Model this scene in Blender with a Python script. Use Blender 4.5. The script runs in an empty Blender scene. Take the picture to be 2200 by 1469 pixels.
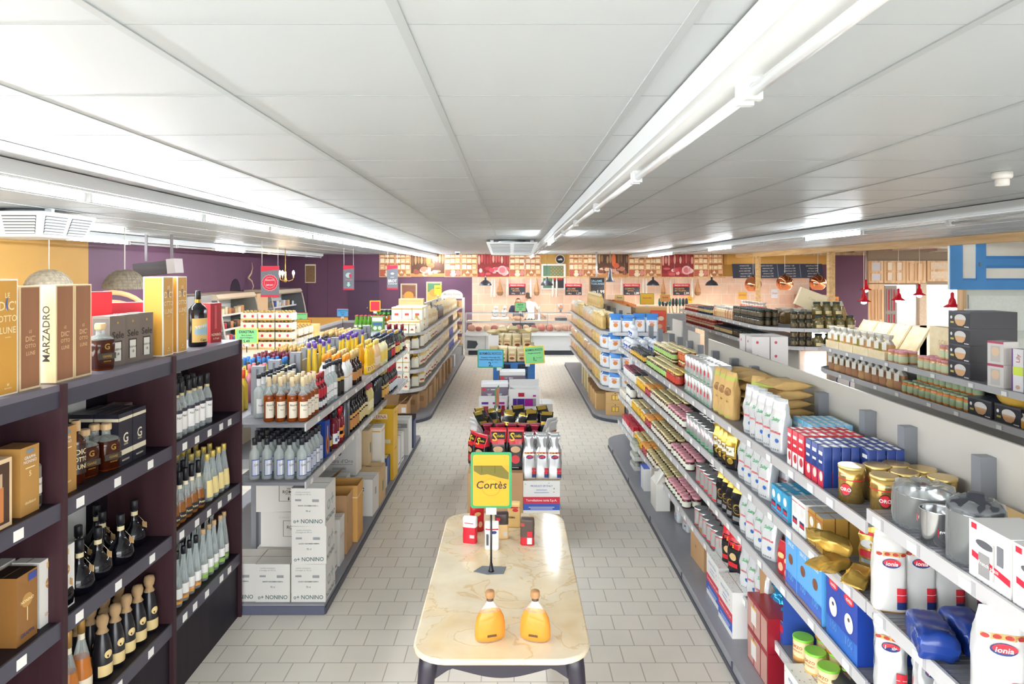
import bpy, math, random
from mathutils import Matrix, Vector
random.seed(7)
PI = math.pi
SC = bpy.context.scene
COL = SC.collection
# ---------------------------------------------------------------- camera
F, CX, CY, H = 1470.0, 1101.0, 583.0, 2.48        # focal length and principal point in pixels of 2200x1469, eye height
cam_d = bpy.data.cameras.new('camera'); cam = bpy.data.objects.new('camera', cam_d); COL.objects.link(cam)
cam.location = (0, 0, H); cam.rotation_euler = (PI / 2, 0, 0)
cam_d.sensor_width = 36.0; cam_d.lens = 36.0 * F / 2200.0
cam_d.shift_x = (1100.0 - CX) / 2200.0
cam_d.shift_y = -(734.5 - CY) / 2200.0
cam_d.clip_start = 0.05; cam_d.clip_end = 200
SC.camera = cam
# ---------------------------------------------------------------- world: bright overcast daylight
wd = bpy.data.worlds.new('daylight'); SC.world = wd; wd.use_nodes = True
_n = wd.node_tree;_tc = _n.nodes.new('ShaderNodeTexCoord');_sx = _n.nodes.new('ShaderNodeSeparateXYZ');_cr = _n.nodes.new('ShaderNodeValToRGB')   # white sky above, dull ground below
_cr.color_ramp.elements[0].position = .47;_cr.color_ramp.elements[0].color = (.10,.095,.09,1);_cr.color_ramp.elements[1].position = .52;_cr.color_ramp.elements[1].color = (.93,.97,1,1)
_mr = _n.nodes.new('ShaderNodeMapRange'); _mr.inputs[1].default_value = -1; _mr.inputs[2].default_value = 1
_n.links.new(_tc.outputs['Generated'],_sx.inputs[0]);_n.links.new(_sx.outputs[2],_mr.inputs[0]);_n.links.new(_mr.outputs[0],_cr.inputs[0]);_n.links.new(_cr.outputs[0],_n.nodes['Background'].inputs[0])
wd.node_tree.nodes['Background'].inputs[1].default_value = 1.9
vs = SC.view_settings
vs.view_transform = 'Standard'; vs.look = 'None'; vs.gamma = 1.0; vs.use_curve_mapping = False
vs.exposure = 2.35
TUBE = 38.0                                           # emission of a lit fluorescent tube
cy = SC.cycles
cy.max_bounces = 7; cy.diffuse_bounces = 4; cy.glossy_bounces = 3; cy.transmission_bounces = 4; cy.transparent_max_bounces = 32
cy.caustics_reflective = False; cy.caustics_refractive = False; cy.sample_clamp_indirect = 4.0
cy.use_denoising = True

# ---------------------------------------------------------------- materials
def s2l(c): return c / 12.92 if c <= 0.04045 else ((c + 0.055) / 1.055) ** 2.4
def hexc(h):
    h = h.lstrip('#'); return tuple(s2l(int(h[i:i + 2], 16) / 255) for i in (0, 2, 4)) + (1,)
MATS = {}
def C(h, rough=0.5, metal=0.0, var=0.0, emit=0.0, name=None, bump=0.0, vscale=20.0):
    """Procedural principled material; var = mottled brightness variation."""
    k = (h, rough, metal, var, emit, bump, vscale)
    if k in MATS: return MATS[k]
    m = bpy.data.materials.new(name or 'surface_' + h.strip('#')); m.use_nodes = True
    nt = m.node_tree; b = nt.nodes['Principled BSDF']; col = hexc(h)
    b.inputs['Base Color'].default_value = col; b.inputs['Roughness'].default_value = rough; b.inputs['Metallic'].default_value = metal
    if emit:
        b.inputs['Emission Color'].default_value = col; b.inputs['Emission Strength'].default_value = emit
    if var or bump:
        tc = nt.nodes.new('ShaderNodeTexCoord');nz = nt.nodes.new('ShaderNodeTexNoise');nz.inputs['Scale'].default_value = vscale;nz.inputs['Detail'].default_value = 4
        nt.links.new(tc.outputs['Object'], nz.inputs['Vector'])
        if var:
            mr = nt.nodes.new('ShaderNodeMapRange');mr.inputs[1].default_value = .3;mr.inputs[2].default_value = .7;mr.inputs[3].default_value = 1 - var;mr.inputs[4].default_value = 1 + var
            mx = nt.nodes.new('ShaderNodeVectorMath'); mx.operation = 'SCALE'; mx.inputs[0].default_value = col[:3]
            nt.links.new(nz.outputs[0],mr.inputs[0]);nt.links.new(mr.outputs[0],mx.inputs['Scale']);nt.links.new(mx.outputs[0],b.inputs['Base Color'])
        if bump:
            bp = nt.nodes.new('ShaderNodeBump'); bp.inputs['Strength'].default_value = bump; bp.inputs['Distance'].default_value = .01
            nt.links.new(nz.outputs[0], bp.inputs['Height']); nt.links.new(bp.outputs[0], b.inputs['Normal'])
    MATS[k] = m; return m
def GLASS(h, alpha=0.25, rough=0.06, name=None):
    """Thin glass / clear film: tinted see-through plus a sharp reflection."""
    k = ('g', h, alpha, rough)
    if k in MATS: return MATS[k]
    m = bpy.data.materials.new(name or 'glass_' + h.strip('#')); m.use_nodes = True; nt = m.node_tree; nt.nodes.clear()
    out = nt.nodes.new('ShaderNodeOutputMaterial'); tr = nt.nodes.new('ShaderNodeBsdfTransparent'); pr = nt.nodes.new('ShaderNodeBsdfPrincipled')
    mx = nt.nodes.new('ShaderNodeMixShader'); lw = nt.nodes.new('ShaderNodeLayerWeight'); lw.inputs[0].default_value = .35
    mr = nt.nodes.new('ShaderNodeMapRange'); mr.inputs[3].default_value = alpha; mr.inputs[4].default_value = min(1, alpha + .55)
    tr.inputs[0].default_value = hexc(h); pr.inputs['Base Color'].default_value = hexc(h); pr.inputs['Roughness'].default_value = rough
    nt.links.new(lw.outputs['Fresnel'], mr.inputs[0]); nt.links.new(mr.outputs[0], mx.inputs[0])
    nt.links.new(tr.outputs[0], mx.inputs[1]); nt.links.new(pr.outputs[0], mx.inputs[2]); nt.links.new(mx.outputs[0], out.inputs[0])
    MATS[k] = m; return m
def WOOD(h1, h2, axis=2, scale=6.0, rough=.55, spec=.5):
    k = ('w', h1, h2, axis, scale, spec)
    if k in MATS: return MATS[k]
    m = bpy.data.materials.new('wood_' + h1.strip('#'));m.use_nodes = True;nt = m.node_tree;b = nt.nodes['Principled BSDF'];b.inputs['Roughness'].default_value = rough;b.inputs['Specular IOR Level'].default_value = spec
    tc = nt.nodes.new('ShaderNodeTexCoord');mp = nt.nodes.new('ShaderNodeMapping');nz = nt.nodes.new('ShaderNodeTexNoise');cr = nt.nodes.new('ShaderNodeValToRGB')
    s = [scale * 8] * 3;s[axis] = scale * .5;mp.inputs['Scale'].default_value = s;nz.inputs['Scale'].default_value = 1.0;nz.inputs['Detail'].default_value = 5
    cr.color_ramp.elements[0].position = .35;cr.color_ramp.elements[1].position = .65;cr.color_ramp.elements[0].color = hexc(h1);cr.color_ramp.elements[1].color = hexc(h2)
    nt.links.new(tc.outputs['Object'],mp.inputs[0]);nt.links.new(mp.outputs[0],nz.inputs['Vector']);nt.links.new(nz.outputs[0],cr.inputs[0]);nt.links.new(cr.outputs[0],b.inputs['Base Color'])
    MATS[k] = m; return m
def EMIT(h, s):
    k = ('e', h, s)
    if k in MATS: return MATS[k]
    m = bpy.data.materials.new('lit_' + h.strip('#')); m.use_nodes = True; nt = m.node_tree; nt.nodes.clear()
    out = nt.nodes.new('ShaderNodeOutputMaterial');e = nt.nodes.new('ShaderNodeEmission');e.inputs[0].default_value = hexc(h);e.inputs[1].default_value = s
    nt.links.new(e.outputs[0], out.inputs[0]); MATS[k] = m; return m
def BRICK(name, c1, c2, mortar, w, h, ms, off=.5, origin=(0, 0, 0), rot=(0, 0, 0), rough=.5, noise=0.06):
    m = bpy.data.materials.new(name);m.use_nodes = True;nt = m.node_tree;b = nt.nodes['Principled BSDF'];b.inputs['Roughness'].default_value = rough
    tc = nt.nodes.new('ShaderNodeTexCoord');mp = nt.nodes.new('ShaderNodeMapping');mp.vector_type = 'TEXTURE';mp.inputs['Location'].default_value = origin;mp.inputs['Rotation'].default_value = rot
    br = nt.nodes.new('ShaderNodeTexBrick');br.offset = off;br.inputs['Scale'].default_value = 1;br.inputs['Mortar Size'].default_value = ms;br.inputs['Mortar Smooth'].default_value = .1
    br.inputs['Brick Width'].default_value = w; br.inputs['Row Height'].default_value = h
    for i, c in enumerate((c1, c2, mortar)): br.inputs[i + 1].default_value = hexc(c)
    nz = nt.nodes.new('ShaderNodeTexNoise'); nz.inputs['Scale'].default_value = 3.0; nz.inputs['Detail'].default_value = 6
    mr = nt.nodes.new('ShaderNodeMapRange'); mr.inputs[3].default_value = 1 - noise; mr.inputs[4].default_value = 1 + noise
    sc = nt.nodes.new('ShaderNodeVectorMath'); sc.operation = 'SCALE'
    nt.links.new(tc.outputs['Object'],mp.inputs[0]);nt.links.new(mp.outputs[0],br.inputs['Vector']);nt.links.new(tc.outputs['Object'],nz.inputs['Vector'])
    nt.links.new(nz.outputs[0],mr.inputs[0]);nt.links.new(br.outputs['Color'],sc.inputs[0]);nt.links.new(mr.outputs[0],sc.inputs['Scale']);nt.links.new(sc.outputs[0],b.inputs['Base Color'])
    return m

# ---------------------------------------------------------------- mesh builder
TEXT = {}
def text_geo(s, bold=0.0):
    k = (s, bold)
    if k not in TEXT:
        c = bpy.data.curves.new('t', 'FONT'); c.body = s; c.size = 1; c.resolution_u = 2; c.align_x = 'CENTER'; c.offset = bold
        o = bpy.data.objects.new('t', c); m = o.to_mesh()
        v = [tuple(p.co)[:2] for p in m.vertices]; f = [tuple(p.vertices) for p in m.polygons]
        o.to_mesh_clear(); bpy.data.objects.remove(o); bpy.data.curves.remove(c)
        xs = [p[0] for p in v] or [0]; TEXT[k] = (v, f, max(xs) - min(xs))
    return TEXT[k]
class MB:
    def __init__(s): s.v = []; s.f = []; s.m = []; s.sm = []; s.T = None
    def V(s, p):
        s.v.append(tuple(s.T @ Vector(p)) if s.T else tuple(p)); return len(s.v) - 1
    def face(s, idx, mat, smooth=False): s.f.append(tuple(idx)); s.m.append(mat); s.sm.append(smooth)
    def poly(s, pts, mat, smooth=False): s.face([s.V(p) for p in pts], mat, smooth); return s
    def box(s, x0, y0, z0, x1, y1, z1, mat, top=None, front=None, tx=0, ty=0):
        """Axis box; tx, ty = inset of the upper rim."""
        e = (len(s.f) // 6 % 9) * 5e-5; x0 -= e; y0 -= e; x1 += e; y1 += e; z1 += e   # keeps faces of joined boxes from coinciding
        a = [(x0,y0,z0),(x1,y0,z0),(x1,y1,z0),(x0,y1,z0),(x0 + tx,y0 + ty,z1),(x1 - tx,y0 + ty,z1),(x1 - tx,y1 - ty,z1),(x0 + tx,y1 - ty,z1)]
        i = [s.V(p) for p in a]
        for q,mm in (((3,2,1,0),mat),((4,5,6,7),top or mat),((0,1,5,4),front or mat),((1,2,6,5),mat),((2,3,7,6),mat),((3,0,4,7),mat)):
            s.face([i[k] for k in q], mm)
        return s
    def rbox(s, x0, y0, z0, x1, y1, z1, mat, r=.005, top=None, n=3):
        """Box with rounded vertical edges and a softened top rim."""
        w, d = x1 - x0, y1 - y0; r = min(r, w / 2.01, d / 2.01)
        def ring(rr, ins, z):
            o = []
            for cx, cyy, a0 in ((x1 - rr, y1 - rr, 0), (x0 + rr, y1 - rr, 90), (x0 + rr, y0 + rr, 180), (x1 - rr, y0 + rr, 270)):
                for k in range(n + 1):
                    a = math.radians(a0 + 90 * k / n); o.append((cx + (rr - ins) * math.cos(a), cyy + (rr - ins) * math.sin(a), z))
            return [s.V(p) for p in o]
        rs = [ring(r, r * .5, z0), ring(r, 0, z0 + r * .5), ring(r, 0, z1 - r * .5), ring(r, r * .5, z1)]
        N = len(rs[0])
        for a, b in zip(rs, rs[1:]):
            for k in range(N): s.face((a[k], a[(k + 1) % N], b[(k + 1) % N], b[k]), mat, True)
        s.face(rs[0][::-1], mat); s.face(rs[-1], top or mat); return s
    def lathe(s, prof, mats, n=16, c=(0, 0, 0), a0=0.0, a1=2 * PI, sx=1, sy=1, smooth=True, cap=True):
        """prof = [(r, z)...]; mats = one material or one per segment."""
        full = abs(a1 - a0 - 2 * PI) < 1e-4; N = n if full else n + 1; rings = []
        for r, z in prof:
            rings.append([s.V((c[0] + sx * r * math.cos(a0 + (a1 - a0) * k / n),c[1] + sy * r * math.sin(a0 + (a1 - a0) * k / n),c[2] + z)) for k in range(N)])
        for j, (a, b) in enumerate(zip(rings, rings[1:])):
            mm = mats[j] if isinstance(mats, (list, tuple)) else mats
            for k in range(n): s.face((a[k], a[(k + 1) % N], b[(k + 1) % N], b[k]), mm, smooth)
        if full and cap:
            if prof[0][0] > 1e-4: s.face(rings[0][::-1], mats[0] if isinstance(mats, (list, tuple)) else mats)
            if prof[-1][0] > 1e-4: s.face(rings[-1], mats[-1] if isinstance(mats, (list, tuple)) else mats)
        return s
    def tube(s, pts, r, mat, n=8):
        pts = [Vector(p) for p in pts]; rings = []
        for i, p in enumerate(pts):
            d = (pts[min(i + 1, len(pts) - 1)] - pts[max(i - 1, 0)]).normalized()
            u = d.cross(Vector((0, 0, 1))) if abs(d.z) < .95 else d.cross(Vector((1, 0, 0))); u.normalize(); w = d.cross(u)
            rr = r[i] if isinstance(r, (list, tuple)) else r
            rings.append([s.V(p + u * rr * math.cos(2 * PI * k / n) + w * rr * math.sin(2 * PI * k / n)) for k in range(n)])
        for a, b in zip(rings, rings[1:]):
            for k in range(n): s.face((a[k], b[k], b[(k + 1) % n], a[(k + 1) % n]), mat, True)
        s.face(rings[0], mat); s.face(rings[-1][::-1], mat); return s
    def prism(s, pts, z0, z1, mat, top=None, side=None):
        """Vertical extrusion of an XY outline (counter-clockwise)."""
        a = [s.V((p[0], p[1], z0)) for p in pts]; b = [s.V((p[0], p[1], z1)) for p in pts]; n = len(pts)
        for k in range(n): s.face((a[k], a[(k + 1) % n], b[(k + 1) % n], b[k]), side or mat)
        s.face(a[::-1], mat); s.face(b, top or mat); return s
    def slab(s, pts, y0, y1, mat, front=None):
        """Extrusion along Y of an XZ outline (counter-clockwise seen from -Y)."""
        a = [s.V((p[0], y0, p[1])) for p in pts]; b = [s.V((p[0], y1, p[1])) for p in pts]; n = len(pts)
        for k in range(n): s.face((a[(k + 1) % n], a[k], b[k], b[(k + 1) % n]), mat)
        s.face(a, front or mat); s.face(b[::-1], mat); return s
    def put(s, verts, faces, mat, fn, smooth=False):
        i = [s.V(fn(*p)) for p in verts]
        for q in faces: s.face([i[k] for k in q], mat, smooth)
    def text(s, st, size, fn, mat, bold=0.0, fit=None, sx=1.0, skew=0.0):
        """Lettering; fn(u, v) maps text plane metres to a point on the surface."""
        v, f, w = text_geo(st, bold)
        if fit and w * size * sx > fit: sx = fit / (w * size)
        s.put([((x + skew * y) * size * sx, (y - .35) * size) for x, y in v], f, mat, fn); return s
    def build(s, name, parent=None, loc=(0, 0, 0), rz=0.0):
        me = bpy.data.meshes.new(name); me.from_pydata(s.v, [], s.f); slots = []
        ids = []
        for m in s.m:
            if m not in slots: slots.append(m)
            ids.append(slots.index(m))
        for m in slots: me.materials.append(m)
        me.polygons.foreach_set('material_index', ids); me.polygons.foreach_set('use_smooth', s.sm); me.update()
        o = bpy.data.objects.new(name, me); COL.objects.link(o); o.location = loc; o.rotation_euler = (0, 0, rz)
        if parent: o.parent = parent
        return o
def tag(o, label, cat, group=None, kind=None):
    o['label'] = label; o['category'] = cat
    if group: o['group'] = group
    if kind: o['kind'] = kind
    return o
def struct(o): o['kind'] = 'structure'; return o
def empty(name, loc, rz=0.0):
    o = bpy.data.objects.new(name, None); COL.objects.link(o); o.location = loc; o.rotation_euler = (0, 0, rz); o.empty_display_size = .05; return o
def thing(name, label, cat, loc=(0, 0, 0), rz=0.0, group=None): return tag(empty(name, loc, rz), label, cat, group)
def clone(o):
    c = o.copy(); COL.objects.link(c)
    for ch in o.children:
        d = ch.copy(); COL.objects.link(d); d.parent = c
        for g in ch.children:
            e = g.copy(); COL.objects.link(e); e.parent = d
    return c
class Proto:
    """One built example of a product; the first placement uses it, later ones copy it."""
    def __init__(s, fn): s.fn = fn; s.root = None
    def place(s, loc, rz, label, cat, group=None, rot=None, scale=None):
        if s.root is None: o = s.root = s.fn()
        else: o = clone(s.root)
        o.location = loc; o.rotation_euler = rot if rot else (0, 0, rz); o.scale = scale if scale else (1, 1, 1)
        if 'group' in o: del o['group']
        return tag(o, label, cat, group)
ORD = ['first','second','third','fourth','fifth','sixth','seventh','eighth','ninth','tenth','eleventh','twelfth','thirteenth','fourteenth','fifteenth','sixteenth','seventeenth','eighteenth','nineteenth','twentieth']
def where(i, n, r, rows, l, lv):
    w = []
    if lv > 1: w.append('bottom tier' if l == 0 else 'top tier' if l == lv - 1 else ORD[l] + ' tier')
    if rows > 1: w.append('front row' if r == 0 else 'back row' if r == rows - 1 else ORD[r] + ' row')
    if n > 1: w.append('near end' if i == 0 else 'far end' if i == n - 1 else ORD[i] + ' from near end')
    return ', '.join(w)
def Yof(px, X): return F * X / (px - CX)
def at(px, py, Y): return ((px - CX) * Y / F, H - (py - CY) * Y / F)
JIT = random.Random(3)
def grid(p, base, cat, group, x, y, z, n=1, dy=.1, rows=1, dx=.1, lv=1, dz=.1, rz=0.0, jit=.006, jr=.06, share=45, skip=None, sv=0.0):
    """A block of one product: n along +Y (near to far), rows along dx away from the lip, lv tiers."""
    tot = n * rows * lv; out = []
    for l in range(lv):
        for r in range(rows):
            for i in range(n):
                if skip and skip(i, r, l): continue
                lab = base if tot == 1 or tot > share else base + ', ' + where(i, n, r, rows, l, lv)
                o = p.place((x + r * dx + JIT.uniform(-jit,jit),y + i * dy + JIT.uniform(-jit,jit),z + l * dz),rz + JIT.uniform(-jr,jr),lab,cat,group if tot > 1 else None,scale=tuple(1 + JIT.uniform(-sv,sv) for _ in range(3)) if sv else None)
                out.append(o)
    return out
# ---------------------------------------------------------------- product builders (front faces -Y, base at z = 0)
WHITE = C('#e9e7e3',.45);CREAM = C('#e8dcc0',.5);KRAFT = C('#b98d5f',.8,var=.06);BLACK = C('#16151a',.35);INK = C('#2a2a30',.6);GOLD = C('#c39a45',.3,.75);SILVER = C('#c9cbce',.25,.9)
REDP = C('#c3142c', .45); BLUEP = C('#24479c', .45); GREYP = C('#8b8d92', .5)
def frame(face, w, d, h):
    e = .0008
    return {'front': (w, h, lambda u, v, o=e: (u - w / 2, -d / 2 - o, v)), 'right': (d, h, lambda u, v, o=e: (w / 2 + o, u - d / 2, v)),
            'left': (d, h, lambda u, v, o=e: (-w / 2 - o, d / 2 - u, v)), 'back': (w, h, lambda u, v, o=e: (w / 2 - u, d / 2 + o, v)),
            'top': (w, d, lambda u, v, o=e: (u - w / 2, v - d / 2, h + o))}[face]
def art(m, w, d, h, items):
    """Printed areas on the faces of a box. ('q',face,u0,v0,u1,v1,mat) ('o',face,u,v,ru,rv,mat) ('t',face,text,u,v,size,mat[,fit,rot])  in fractions of the face."""
    lay = {}
    for it in items:
        W, Hh, fn = frame(it[1], w, d, h); lay[it[1]] = lay.get(it[1], 0) + 1; off = .0004 + .00035 * lay[it[1]]
        if it[0] == 'q': _, _, u0, v0, u1, v1, mt = it; m.poly([fn(u * W, v * Hh, off) for u, v in ((u0, v0), (u1, v0), (u1, v1), (u0, v1))], mt)
        elif it[0] == 'p': m.poly([fn(u * W, v * Hh, off) for u, v in it[2]], it[3])
        elif it[0] == 'o': _,_,u,v,ru,rv,mt = it;m.poly([fn(u * W + ru * W * math.cos(2 * PI * k / 20),v * Hh + rv * Hh * math.sin(2 * PI * k / 20),off) for k in range(20)],mt)
        elif it[0] == 't':
            st, u, v, sz, mt = it[2:7]; fit = it[7] if len(it) > 7 else .9; rot = it[8] if len(it) > 8 else 0
            if rot: m.text(st, sz, lambda a, b: fn(u * W - b, v * Hh + a, off), mt, .012, fit * Hh)
            else: m.text(st, sz, lambda a, b: fn(u * W + a, v * Hh + b, off), mt, .012, fit * W)
def carton(name, w, d, h, mat, items=(), top=None, r=0.0, tape=None):
    m = MB()
    if r: m.rbox(-w / 2, -d / 2, 0, w / 2, d / 2, h, mat, r, top)
    else: m.box(-w / 2, -d / 2, 0, w / 2, d / 2, h, mat, top)
    if tape: m.box(-w * .5, -.025, h - .0003, w * .5, .025, h + .0006, tape)
    if not r and h > .2: m.box(-w / 2 + .004, -.0015, h - .001, w / 2 - .004, .0015, h + .0008, C('#7d6a50', .9))
    art(m, w, d, h, items); return m.build(name)
def opencarton(name, w, d, h, mat, inner, items=(), flaps=(1, 1, 1, 1), fl=.12, tilt=.35):
    m = MB(); t = .006
    m.box(-w / 2, -d / 2, 0, w / 2, d / 2, .006, mat)
    for x0,y0,x1,y1 in ((-w / 2,-d / 2,w / 2,-d / 2 + t),(-w / 2,d / 2 - t,w / 2,d / 2),(-w / 2,-d / 2,-w / 2 + t,d / 2),(w / 2 - t,-d / 2,w / 2,d / 2)):
        m.box(x0, y0, 0, x1, y1, h, mat, inner)
    art(m, w, d, h, items); o = m.build(name); s = math.sin(tilt) * fl; c = math.cos(tilt) * fl
    E_ = [((-w / 2,-d / 2),(w / 2,-d / 2),(0,-1)),((w / 2,d / 2),(-w / 2,d / 2),(0,1)),((-w / 2,d / 2),(-w / 2,-d / 2),(-1,0)),((w / 2,-d / 2),(w / 2,d / 2),(1,0))]
    for k, (a, b, n) in enumerate(E_):
        if not flaps[k]: continue
        f = MB();i = [f.V((a[0],a[1],h)),f.V((b[0],b[1],h)),f.V((b[0] + n[0] * s,b[1] + n[1] * s,h + c)),f.V((a[0] + n[0] * s,a[1] + n[1] * s,h + c))]
        j = [f.V((p[0] - n[0] * .003, p[1] - n[1] * .003, p[2])) for p in [f.v[q] for q in i]]
        f.face(i, mat); f.face(j[::-1], inner)
        for q in range(4): f.face((i[q], j[q], j[(q + 1) % 4], i[(q + 1) % 4]), mat)
        f.build('flap', o)
    return o
def bprof(R, Ht, zs, zn, rn, base=.9):
    dz = zn - zs
    return [(R * base,0),(R,.008),(R,zs),(R * .93,zs + dz * .25),(R * .72,zs + dz * .55),(rn + (R - rn) * .22,zs + dz * .8),(rn,zn),(rn,Ht)]
def bottle(name, R, Ht, zs, zn, rn, body, neck=None, cap=None, labels=(), texts=(), n=16, sx=1, sy=1, prof=None, fill=None, extra=None):
    """cap = (z0, z1, r, mat); labels = [(z0, z1, half angle deg, mat)]; fill = height up to which `body` reaches, above is `neck` glass."""
    P = prof or bprof(R, Ht, zs, zn, rn); m = MB(); mm = []
    for a, b in zip(P, P[1:]): mm.append(body if (not neck or (a[1] + b[1]) / 2 < (fill or zs)) else neck)
    m.lathe(P, mm, n, sx=sx, sy=sy); o = m.build(name)
    def rad(z):
        for a, b in zip(P, P[1:]):
            if a[1] <= z <= b[1]: return a[0] + (b[0] - a[0]) * (z - a[1]) / max(1e-6, b[1] - a[1])
        return P[-1][0]
    if cap:
        z0, z1, r, mt = cap; MB().lathe([(r, z0), (r, z1 - .003), (r * .85, z1)], mt, 12).build('cap', o)
    for z0, z1, ha, mt in labels:
        l = MB(); a = math.radians(ha); k = 6
        zz = [z0 + (z1 - z0) * q / 4 for q in range(5)] if abs(rad(z0) - rad(z1)) > .001 else [z0, z1]
        l.lathe([(rad(z) + .0012, z) for z in zz], mt, 12, a0=-PI / 2 - a, a1=-PI / 2 + a, sx=sx, sy=sy, cap=False)
        for st, z, sz, tm in texts:
            if z0 <= z <= z1:
                rr = rad(z) + .002;l.text(st,sz,lambda u,v: (sx * rr * math.sin(u / rr),-sy * rr * math.cos(u / rr),z + v),tm,.01,fit=rr * 1.5)
        l.build('label', o)
    if extra: extra(o, rad)
    return o
def jar(name, R, Ht, body, lid, lidh=.016, label=None, text=None, n=14, lidr=1.0, cloth=None):
    m = MB(); zt = Ht - lidh
    m.lathe([(R * .9, 0), (R, .006), (R, zt * .84), (R * .86, zt)], body, n)
    if label: m.lathe([(R + .0008, zt * .16), (R + .0008, zt * .74)], label, n, cap=False)
    o = m.build(name)
    MB().lathe([(R * .9 * lidr, zt - .001), (R * .92 * lidr, zt + .003), (R * .92 * lidr, Ht - .002), (R * .8 * lidr, Ht)], lid, n).build('lid', o)
    return o
def can(name, R, Ht, mats, lid, n=20, arts=()):
    """mats = [(z fraction, material)...] bands from the bottom."""
    P = [(R, 0)]; mm = []
    for z, mt in mats: P.append((R, z * Ht)); mm.append(mt)
    m = MB(); m.lathe(P, mm, n)
    for st,z,sz,tm in arts: m.text(st,sz,lambda u,v: ((R + .001) * math.sin(u / R),-(R + .001) * math.cos(u / R),z * Ht + v),tm,.01,fit=R * 1.5)
    o = m.build(name);MB().lathe([(R * 1.04,Ht - .012),(R * 1.04,Ht - .002),(R * .98,Ht),(R * .92,Ht - .002),(0,Ht - .002)],lid,n,cap=False).build('lid',o)
    return o
def bagshape(top):
    """(t, width factor, depth factor) keys for each kind of closing."""
    return {'pinch': [(0, .92, .72), (.06, 1, 1), (.55, 1, 1), (.72, 1, .8), (.84, 1.02, .38), (.92, 1.03, .07), (1, 1.03, .05)],
            'gusset': [(0, .96, .9), (.04, 1, 1), (.6, .98, 1), (.7, .97, .8), (.8, .99, .36), (.86, 1.0, .1), (1, 1.0, .06)],
            'neck': [(0, .96, .9), (.04, 1, 1), (.56, 1, 1), (.66, .86, .8), (.75, .6, .5), (.83, .56, .36), (.92, .72, .24), (1, .8, .08)],
            'fold': [(0, .95, .86), (.05, 1, 1), (.6, .98, .98), (.78, .96, .62), (.9, .95, .3), (1, .93, .1)],
            'tie': [(0, .9, .85), (.08, 1, 1), (.5, .98, .98), (.68, .8, .8), (.78, .4, .4), (.86, .62, .5), (1, .95, .75)],
            'brick': [(0, .94, .9), (.04, 1, 1), (.9, 1, 1), (.95, .98, .9), (1, .92, .3)],
            'flat': [(0, 1, .06), (.06, 1, .1), (.16, 1, .6), (.35, 1, 1), (.65, 1, 1), (.84, 1, .6), (.94, 1, .1), (1, 1, .06)]}[top]
def lerp(keys, t):
    for a, b in zip(keys, keys[1:]):
        if t <= b[0]:
            k = (t - a[0]) / max(1e-6, b[0] - a[0]); k = k * k * (3 - 2 * k); return a[1] + (b[1] - a[1]) * k, a[2] + (b[2] - a[2]) * k
    return keys[-1][1:]
def bag(name, w, d, h, zones, top='pinch', seed=1, amp=.004, arts=(), nz=11, n=24, e=4.5, lean=0.0, topmat=None):
    """zones = [(t max, front material, side material)...]; arts = ('o',x,z,rx,rz,mat) ('t',text,x,z,size,mat) ('q',x0,z0,x1,z1,mat) projected on the front."""
    keys = bagshape(top); m = MB(); R = random.Random(seed); ph = [R.uniform(0, 6.3) for _ in range(6)]
    ts = sorted(set([0, .03, .5] + [k / nz for k in range(nz + 1)] + [z[0] for z in zones if z[0] < 1] + [k[0] for k in keys]))
    def wob(a, t):
        f = (math.sin(5 * a + ph[0] + 7 * t) + math.sin(9 * a + ph[1] - 11 * t) + .8 * math.sin(17 * t + ph[2] + 2 * a) + .6 * math.sin(29 * t + 13 * a + ph[3])) / 3.4
        return amp * f * (.35 + .65 * min(1, t * 1.6)) * min(1, t * 12)
    def off(t): return -lean * max(0, t - .55) ** 1.6 * h * 2.2
    def pt(a, t):
        sx, sy = lerp(keys, t); c, s_ = math.cos(a), math.sin(a)
        k = wob(a,t);x = math.copysign(abs(c) ** (2 / e),c) * (w / 2 * sx + k);y = math.copysign(abs(s_) ** (2 / e),s_) * (d / 2 * sy + k * (.4 + .6 * sy))
        return (x, y + off(t), h * t)
    rings = [[m.V(pt(2 * PI * k / n, t)) for k in range(n)] for t in ts]
    for j, (a, b) in enumerate(zip(rings, rings[1:])):
        tm = (ts[j] + ts[j + 1]) / 2; z = next(q for q in zones if tm <= q[0] + 1e-6)
        for k in range(n):
            ang = (k + .5) / n * 360; fr = 225 < ang < 315 or 45 < ang < 135
            m.face((a[k], a[(k + 1) % n], b[(k + 1) % n], b[k]), z[1] if fr else z[2], True)
    m.face(rings[0][::-1], zones[0][1]); m.face(rings[-1], topmat or zones[-1][1])
    lay = 0
    def proj(x, z, o):
        t = min(1,max(0,z / h));sx,sy = lerp(keys,t);q = min(.995,abs(x) / (w / 2 * sx));c = q ** (e / 2);a = -math.acos(math.copysign(c,x));
        return (x, pt(a, t)[1] - o, z)
    for it in arts:
        lay += 1; o = .0022 + lay * .0004
        if it[0] == 'o': m.poly([proj(it[1] + it[3] * math.cos(2 * PI * k / 18),it[2] + it[4] * math.sin(2 * PI * k / 18),o) for k in range(18)],it[5])
        elif it[0] == 'q':
            K = 4
            for q in range(K):
                xa = it[1] + (it[3] - it[1]) * q / K; xb = it[1] + (it[3] - it[1]) * (q + 1) / K
                m.poly([proj(xa, it[2], o), proj(xb, it[2], o), proj(xb, it[4], o), proj(xa, it[4], o)], it[5], True)
        elif it[0] == 't': m.text(it[1],it[4],lambda u,v: proj(it[2] + u,it[3] + v,o),it[5],.014,fit=w * .86,skew=it[6] if len(it) > 6 else 0)
    return m.build(name)
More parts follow.
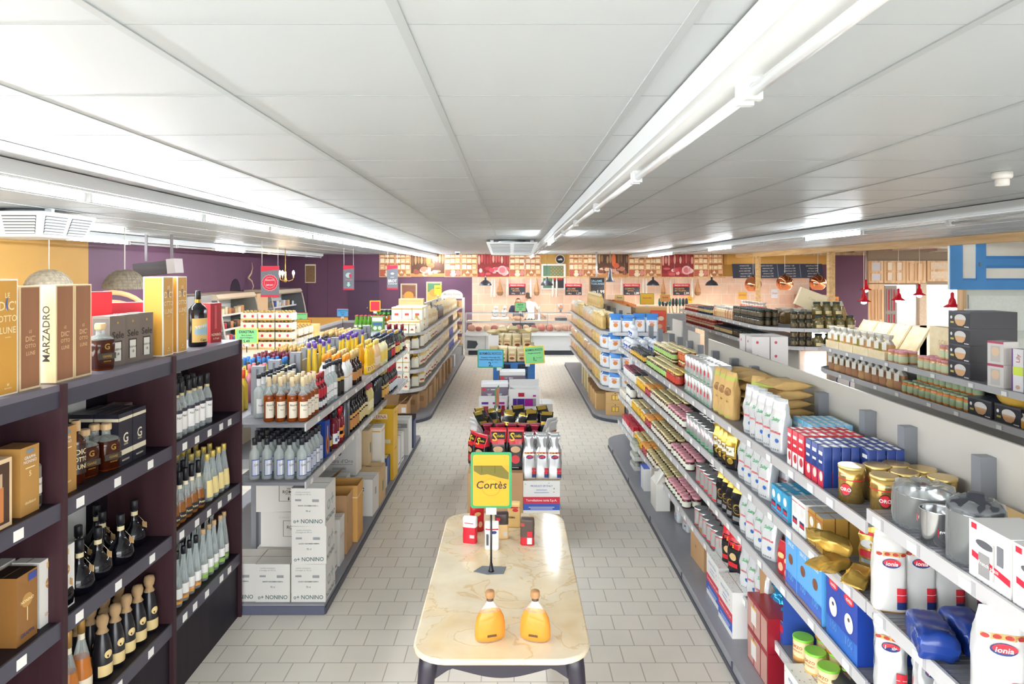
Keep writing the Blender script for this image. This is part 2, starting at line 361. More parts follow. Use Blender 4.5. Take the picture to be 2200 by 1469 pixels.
def sign(name,w,h,fr,face,label,cat,loc,rz=0.0,lines=(),pole=0.0,border=.012,base=None,extra=None,th=.006,group=None,tilt=0.0,bx=0.0):
    """Framed price board on a thin pole; loc = foot of the pole; lines = (text, v fraction, size, mat)."""
    root = thing(name, label, cat, loc, rz, group)
    b = MB(); b.T = Matrix.Translation((bx, 0, pole)) @ Matrix.Rotation(tilt, 4, 'Y'); r = min(w, h) * .06
    def rr(x0, z0, x1, z1, r):
        o = []
        for cx, cz, a0 in ((x1 - r, z1 - r, 0), (x0 + r, z1 - r, 90), (x0 + r, z0 + r, 180), (x1 - r, z0 + r, 270)):
            o += [(cx + r * math.cos(math.radians(a0 + 30 * k)), cz + r * math.sin(math.radians(a0 + 30 * k))) for k in range(4)]
        return o
    b.slab(rr(-w / 2, 0, w / 2, h, r), -th / 2, th / 2, fr); b.build('frame', root)
    c = MB(); c.T = b.T; c.slab(rr(-w / 2 + border, border, w / 2 - border, h - border, r * .8), -th / 2 - .0015, -th / 2, face)
    for st, v, sz, mt in lines: c.text(st, sz, lambda a, q: (a, -th / 2 - .003, h * v + q), mt, .02, fit=(w - 2 * border) * .92)
    if extra: extra(c, th)
    c.build('card', root)
    if pole > .02:
        MB().tube([(0, 0, .004), (0, 0, pole - .03)], .006, BLACK, 8).build('pole', root)
        MB().box(-.03, -.008, pole - .035, .03, .008, pole + .004, C('#d6d7d4', .2)).build('clip', root)
        if base: base(root)
    return root
# ---------------------------------------------------------------- room shell
CH = H + .552                                         # ceiling height
BW = 22.0                                             # back wall distance
PURPLE = C('#64415a', .6, var=.05, vscale=1.5); YELLOW = C('#bf9145', .6, var=.04, vscale=2)
fl = MB();fl.box(-14,-7,-.1,16,24,0,BRICK('floor_tiles','#ebe3d6','#e6dfd4','#b5ada2',.1997,.2009,.0036,.5,(.409 + .1,4.1357,0),rough=.32,noise=.07))
struct(fl.build('floor'))
c_m = C('#b4babe', .42, var=.012, vscale=.8); ce = MB(); ce.box(-7.5, -2.4, CH, 7.07, 22.2, CH + .1, c_m)
ceil = struct(ce.build('ceiling'))
tb = MB(); k = 0
for i in range(-11, 12):
    x = -.246 + .636 * i
    if -7.5 < x < 7.0: tb.box(x - .012, -2.4, CH - .004, x + .012, 22, CH + .001, C('#a7adb0', .4))
tb.build('grid_profile', ceil)
tj = MB()
for i in range(-8, 33):
    y = 2.151 + .625 * i
    if -2.4 < y < 22: tj.box(-7.5, y - .0018, CH - .0012, 7.07, y + .0018, CH + .001, C('#9da1a4', .6))
tj.build('tile_joint', ceil)
def wall(name,x0,y0,x1,y1,z0,z1,m): b = MB();b.box(min(x0,x1),min(y0,y1),z0,max(x0,x1),max(y0,y1),z1,m);return struct(b.build(name))
wall('wall_left', -7.6, 12.1, -7.5, BW + .2, 0, CH, PURPLE)
wall('wall_left', -7.6, 2.0, -7.5, 12.1, 0, CH, YELLOW)
wall('wall_back', -7.6, BW, -1.3, BW + .2, 0, CH, PURPLE)
TERRA = BRICK('terracotta_tiles', '#f0c8ae', '#ebccb4', '#f2e4d6', .46, .33, .008, .4, (0, 0, .1), (PI / 2, 0, 0), noise=.22)
wall('wall_back', -1.3, BW, 9.55, BW + .2, 0, 2.32, TERRA)
wall('wall_back', -1.3, BW + .04, 9.55, BW + .2, 2.32, CH + .5, YELLOW)
wall('wall_back', 9.55, BW, 11.9, BW + .2, 0, 3.9, PURPLE)
seam = MB()
for x in (-6.6, -5.95): seam.box(x, BW - .004, 0, x + .012, BW + .001, CH, C('#3d2a3c'))
struct(seam.build('trim_5'))
dr = MB(); dr.box(-5.27, BW - .03, 0, -4.28, BW, 2.21, C('#4f3550', .5)); door = struct(dr.build('door_1'))
MB().box(-5.2, BW - .034, 2.14, -4.35, BW - .029, 2.17, C('#3c2940')).build('door_closer', door)
MB().box(-4.55, BW - .08, 1.02, -4.36, BW - .028, 1.06, C('#e6e4e0', .3)).build('door_handle', door)
MB().lathe([(.012, 0), (.012, .03)], C('#e6e4e0'), 10, c=(-4.66, BW - .05, 1.3)).build('peephole', door)
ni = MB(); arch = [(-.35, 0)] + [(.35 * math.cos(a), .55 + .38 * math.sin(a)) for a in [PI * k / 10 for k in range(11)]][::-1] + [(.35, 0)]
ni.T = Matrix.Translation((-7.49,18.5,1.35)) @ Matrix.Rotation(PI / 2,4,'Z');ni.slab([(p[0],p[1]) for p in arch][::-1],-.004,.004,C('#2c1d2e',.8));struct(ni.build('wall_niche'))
# the open roof beyond the suspended ceiling, with its edge beam, boards and posts
PLANK = WOOD('#c9a06a', '#e0bd88', 1, 2.0); OLDW = WOOD('#a88a6a', '#cbb192', 2, 2.0)
bm = MB(); bm.box(7.07, -2.4, CH - .13, 7.15, 22, CH + .12, PLANK); struct(bm.build('beam'))
rf = MB(); rf.box(7.15, -2.4, CH + .30, 16, 22.2, CH + .4, C('#6d5f58', .9, var=.1)); struct(rf.build('roof'))  # its unseen near stretch is added to cut the daylight on this side
R = random.Random(5)
for i in range(9):
    y = 9.5 + 1.45 * i; b = MB(); z = CH - .02 + R.uniform(-.05, .1)
    b.box(7.16,y,z,15.5,y + R.uniform(.06,.16),z + .09,R.choice([OLDW,C('#d9d4cd',.6),C('#e4e2de',.5),C('#8e6f62',.7)]));struct(b.build('roof_joist'))
for i, x in enumerate((7.6, 8.5, 9.6, 10.9, 12.2)):
    b = MB();b.box(x,9,CH + .02 + .03 * (i % 2),x + .09,21.8,CH + .10 + .03 * (i % 2),C(['#e8e6e2','#d6cfc4','#efedea','#cbb8a0','#e4e2de'][i],.5));struct(b.build('roof_rail'))
for px,Y,w,lab in ((1628.5,19.6,.12,'slim pale wooden post before the menu boards with a small round plate'),(1785,15.2,.135,'thick pale wooden roof post beside the lit drinks fridge')):
    x = (px - CX) * Y / F;b = MB();b.rbox(-w / 2,-w / 2,0,w / 2,w / 2,CH - .12,PLANK,.008);o = tag(b.build('wooden_post',None,(x,Y,0)),lab,'post');o['kind'] = 'structure'
# ---------------------------------------------------------------- right side: old doors, daylight openings, shutters
RW = 20.0
def rx(px, Y=RW): return (px - CX) * Y / F
def rz_(py, Y=RW): return H - (py - CY) * Y / F
OLDD = WOOD('#b88f62', '#d8b48a', 2, 1.2); REDD = C('#b3243c', .5, var=.08)
def panel_door(name, x0, x1, z0, z1, y, m, rows, inset, kind='structure', dep=.06):
    """A framed door leaf with sunk fields."""
    o = MB(); o.box(x0, y, z0, x1, y + dep, z1, m); o = o.build(name); w = x1 - x0
    f = MB(); fw = min(.09, w * .14)
    for a, b, cols in rows:
        for c in range(cols):
            xa = x0 + fw + (w - fw) * c / cols; xb = x0 + (w - fw) * (c + 1) / cols
            za = z0 + (z1 - z0) * a; zb = z0 + (z1 - z0) * b
            f.box(xa, y - .004, za, xb, y + .002, zb, inset); e = .018
            f.box(xa,y - .02,za,xa + e,y,zb,m);f.box(xb - e,y - .02,za,xb,y,zb,m);f.box(xa + e,y - .019,za,xb - e,y,za + e,m);f.box(xa + e,y - .019,zb - e,xb - e,y,zb,m)
    f.build('door_field', o); o['kind'] = kind; return o
panel_door('door_2', rx(1867), rx(1900), 0, rz_(610), RW, OLDD, ((.1, .45, 2), (.5, .93, 2)), WOOD('#a87d54', '#c8a077', 2, 1.0))
panel_door('door_3', rx(1901), rx(1927), 0, rz_(613), RW, C('#8a7f76', .6), ((.06, .3, 2), (.34, .6, 2), (.64, .95, 2)), REDD)
panel_door('trim_1', rx(1867), rx(1898), rz_(608), rz_(560), RW, OLDD, ((.08, .45, 1), (.52, .95, 1)), C('#b3adb0', .3))
panel_door('trim_2', rx(1899), rx(1946), rz_(608), rz_(560), RW, OLDD, ((.1, .5, 2), (.55, .95, 2)), C('#d8c8b0', .5))
panel_door('trim_3', rx(1947), rx(1990), rz_(608), rz_(560), RW, OLDD, ((.1, .9, 2),), WOOD('#c59c6f', '#dcba92', 2, 1.0))
panel_door('trim_4', rx(1992), rx(2045), rz_(604), rz_(560), RW, OLDD, ((.08, .5, 1), (.55, .95, 1)), C('#c9b49a', .6, var=.1))
wall('wall_right', 10.0, -2.4, 10.2, 11.7, 0, CH + .3, C('#cfcbc2', .6))  # unseen side wall, added to keep open daylight off the shutters
wall('wall_pillar', rx(1976), RW, rx(1991), RW + .2, 0, rz_(609), C('#b9a58c', .7, var=.1))
wall('wall_lintel', rx(1867), RW + .06, 16, RW + .2, rz_(612), 4.0, C('#8c7a68', .8))
wall('wall_right', rx(2066), RW, 16, RW + .2, 0, rz_(560), C('#b9a58c', .7, var=.1))
wall('wall_back', rx(1927), RW, rx(2066), RW + .15, 0, .9, C('#c9c0b2', .7))  # low wall added to block the bright sky below the window openings
gl = MB(); gl.box(rx(1991), RW + .1, .9, rx(2066), RW + .11, rz_(604), GLASS('#ffffff', .04)); struct(gl.build('window_1'))
gl = MB(); gl.box(rx(1927), RW + .1, .9, rx(1976), RW + .11, rz_(612), GLASS('#ffffff', .04)); struct(gl.build('window_2'))
SY = 11.4
BLUE = C('#4c8cc8', .5, var=.06, vscale=3); CRM = C('#e6e2d6', .55, var=.04, vscale=4)
sh = thing('shutter_panel', 'blue framed old shutter with cream fields hanging from the ceiling', 'shutter', (rx(2040, SY), SY, rz_(622, SY)))
sw, shh = 2.6, CH + .05 - rz_(622, SY)
b = MB(); b.box(0, 0, 0, sw, .05, shh, CRM); b.build('board', sh)
fr = MB(); S = SY / F
for x0,z0,x1,z1 in ((0,0,20,110),(20,0,320,20),(56,20,70,110),(70,52,320,66),(20,20,26,110),(70,20,76,52),(70,66,76,110)): fr.box(x0 * S,-.03,z0 * S,x1 * S,.0,min(shh,z1 * S),BLUE)
for x0,z0,x1,z1 in ((26,20,56,24),(76,66,320,72),(76,20,320,24),(76,46,320,52)): fr.box(x0 * S,-.02,z0 * S,x1 * S,0,z1 * S,C('#3f7fbe',.5))
fr.build('frame', sh); MB().box(60 * S, -.045, 50 * S, 63 * S, -.03, 58 * S, C('#7a7f86', .4, .6)).build('latch', sh)
GD = C('#d9ddd6', .5, var=.05, vscale=3)
panel_door('door_4',rx(2068,SY + .3),rx(2350,SY + .3),0,2.6,SY + .3,GD,((.1,.28,1),(.33,.52,1),(.56,.8,1)),C('#e4e8e2',.5,var=.04))
jm = MB(); jm.box(rx(2060, SY + .3), SY + .2, 0, rx(2068, SY + .3), SY + .34, 2.4, OLDD); struct(jm.build('trim_6'))
# ---------------------------------------------------------------- fluorescent lighting tracks
LIT = EMIT('#f4fbff', TUBE); UNLIT = C('#d9dddf', .25); BODY = C('#ccd0d2', .35)
def track(name, X, y0, y1, label, lit, twin=.0):
    t = thing(name, label, 'lamp track', (X, y0, CH - .006))
    b = MB();L = y1 - y0;b.box(-.075,0,-.075,.075,L,-.001,BODY);b.box(-.05,0,-.088,.05,L,-.075,C('#dfe2e3',.3));b.build('housing',t)
    n = int(L / 1.5)
    for i in range(n):
        ya = i * 1.5 + .04; yb = ya + 1.42; on = lit(y0 + i * 1.5)
        MB().tube([(0, ya, -.118), (0, yb, -.118)], .015, LIT if on else UNLIT, 10).build('lit_tube' if on else 'tube', t)
        for y in (ya - .02, yb): MB().box(-.02, y, -.14, .02, y + .022, -.08, UNLIT).build('tube_holder', t)
    return t
track('light_track', .57, -1.35, 21.2, 'white light track right above the aisle, mostly unlit tubes', lambda y: abs(y - 9.2) < .8 or y > 17)
track('light_track', -2.5, -.5, 22.0, 'white light track over the bottle shelves with a long run of lit tubes', lambda y: True)
track('light_track', -5.85, 2.9, 20.9, 'white light track near the yellow and purple wall', lambda y: abs(y - 8.9) < .7 or abs(y - 13.4) < .7)
track('light_track',3.9,.1,22.0,'white light track over the second aisle with few lit tubes',lambda y: abs(y - 7.6) < .7 or abs(y - 12.1) < .7 or y > 16.5 and y < 19)
# ---------------------------------------------------------------- shelving
LIPM = C('#b9b7b8',.3);SHELF = C('#77777d',.45);POST = C('#77797f',.45);DECK = C('#85858b',.4,var=.03);KICK = C('#3d3f4a',.5);TAG = C('#efede8',.4);GAPM = C('#a5a3a6',.35);PANEL = C('#b5b0a8',.3,var=.03,vscale=2)
def lip_strip(b, pts, z, hgt=.05, th=.012):
    """Price channel following the shelf edge (pts outer edge, inward to the left)."""
    for p, q in zip(pts, pts[1:]):
        d = Vector((q[0] - p[0], q[1] - p[1], 0)).normalized(); n = Vector((d.y, -d.x, 0)) * th
        b.prism([(p[0], p[1]), (p[0] + n.x, p[1] + n.y), (q[0] + n.x, q[1] + n.y), (q[0], q[1])], z - hgt, z + .006, LIPM)
def tags(sh, pts, z, step, seed, w=.06, hgt=.034):
    R = random.Random(seed)
    for p, q in zip(pts, pts[1:]):
        d = Vector((q[0] - p[0], q[1] - p[1], 0)); L = d.length
        if L < .5: continue
        d.normalize(); n = Vector((d.y, -d.x, 0)); s = R.uniform(.05, step)
        while s < L - .1:
            a = Vector((p[0], p[1], 0)) + d * s + n * .0125; c = a + d * w
            t = MB();t.prism([(a.x,a.y),(a.x + n.x * .002,a.y + n.y * .002),(c.x + n.x * .002,c.y + n.y * .002),(c.x,c.y)],z - .044,z - .044 + hgt,TAG);
            g = c + d * .02;t.prism([(c.x,c.y),(c.x + n.x * .001,c.y + n.y * .001),(g.x + n.x * .001,g.y + n.y * .001),(g.x,g.y)],z - .046,z - .002,GAPM)
            t.build('price_tag', sh); s += step * R.uniform(.75, 1.4)
def shelf(root, outline, edge, z, wire=None, step=.42, seed=1):
    b = MB(); b.prism(outline, z - .022, z, SHELF); lip_strip(b, edge, z)
    if wire:
        x0, x1, y0, y1 = wire; n = int((y1 - y0) / .03)
        for i in range(n): b.box(x0, y0 + i * .03, z, x1, y0 + i * .03 + .004, z + .0015, C('#9a9aa0', .3, .6))
    s = b.build('shelf', root)
    if step: tags(s, edge, z, step, seed)
    return s
def rect(x0, y0, x1, y1): return [(x0, y0), (x1, y0), (x1, y1), (x0, y1)]
# left gondola with the bottles
GL0, GL1 = 4.97, 9.8; LX, LC = -1.51, -2.04; LT, LM = 1.368, .946
g = thing('gondola_shelving', 'grey steel shelving holding the liquor bottles beside the aisle', 'shelving')
b = MB();b.box(-2.9,GL0 - .02,0,-1.36,GL1 + .25,.075,DECK);b.box(-1.362,GL0 - .02,0,-1.35,GL1 + .25,.05,KICK);b.box(-2.9,GL0 - .028,0,-1.36,GL0 - .018,.06,C('#55586a',.4));b.build('base_deck',g)
b = MB(); b.box(LC - .01, GL0 + .5, .075, LC + .01, GL1, 1.62, PANEL); b.build('back_panel', g)
for y in (5.5,5.88,6.45,6.82,7.41,7.9,8.39,9.0,9.6): b = MB();b.box(LC - .05,y - .03,.075,LC + .05,y + .03,1.72,POST);b.box(LC - .01,y - .031,.2,LC + .01,y - .029,1.70,C('#4d4f56'));b.build('post',g)
shelf(g, rect(LC, GL0, LX, GL1), [(LX, GL0), (LX, GL1)], LT, (LC, LX, GL0, GL0 + .6), seed=2, step=.3)
shelf(g, rect(LC, GL0, LX, GL1), [(LX, GL0), (LX, GL1)], LM, (LC, LX, GL0, GL0 + .5), seed=3, step=.3)
shelf(g, rect(-2.62, GL0 + .3, LC, GL1), [(-2.62, GL1), (-2.62, GL0 + .3)], 1.33, seed=4, step=0)
# right gondola with jars and coffee
RX, RC = 1.51, 1.94; RS = 2.9; RE = 9.75; RT, RN, R2, R3, R4, RB = 1.417, 1.473, 1.082, .736, .368, .09
g = thing('gondola_shelving', 'grey steel shelving holding jars, tins and coffee beside the aisle', 'shelving')
b = MB(); arcp = [(1.352 + .45 - .45 * math.cos(a), RE - .1 + .45 * math.sin(a)) for a in [PI / 2 * k / 6 for k in range(7)]]
b.prism([(2.5, .6), (2.5, RE + .35)] + arcp[::-1] + [(1.352, .6)][::1], 0, RB, DECK)
for y in (1.7, 2.95, 4.2, 5.45, 6.7, 7.95, 9.2): b.box(1.345, y, .0, 1.353, y + .012, RB - .008, KICK)
b.box(1.344, .6, 0, 1.354, RE - .1, .03, KICK); b.build('base_deck', g)
b = MB(); b.box(RC + .035, .6, .1, RC + .05, 6.9, 1.80, PANEL); b.build('back_panel', g)
b = MB(); b.box(RC + .035, 7.25, .1, RC + .05, 7.7, 1.82, PANEL); b.box(RC + .035, 8.0, .1, RC + .05, 8.45, 1.9, PANEL); b.build('back_panel', g)
for y in (2.27,2.82,3.365,3.74,4.30,4.9,5.5,6.0,6.56,7.08,7.5,7.95,8.36,9.0,9.6): MB().box(RC - .03,y - .03,.1,RC + .034,y + .03,1.72,POST).build('post',g)
for z0, z1, s in ((RT, RN, 11), (R2, R2, 12), (R3, R3, 13), (R4, R4, 14)):
    shelf(g, rect(RX, RS + .005, RC, RE), [(RX, RE), (RX, RS + .005)], z0, (RX, RC, RS, RS + .9), seed=s, step=.28)
    shelf(g, rect(RX, .7, RC, RS - .005), [(RX, RS - .005), (RX, .7)], z1, (RX, RC, 1.5, RS), seed=s + 20, step=.3)
# the two gondolas farther on, with rounded near ends
def endcap(root, x, xc, y0, y1, zs, r, s, zb):
    def outl(x0, y, rr):
        a = [(x0, y1)] if s < 0 else []
        arc = [(x0 + (rr - rr * math.cos(t)) * s, y + rr - rr * math.sin(t)) for t in [PI / 2 * k / 8 for k in range(9)]]
        return arc
    for i, z in enumerate(zs):
        arc = outl(x, y0, r); pts = [(x, y1)] + arc + [(xc, y0)]
        ol = pts + [(xc, y1)]
        if s > 0: shelf(root, ol, pts, z, seed=30 + i, step=.5)
        else: shelf(root, ol[::-1], pts[::-1], z, seed=40 + i, step=.5)
    arc = outl(x - s * .12, y0 - .15, r + .1); ol = [(x - s * .12, y1)] + arc + [(xc, y0 - .15), (xc, y1)]
    b = MB();b.prism(ol if s > 0 else ol[::-1],0,.09,DECK);inn = [(p[0] - s * .012,p[1] - .012) for p in ol];b.prism([(p[0],p[1]) for p in (inn if s > 0 else inn[::-1])],0,.045,KICK);b.build('base_deck',root)
GZ = (1.465, 1.167, .843, .53)
g = thing('gondola_shelving','grey steel shelving with rounded end full of white pasta packs','shelving');endcap(g,-1.5,-2.6,11.2,19.6,GZ,.5,-1,.09)
b = MB(); b.box(-2.06, 11.75, .09, -2.04, 19.6, 1.75, PANEL); b.build('back_panel', g)
for y in (11.75, 12.7, 13.7, 14.7, 15.8, 17, 18.4): MB().box(-2.1, y - .03, .09, -2.0, y + .03, 1.72, POST).build('post', g)
g = thing('gondola_shelving','grey steel shelving with rounded end full of blue white flour bags','shelving');endcap(g,1.5,2.4,11.3,18.0,GZ,.5,1,.09)
b = MB(); b.box(2.04, 11.9, .09, 2.06, 18, 1.86, PANEL); b.build('back_panel', g)
for y in (11.85, 12.7, 13.5, 14.3, 15.2, 16.2, 17.3): MB().box(1.98, y - .03, .09, 2.04, y + .03, 1.76, POST).build('post', g)
# second aisle gondolas
G3X, G3T, G3M = 4.0, 1.516, 1.23
g = thing('gondola_shelving', 'grey steel shelving of the second aisle holding black boxes and snack bags', 'shelving')
b = MB();b.box(G3X - .1,2,0,5.2,9.0,.09,DECK);b.build('base_deck',g);b = MB();b.box(4.5,2,.09,4.52,9.0,1.5,PANEL);b.build('back_panel',g)
for z, s in ((G3T, 51), (G3M, 52), (.9, 53)):
    pts = [(4.45, 9.1), (4.2, 9.08), (4.05, 8.95), (G3X, 8.75), (G3X, 2.0)]; shelf(g, [(4.5, 9.1)] + pts + [(4.5, 2.0)], pts, z, seed=s, step=.4)
G4T, G4M = 1.585, 1.30
g = thing('gondola_shelving', 'grey steel shelving far along the second aisle full of dark jars', 'shelving')
b = MB();b.box(G3X - .1,10.4,0,5.6,16.4,.09,DECK);b.build('base_deck',g);b = MB();b.box(4.6,11,.09,4.62,16.4,1.4,PANEL);b.build('back_panel',g)
for z, s in ((G4T, 61), (G4M, 62)):
    pts = [(G3X,16.4),(G3X,11.4)] + [(G3X + .75 - .75 * math.cos(a),11.4 - .75 * math.sin(a)) for a in [PI / 2 * k / 6 for k in range(1,7)]] + [(5.35,10.65)]
    shelf(g, pts + [(5.35, 16.4)], pts, z, seed=s, step=.4)
# ---------------------------------------------------------------- dark wooden shelving at the left
DW = WOOD('#1a151c','#241d26',2,1.5,.5,.2);DWR = WOOD('#341f25','#40282d',2,1.5,.5,.2);DLIP = C('#45434f',.4);DTOP = WOOD('#5b5763','#6a6571',1,1.5,.4);WPAN = C('#d5d6d2',.5,var=.04)
UY = (2.0, 2.98, 3.95, 4.93); UX, UB = -1.96, -2.34; UTOP = 1.99; ULV = (1.475, .96, .455)
UL = ('dark wooden shelf unit at the near end, holding gold and white gift boxes','dark wooden shelf unit in the middle, holding black flasks and square bottles','dark wooden shelf unit at the far end, holding rows of clear bottles')
for u in range(3):
    y0, y1 = UY[u], UY[u + 1]; t = thing('wooden_shelf_unit', UL[u], 'shelf', (UB, y0, 0)); D = UX - UB
    for y in (0, y1 - y0 - .018): MB().box(0, y, 0, D + .012, y + .018, UTOP, DWR).build('side_panel', t)
    b = MB(); b.box(0, .018, 0, .012, y1 - y0 - .018, UTOP - .1, DW); b.build('back_panel', t)
    if u: MB().box(.013, .03, .5, .017, (y1 - y0) * (.77, .86)[u - 1], UTOP - .12, WPAN).build('white_back_sheet', t)
    b = MB();b.box(0,.018,UTOP - .03,D,y1 - y0 - .018,UTOP,DTOP);b.box(D - .02,.018,UTOP - .1,D,y1 - y0 - .018,UTOP - .028,C('#3b3a48',.4));b.build('top_board',t)
    for i, z in enumerate(ULV):
        b = MB();b.box(.012,.018,z - .03,D - .004,y1 - y0 - .018,z,DW);b.slab([(D - .006,z - .07),(D + .004,z - .07),(D + .004,z + .004),(D - .006,z + .004)],.018,y1 - y0 - .018,DLIP)
        s = b.build('shelf', t); R = random.Random(u * 10 + i)
        for q in range(5 if u == 2 else 3):
            yy = .06 + q * (.17 if u == 2 else .3) + R.uniform(0, .05)
            if yy < y1 - y0 - .1: MB().box(D + .0045, yy, z - .058, D + .006, yy + .055, z - .016, TAG).build('price_tag', s)
    b = MB(); b.box(D - .03, .018, 0, D - .012, y1 - y0 - .018, ULV[2] - .07, DW); b.build('plinth_panel', t)
RZ = PI / 2                                           # facing the aisle from the left
def LY(px, X=2.03): return F * X / (CX - px)
YBOX = C('#cf983c', .45); WEDGE = C('#f2efe6', .45); LUNE = C('#f3dfae', .5); BLU = C('#3f62b5', .5)
def lune(face, sc, W, Hh, mt=LUNE):
    return [('t',face,'LE',.5,.86 if sc > .9 else .56,.028 * sc,mt),('t',face,'DIC\u2019',.5,.77 if sc > .9 else .49,.05 * sc,mt,.8),('t',face,'OTTO',.5,.66 if sc > .9 else .42,.036 * sc,mt),('t',face,'LUNE',.5,.56 if sc > .9 else .35,.036 * sc,mt)]
def ybox():
    it = [('q',f,.05,.012,.95,.985,YBOX) for f in ('front','left','right','top')] + lune('front',1,.1,.46) + [('p','front',[(.56 + .13 * math.cos(a) - .02,.785 + .06 * math.sin(a)) for a in [PI * .5 + PI * k / 8 for k in range(9)]] + [(.56 + .05 * math.cos(a) - .02,.785 + .06 * math.sin(a)) for a in [PI * 1.5 - PI * k / 8 for k in range(9)]],BLU),('t','front','marzadro',.5,.5,.008,LUNE),('t','front','M',.5,.09,.016,LUNE),('t','front','MARZADRO',.5,.06,.007,LUNE)]
    return carton('gift_box', .115, .115, .46, WEDGE, it)
PW = WOOD('#e2c591', '#f0dcb3', 2, 2.0); BRW = WOOD('#8a5a3c', '#9c6a49', 2, 1.0)
def wbox():
    it = [('q','front',.07,.02,.93,.985,BRW)] + lune('front',.62,.12,.43,C('#dcb98a')) + [('t','left','MARZADRO',.5,.5,.045,C('#3a3026',.6),.62,1)]
    return carton('wooden_gift_box', .125, .085, .43, PW, it)
YB, WB = Proto(ybox), Proto(wbox)
top = UTOP
def onP(p, y, X, lab, cat, rz=RZ): return p.place((X, y, top), rz, lab, cat)
def onY(p, px, X, z, lab, cat, rz=RZ, grp=None): return p.place((X, F * -X / (CX - px), z), rz, lab, cat, grp)
onP(YB, 2.712, -2.06, 'tall yellow spirit gift box with moon lettering, nearest the end on the shelf top', 'gift box')
for px,l in ((2.848,'first'),(3.07,'second'),(3.2,'third')): onP(WB,px,-2.05,'pale wooden gift box with brown lid on the shelf top, %s from the near end' % l,'gift box')
onP(YB, 4.0, -2.07, 'tall yellow spirit gift box with blank side, beside the grey window boxes', 'gift box')
onP(YB, 4.17, -2.07, 'tall yellow spirit gift box next to the big black liqueur bottle', 'gift box')
GRYB = C('#75685f', .6); GRD = C('#3b3635', .6); LBL = C('#dcd8cd', .5)
def selbox(): return carton('grey_window_box',.105,.105,.26,GRYB,[('q','front',.22,.1,.78,.5,GRD),('q','front',.3,.1,.72,.47,LBL),('t','front','Sele',.52,.62,.05,C('#2c2624')),('t','front','RISERVA',.5,.33,.014,GRD),('t','front','18',.5,.24,.02,GRD),('o','front',.5,.86,.06,.025,GOLD),('q','left',.05,.05,.95,.95,C('#5b524c',.6))])
SEL = Proto(selbox)
for px,l in ((3.56,'first'),(3.70,'second'),(3.84,'third')): onP(SEL,px,-2.10,'grey cardboard bottle box with window on the shelf top, %s from near end' % l,'gift box',RZ - .2)
AMB = C('#3a1408', .08); AMBL = C('#7a3209', .08); CLR = GLASS('#f2f6f4', .16); CORK = WOOD('#c9a577', '#d9bb92', 2, 5.0)
def giare():
    P = [(.045, 0), (.05, .008), (.054, .12), (.052, .15), (.04, .165), (.017, .172), (.016, .198)]
    def ex(o, rad):
        l = MB()
        for (x0,z0,x1,z1,mt) in ((-.046,.055,.046,.085,C('#3c3631',.5)),): l.poly([(x0,-.0505 - .003,z0),(x1,-.0505 - .003,z0),(x1,-.0505 - .003,z1),(x0,-.0505 - .003,z1)],mt)
        for st, z, s in (('G', .118, .04), ('GIARE', .07, .017), ('AMARONE', .045, .008)): l.text(st, s, lambda u, v: (u, -.055, z + v), GOLD, .02)
        l.build('label', o)
    m = MB(); K = 16
    def sq(r,z): return [m.V((math.copysign(abs(math.cos(a)) ** .45,math.cos(a)) * r,math.copysign(abs(math.sin(a)) ** .45,math.sin(a)) * r,z)) for a in [2 * PI * (k + .5) / K for k in range(K)]]
    rs = [sq(r, z) for r, z in P]
    for j, (a, b) in enumerate(zip(rs, rs[1:])):
        for k in range(K): m.face((a[k], a[(k + 1) % K], b[(k + 1) % K], b[k]), AMBL if j < 1 else AMB if j < 3 else CLR, True)
    m.face(rs[0][::-1], AMBL); o = m.build('square_bottle'); ex(o, None)
    MB().lathe([(.016, .198), (.024, .2), (.026, .205), (.026, .225), (.022, .232)], CORK, 14).build('stopper', o); return o
GI = Proto(giare)
onP(GI, 3.42, -2.06, 'square dark spirit bottle with cork on the shelf top', 'bottle', RZ - .45)
def bigblack():
    o = bottle('liqueur_bottle',.055,.36,.24,.285,.017,C('#0e0d12',.12),cap=(.31,.365,.0185,C('#1a1a1c',.4)),labels=[(.03,.185,62,C('#d9b46a',.5)),(.285,.308,180,GOLD)],sx=1.12,sy=.8)
    l = MB()
    def cy_(x, z): return (x, -.8 * .055 * math.sqrt(max(0, 1 - (x / 1.12 / .055) ** 2)) - .0022, z)
    N = 6
    for (za, zb, mt) in ((.07, .115, C('#8fb4c4', .5)), (.115, .135, C('#c8d8d4', .5))):
        for k in range(N):
            xa, xb = -.045 + .09 * k / N, -.045 + .09 * (k + 1) / N
            l.poly([cy_(xa, za + .02), cy_(xb, za), cy_(xb, zb + .03 * k / N), cy_(xa, zb)], mt)
    l.text('Capo', .022, lambda u, v: cy_(u + .012, .045 + v), INK, .015); l.build('label_art', o); return o
onY(Proto(bigblack), 425, -2.06, top, 'big black liqueur bottle with seaside picture label on the shelf top', 'bottle', RZ - .55)
onY(Proto(lambda: carton('red_gift_box',.1,.1,.27,C('#a3222a',.4),[('t','front','NONINO',.5,.2,.026,C('#ecd9b5'),.85),('t','front','in Friuli',.5,.1,.018,C('#ecd9b5')),('q','front',.35,.35,.55,.95,C('#c4525a',.3))])),452,-2.10,top,'dark red gift box with gold lettering behind the big black bottle','gift box',RZ - .35)
Proto(lambda: carton('red_box',.11,.1,.38,C('#d0021b',.35),[('q','top',0,0,1,1,C('#b92a3a',.4))])).place((-2.25,3.715,top),RZ - .8,'plain bright red box behind the square dark bottle','gift box')
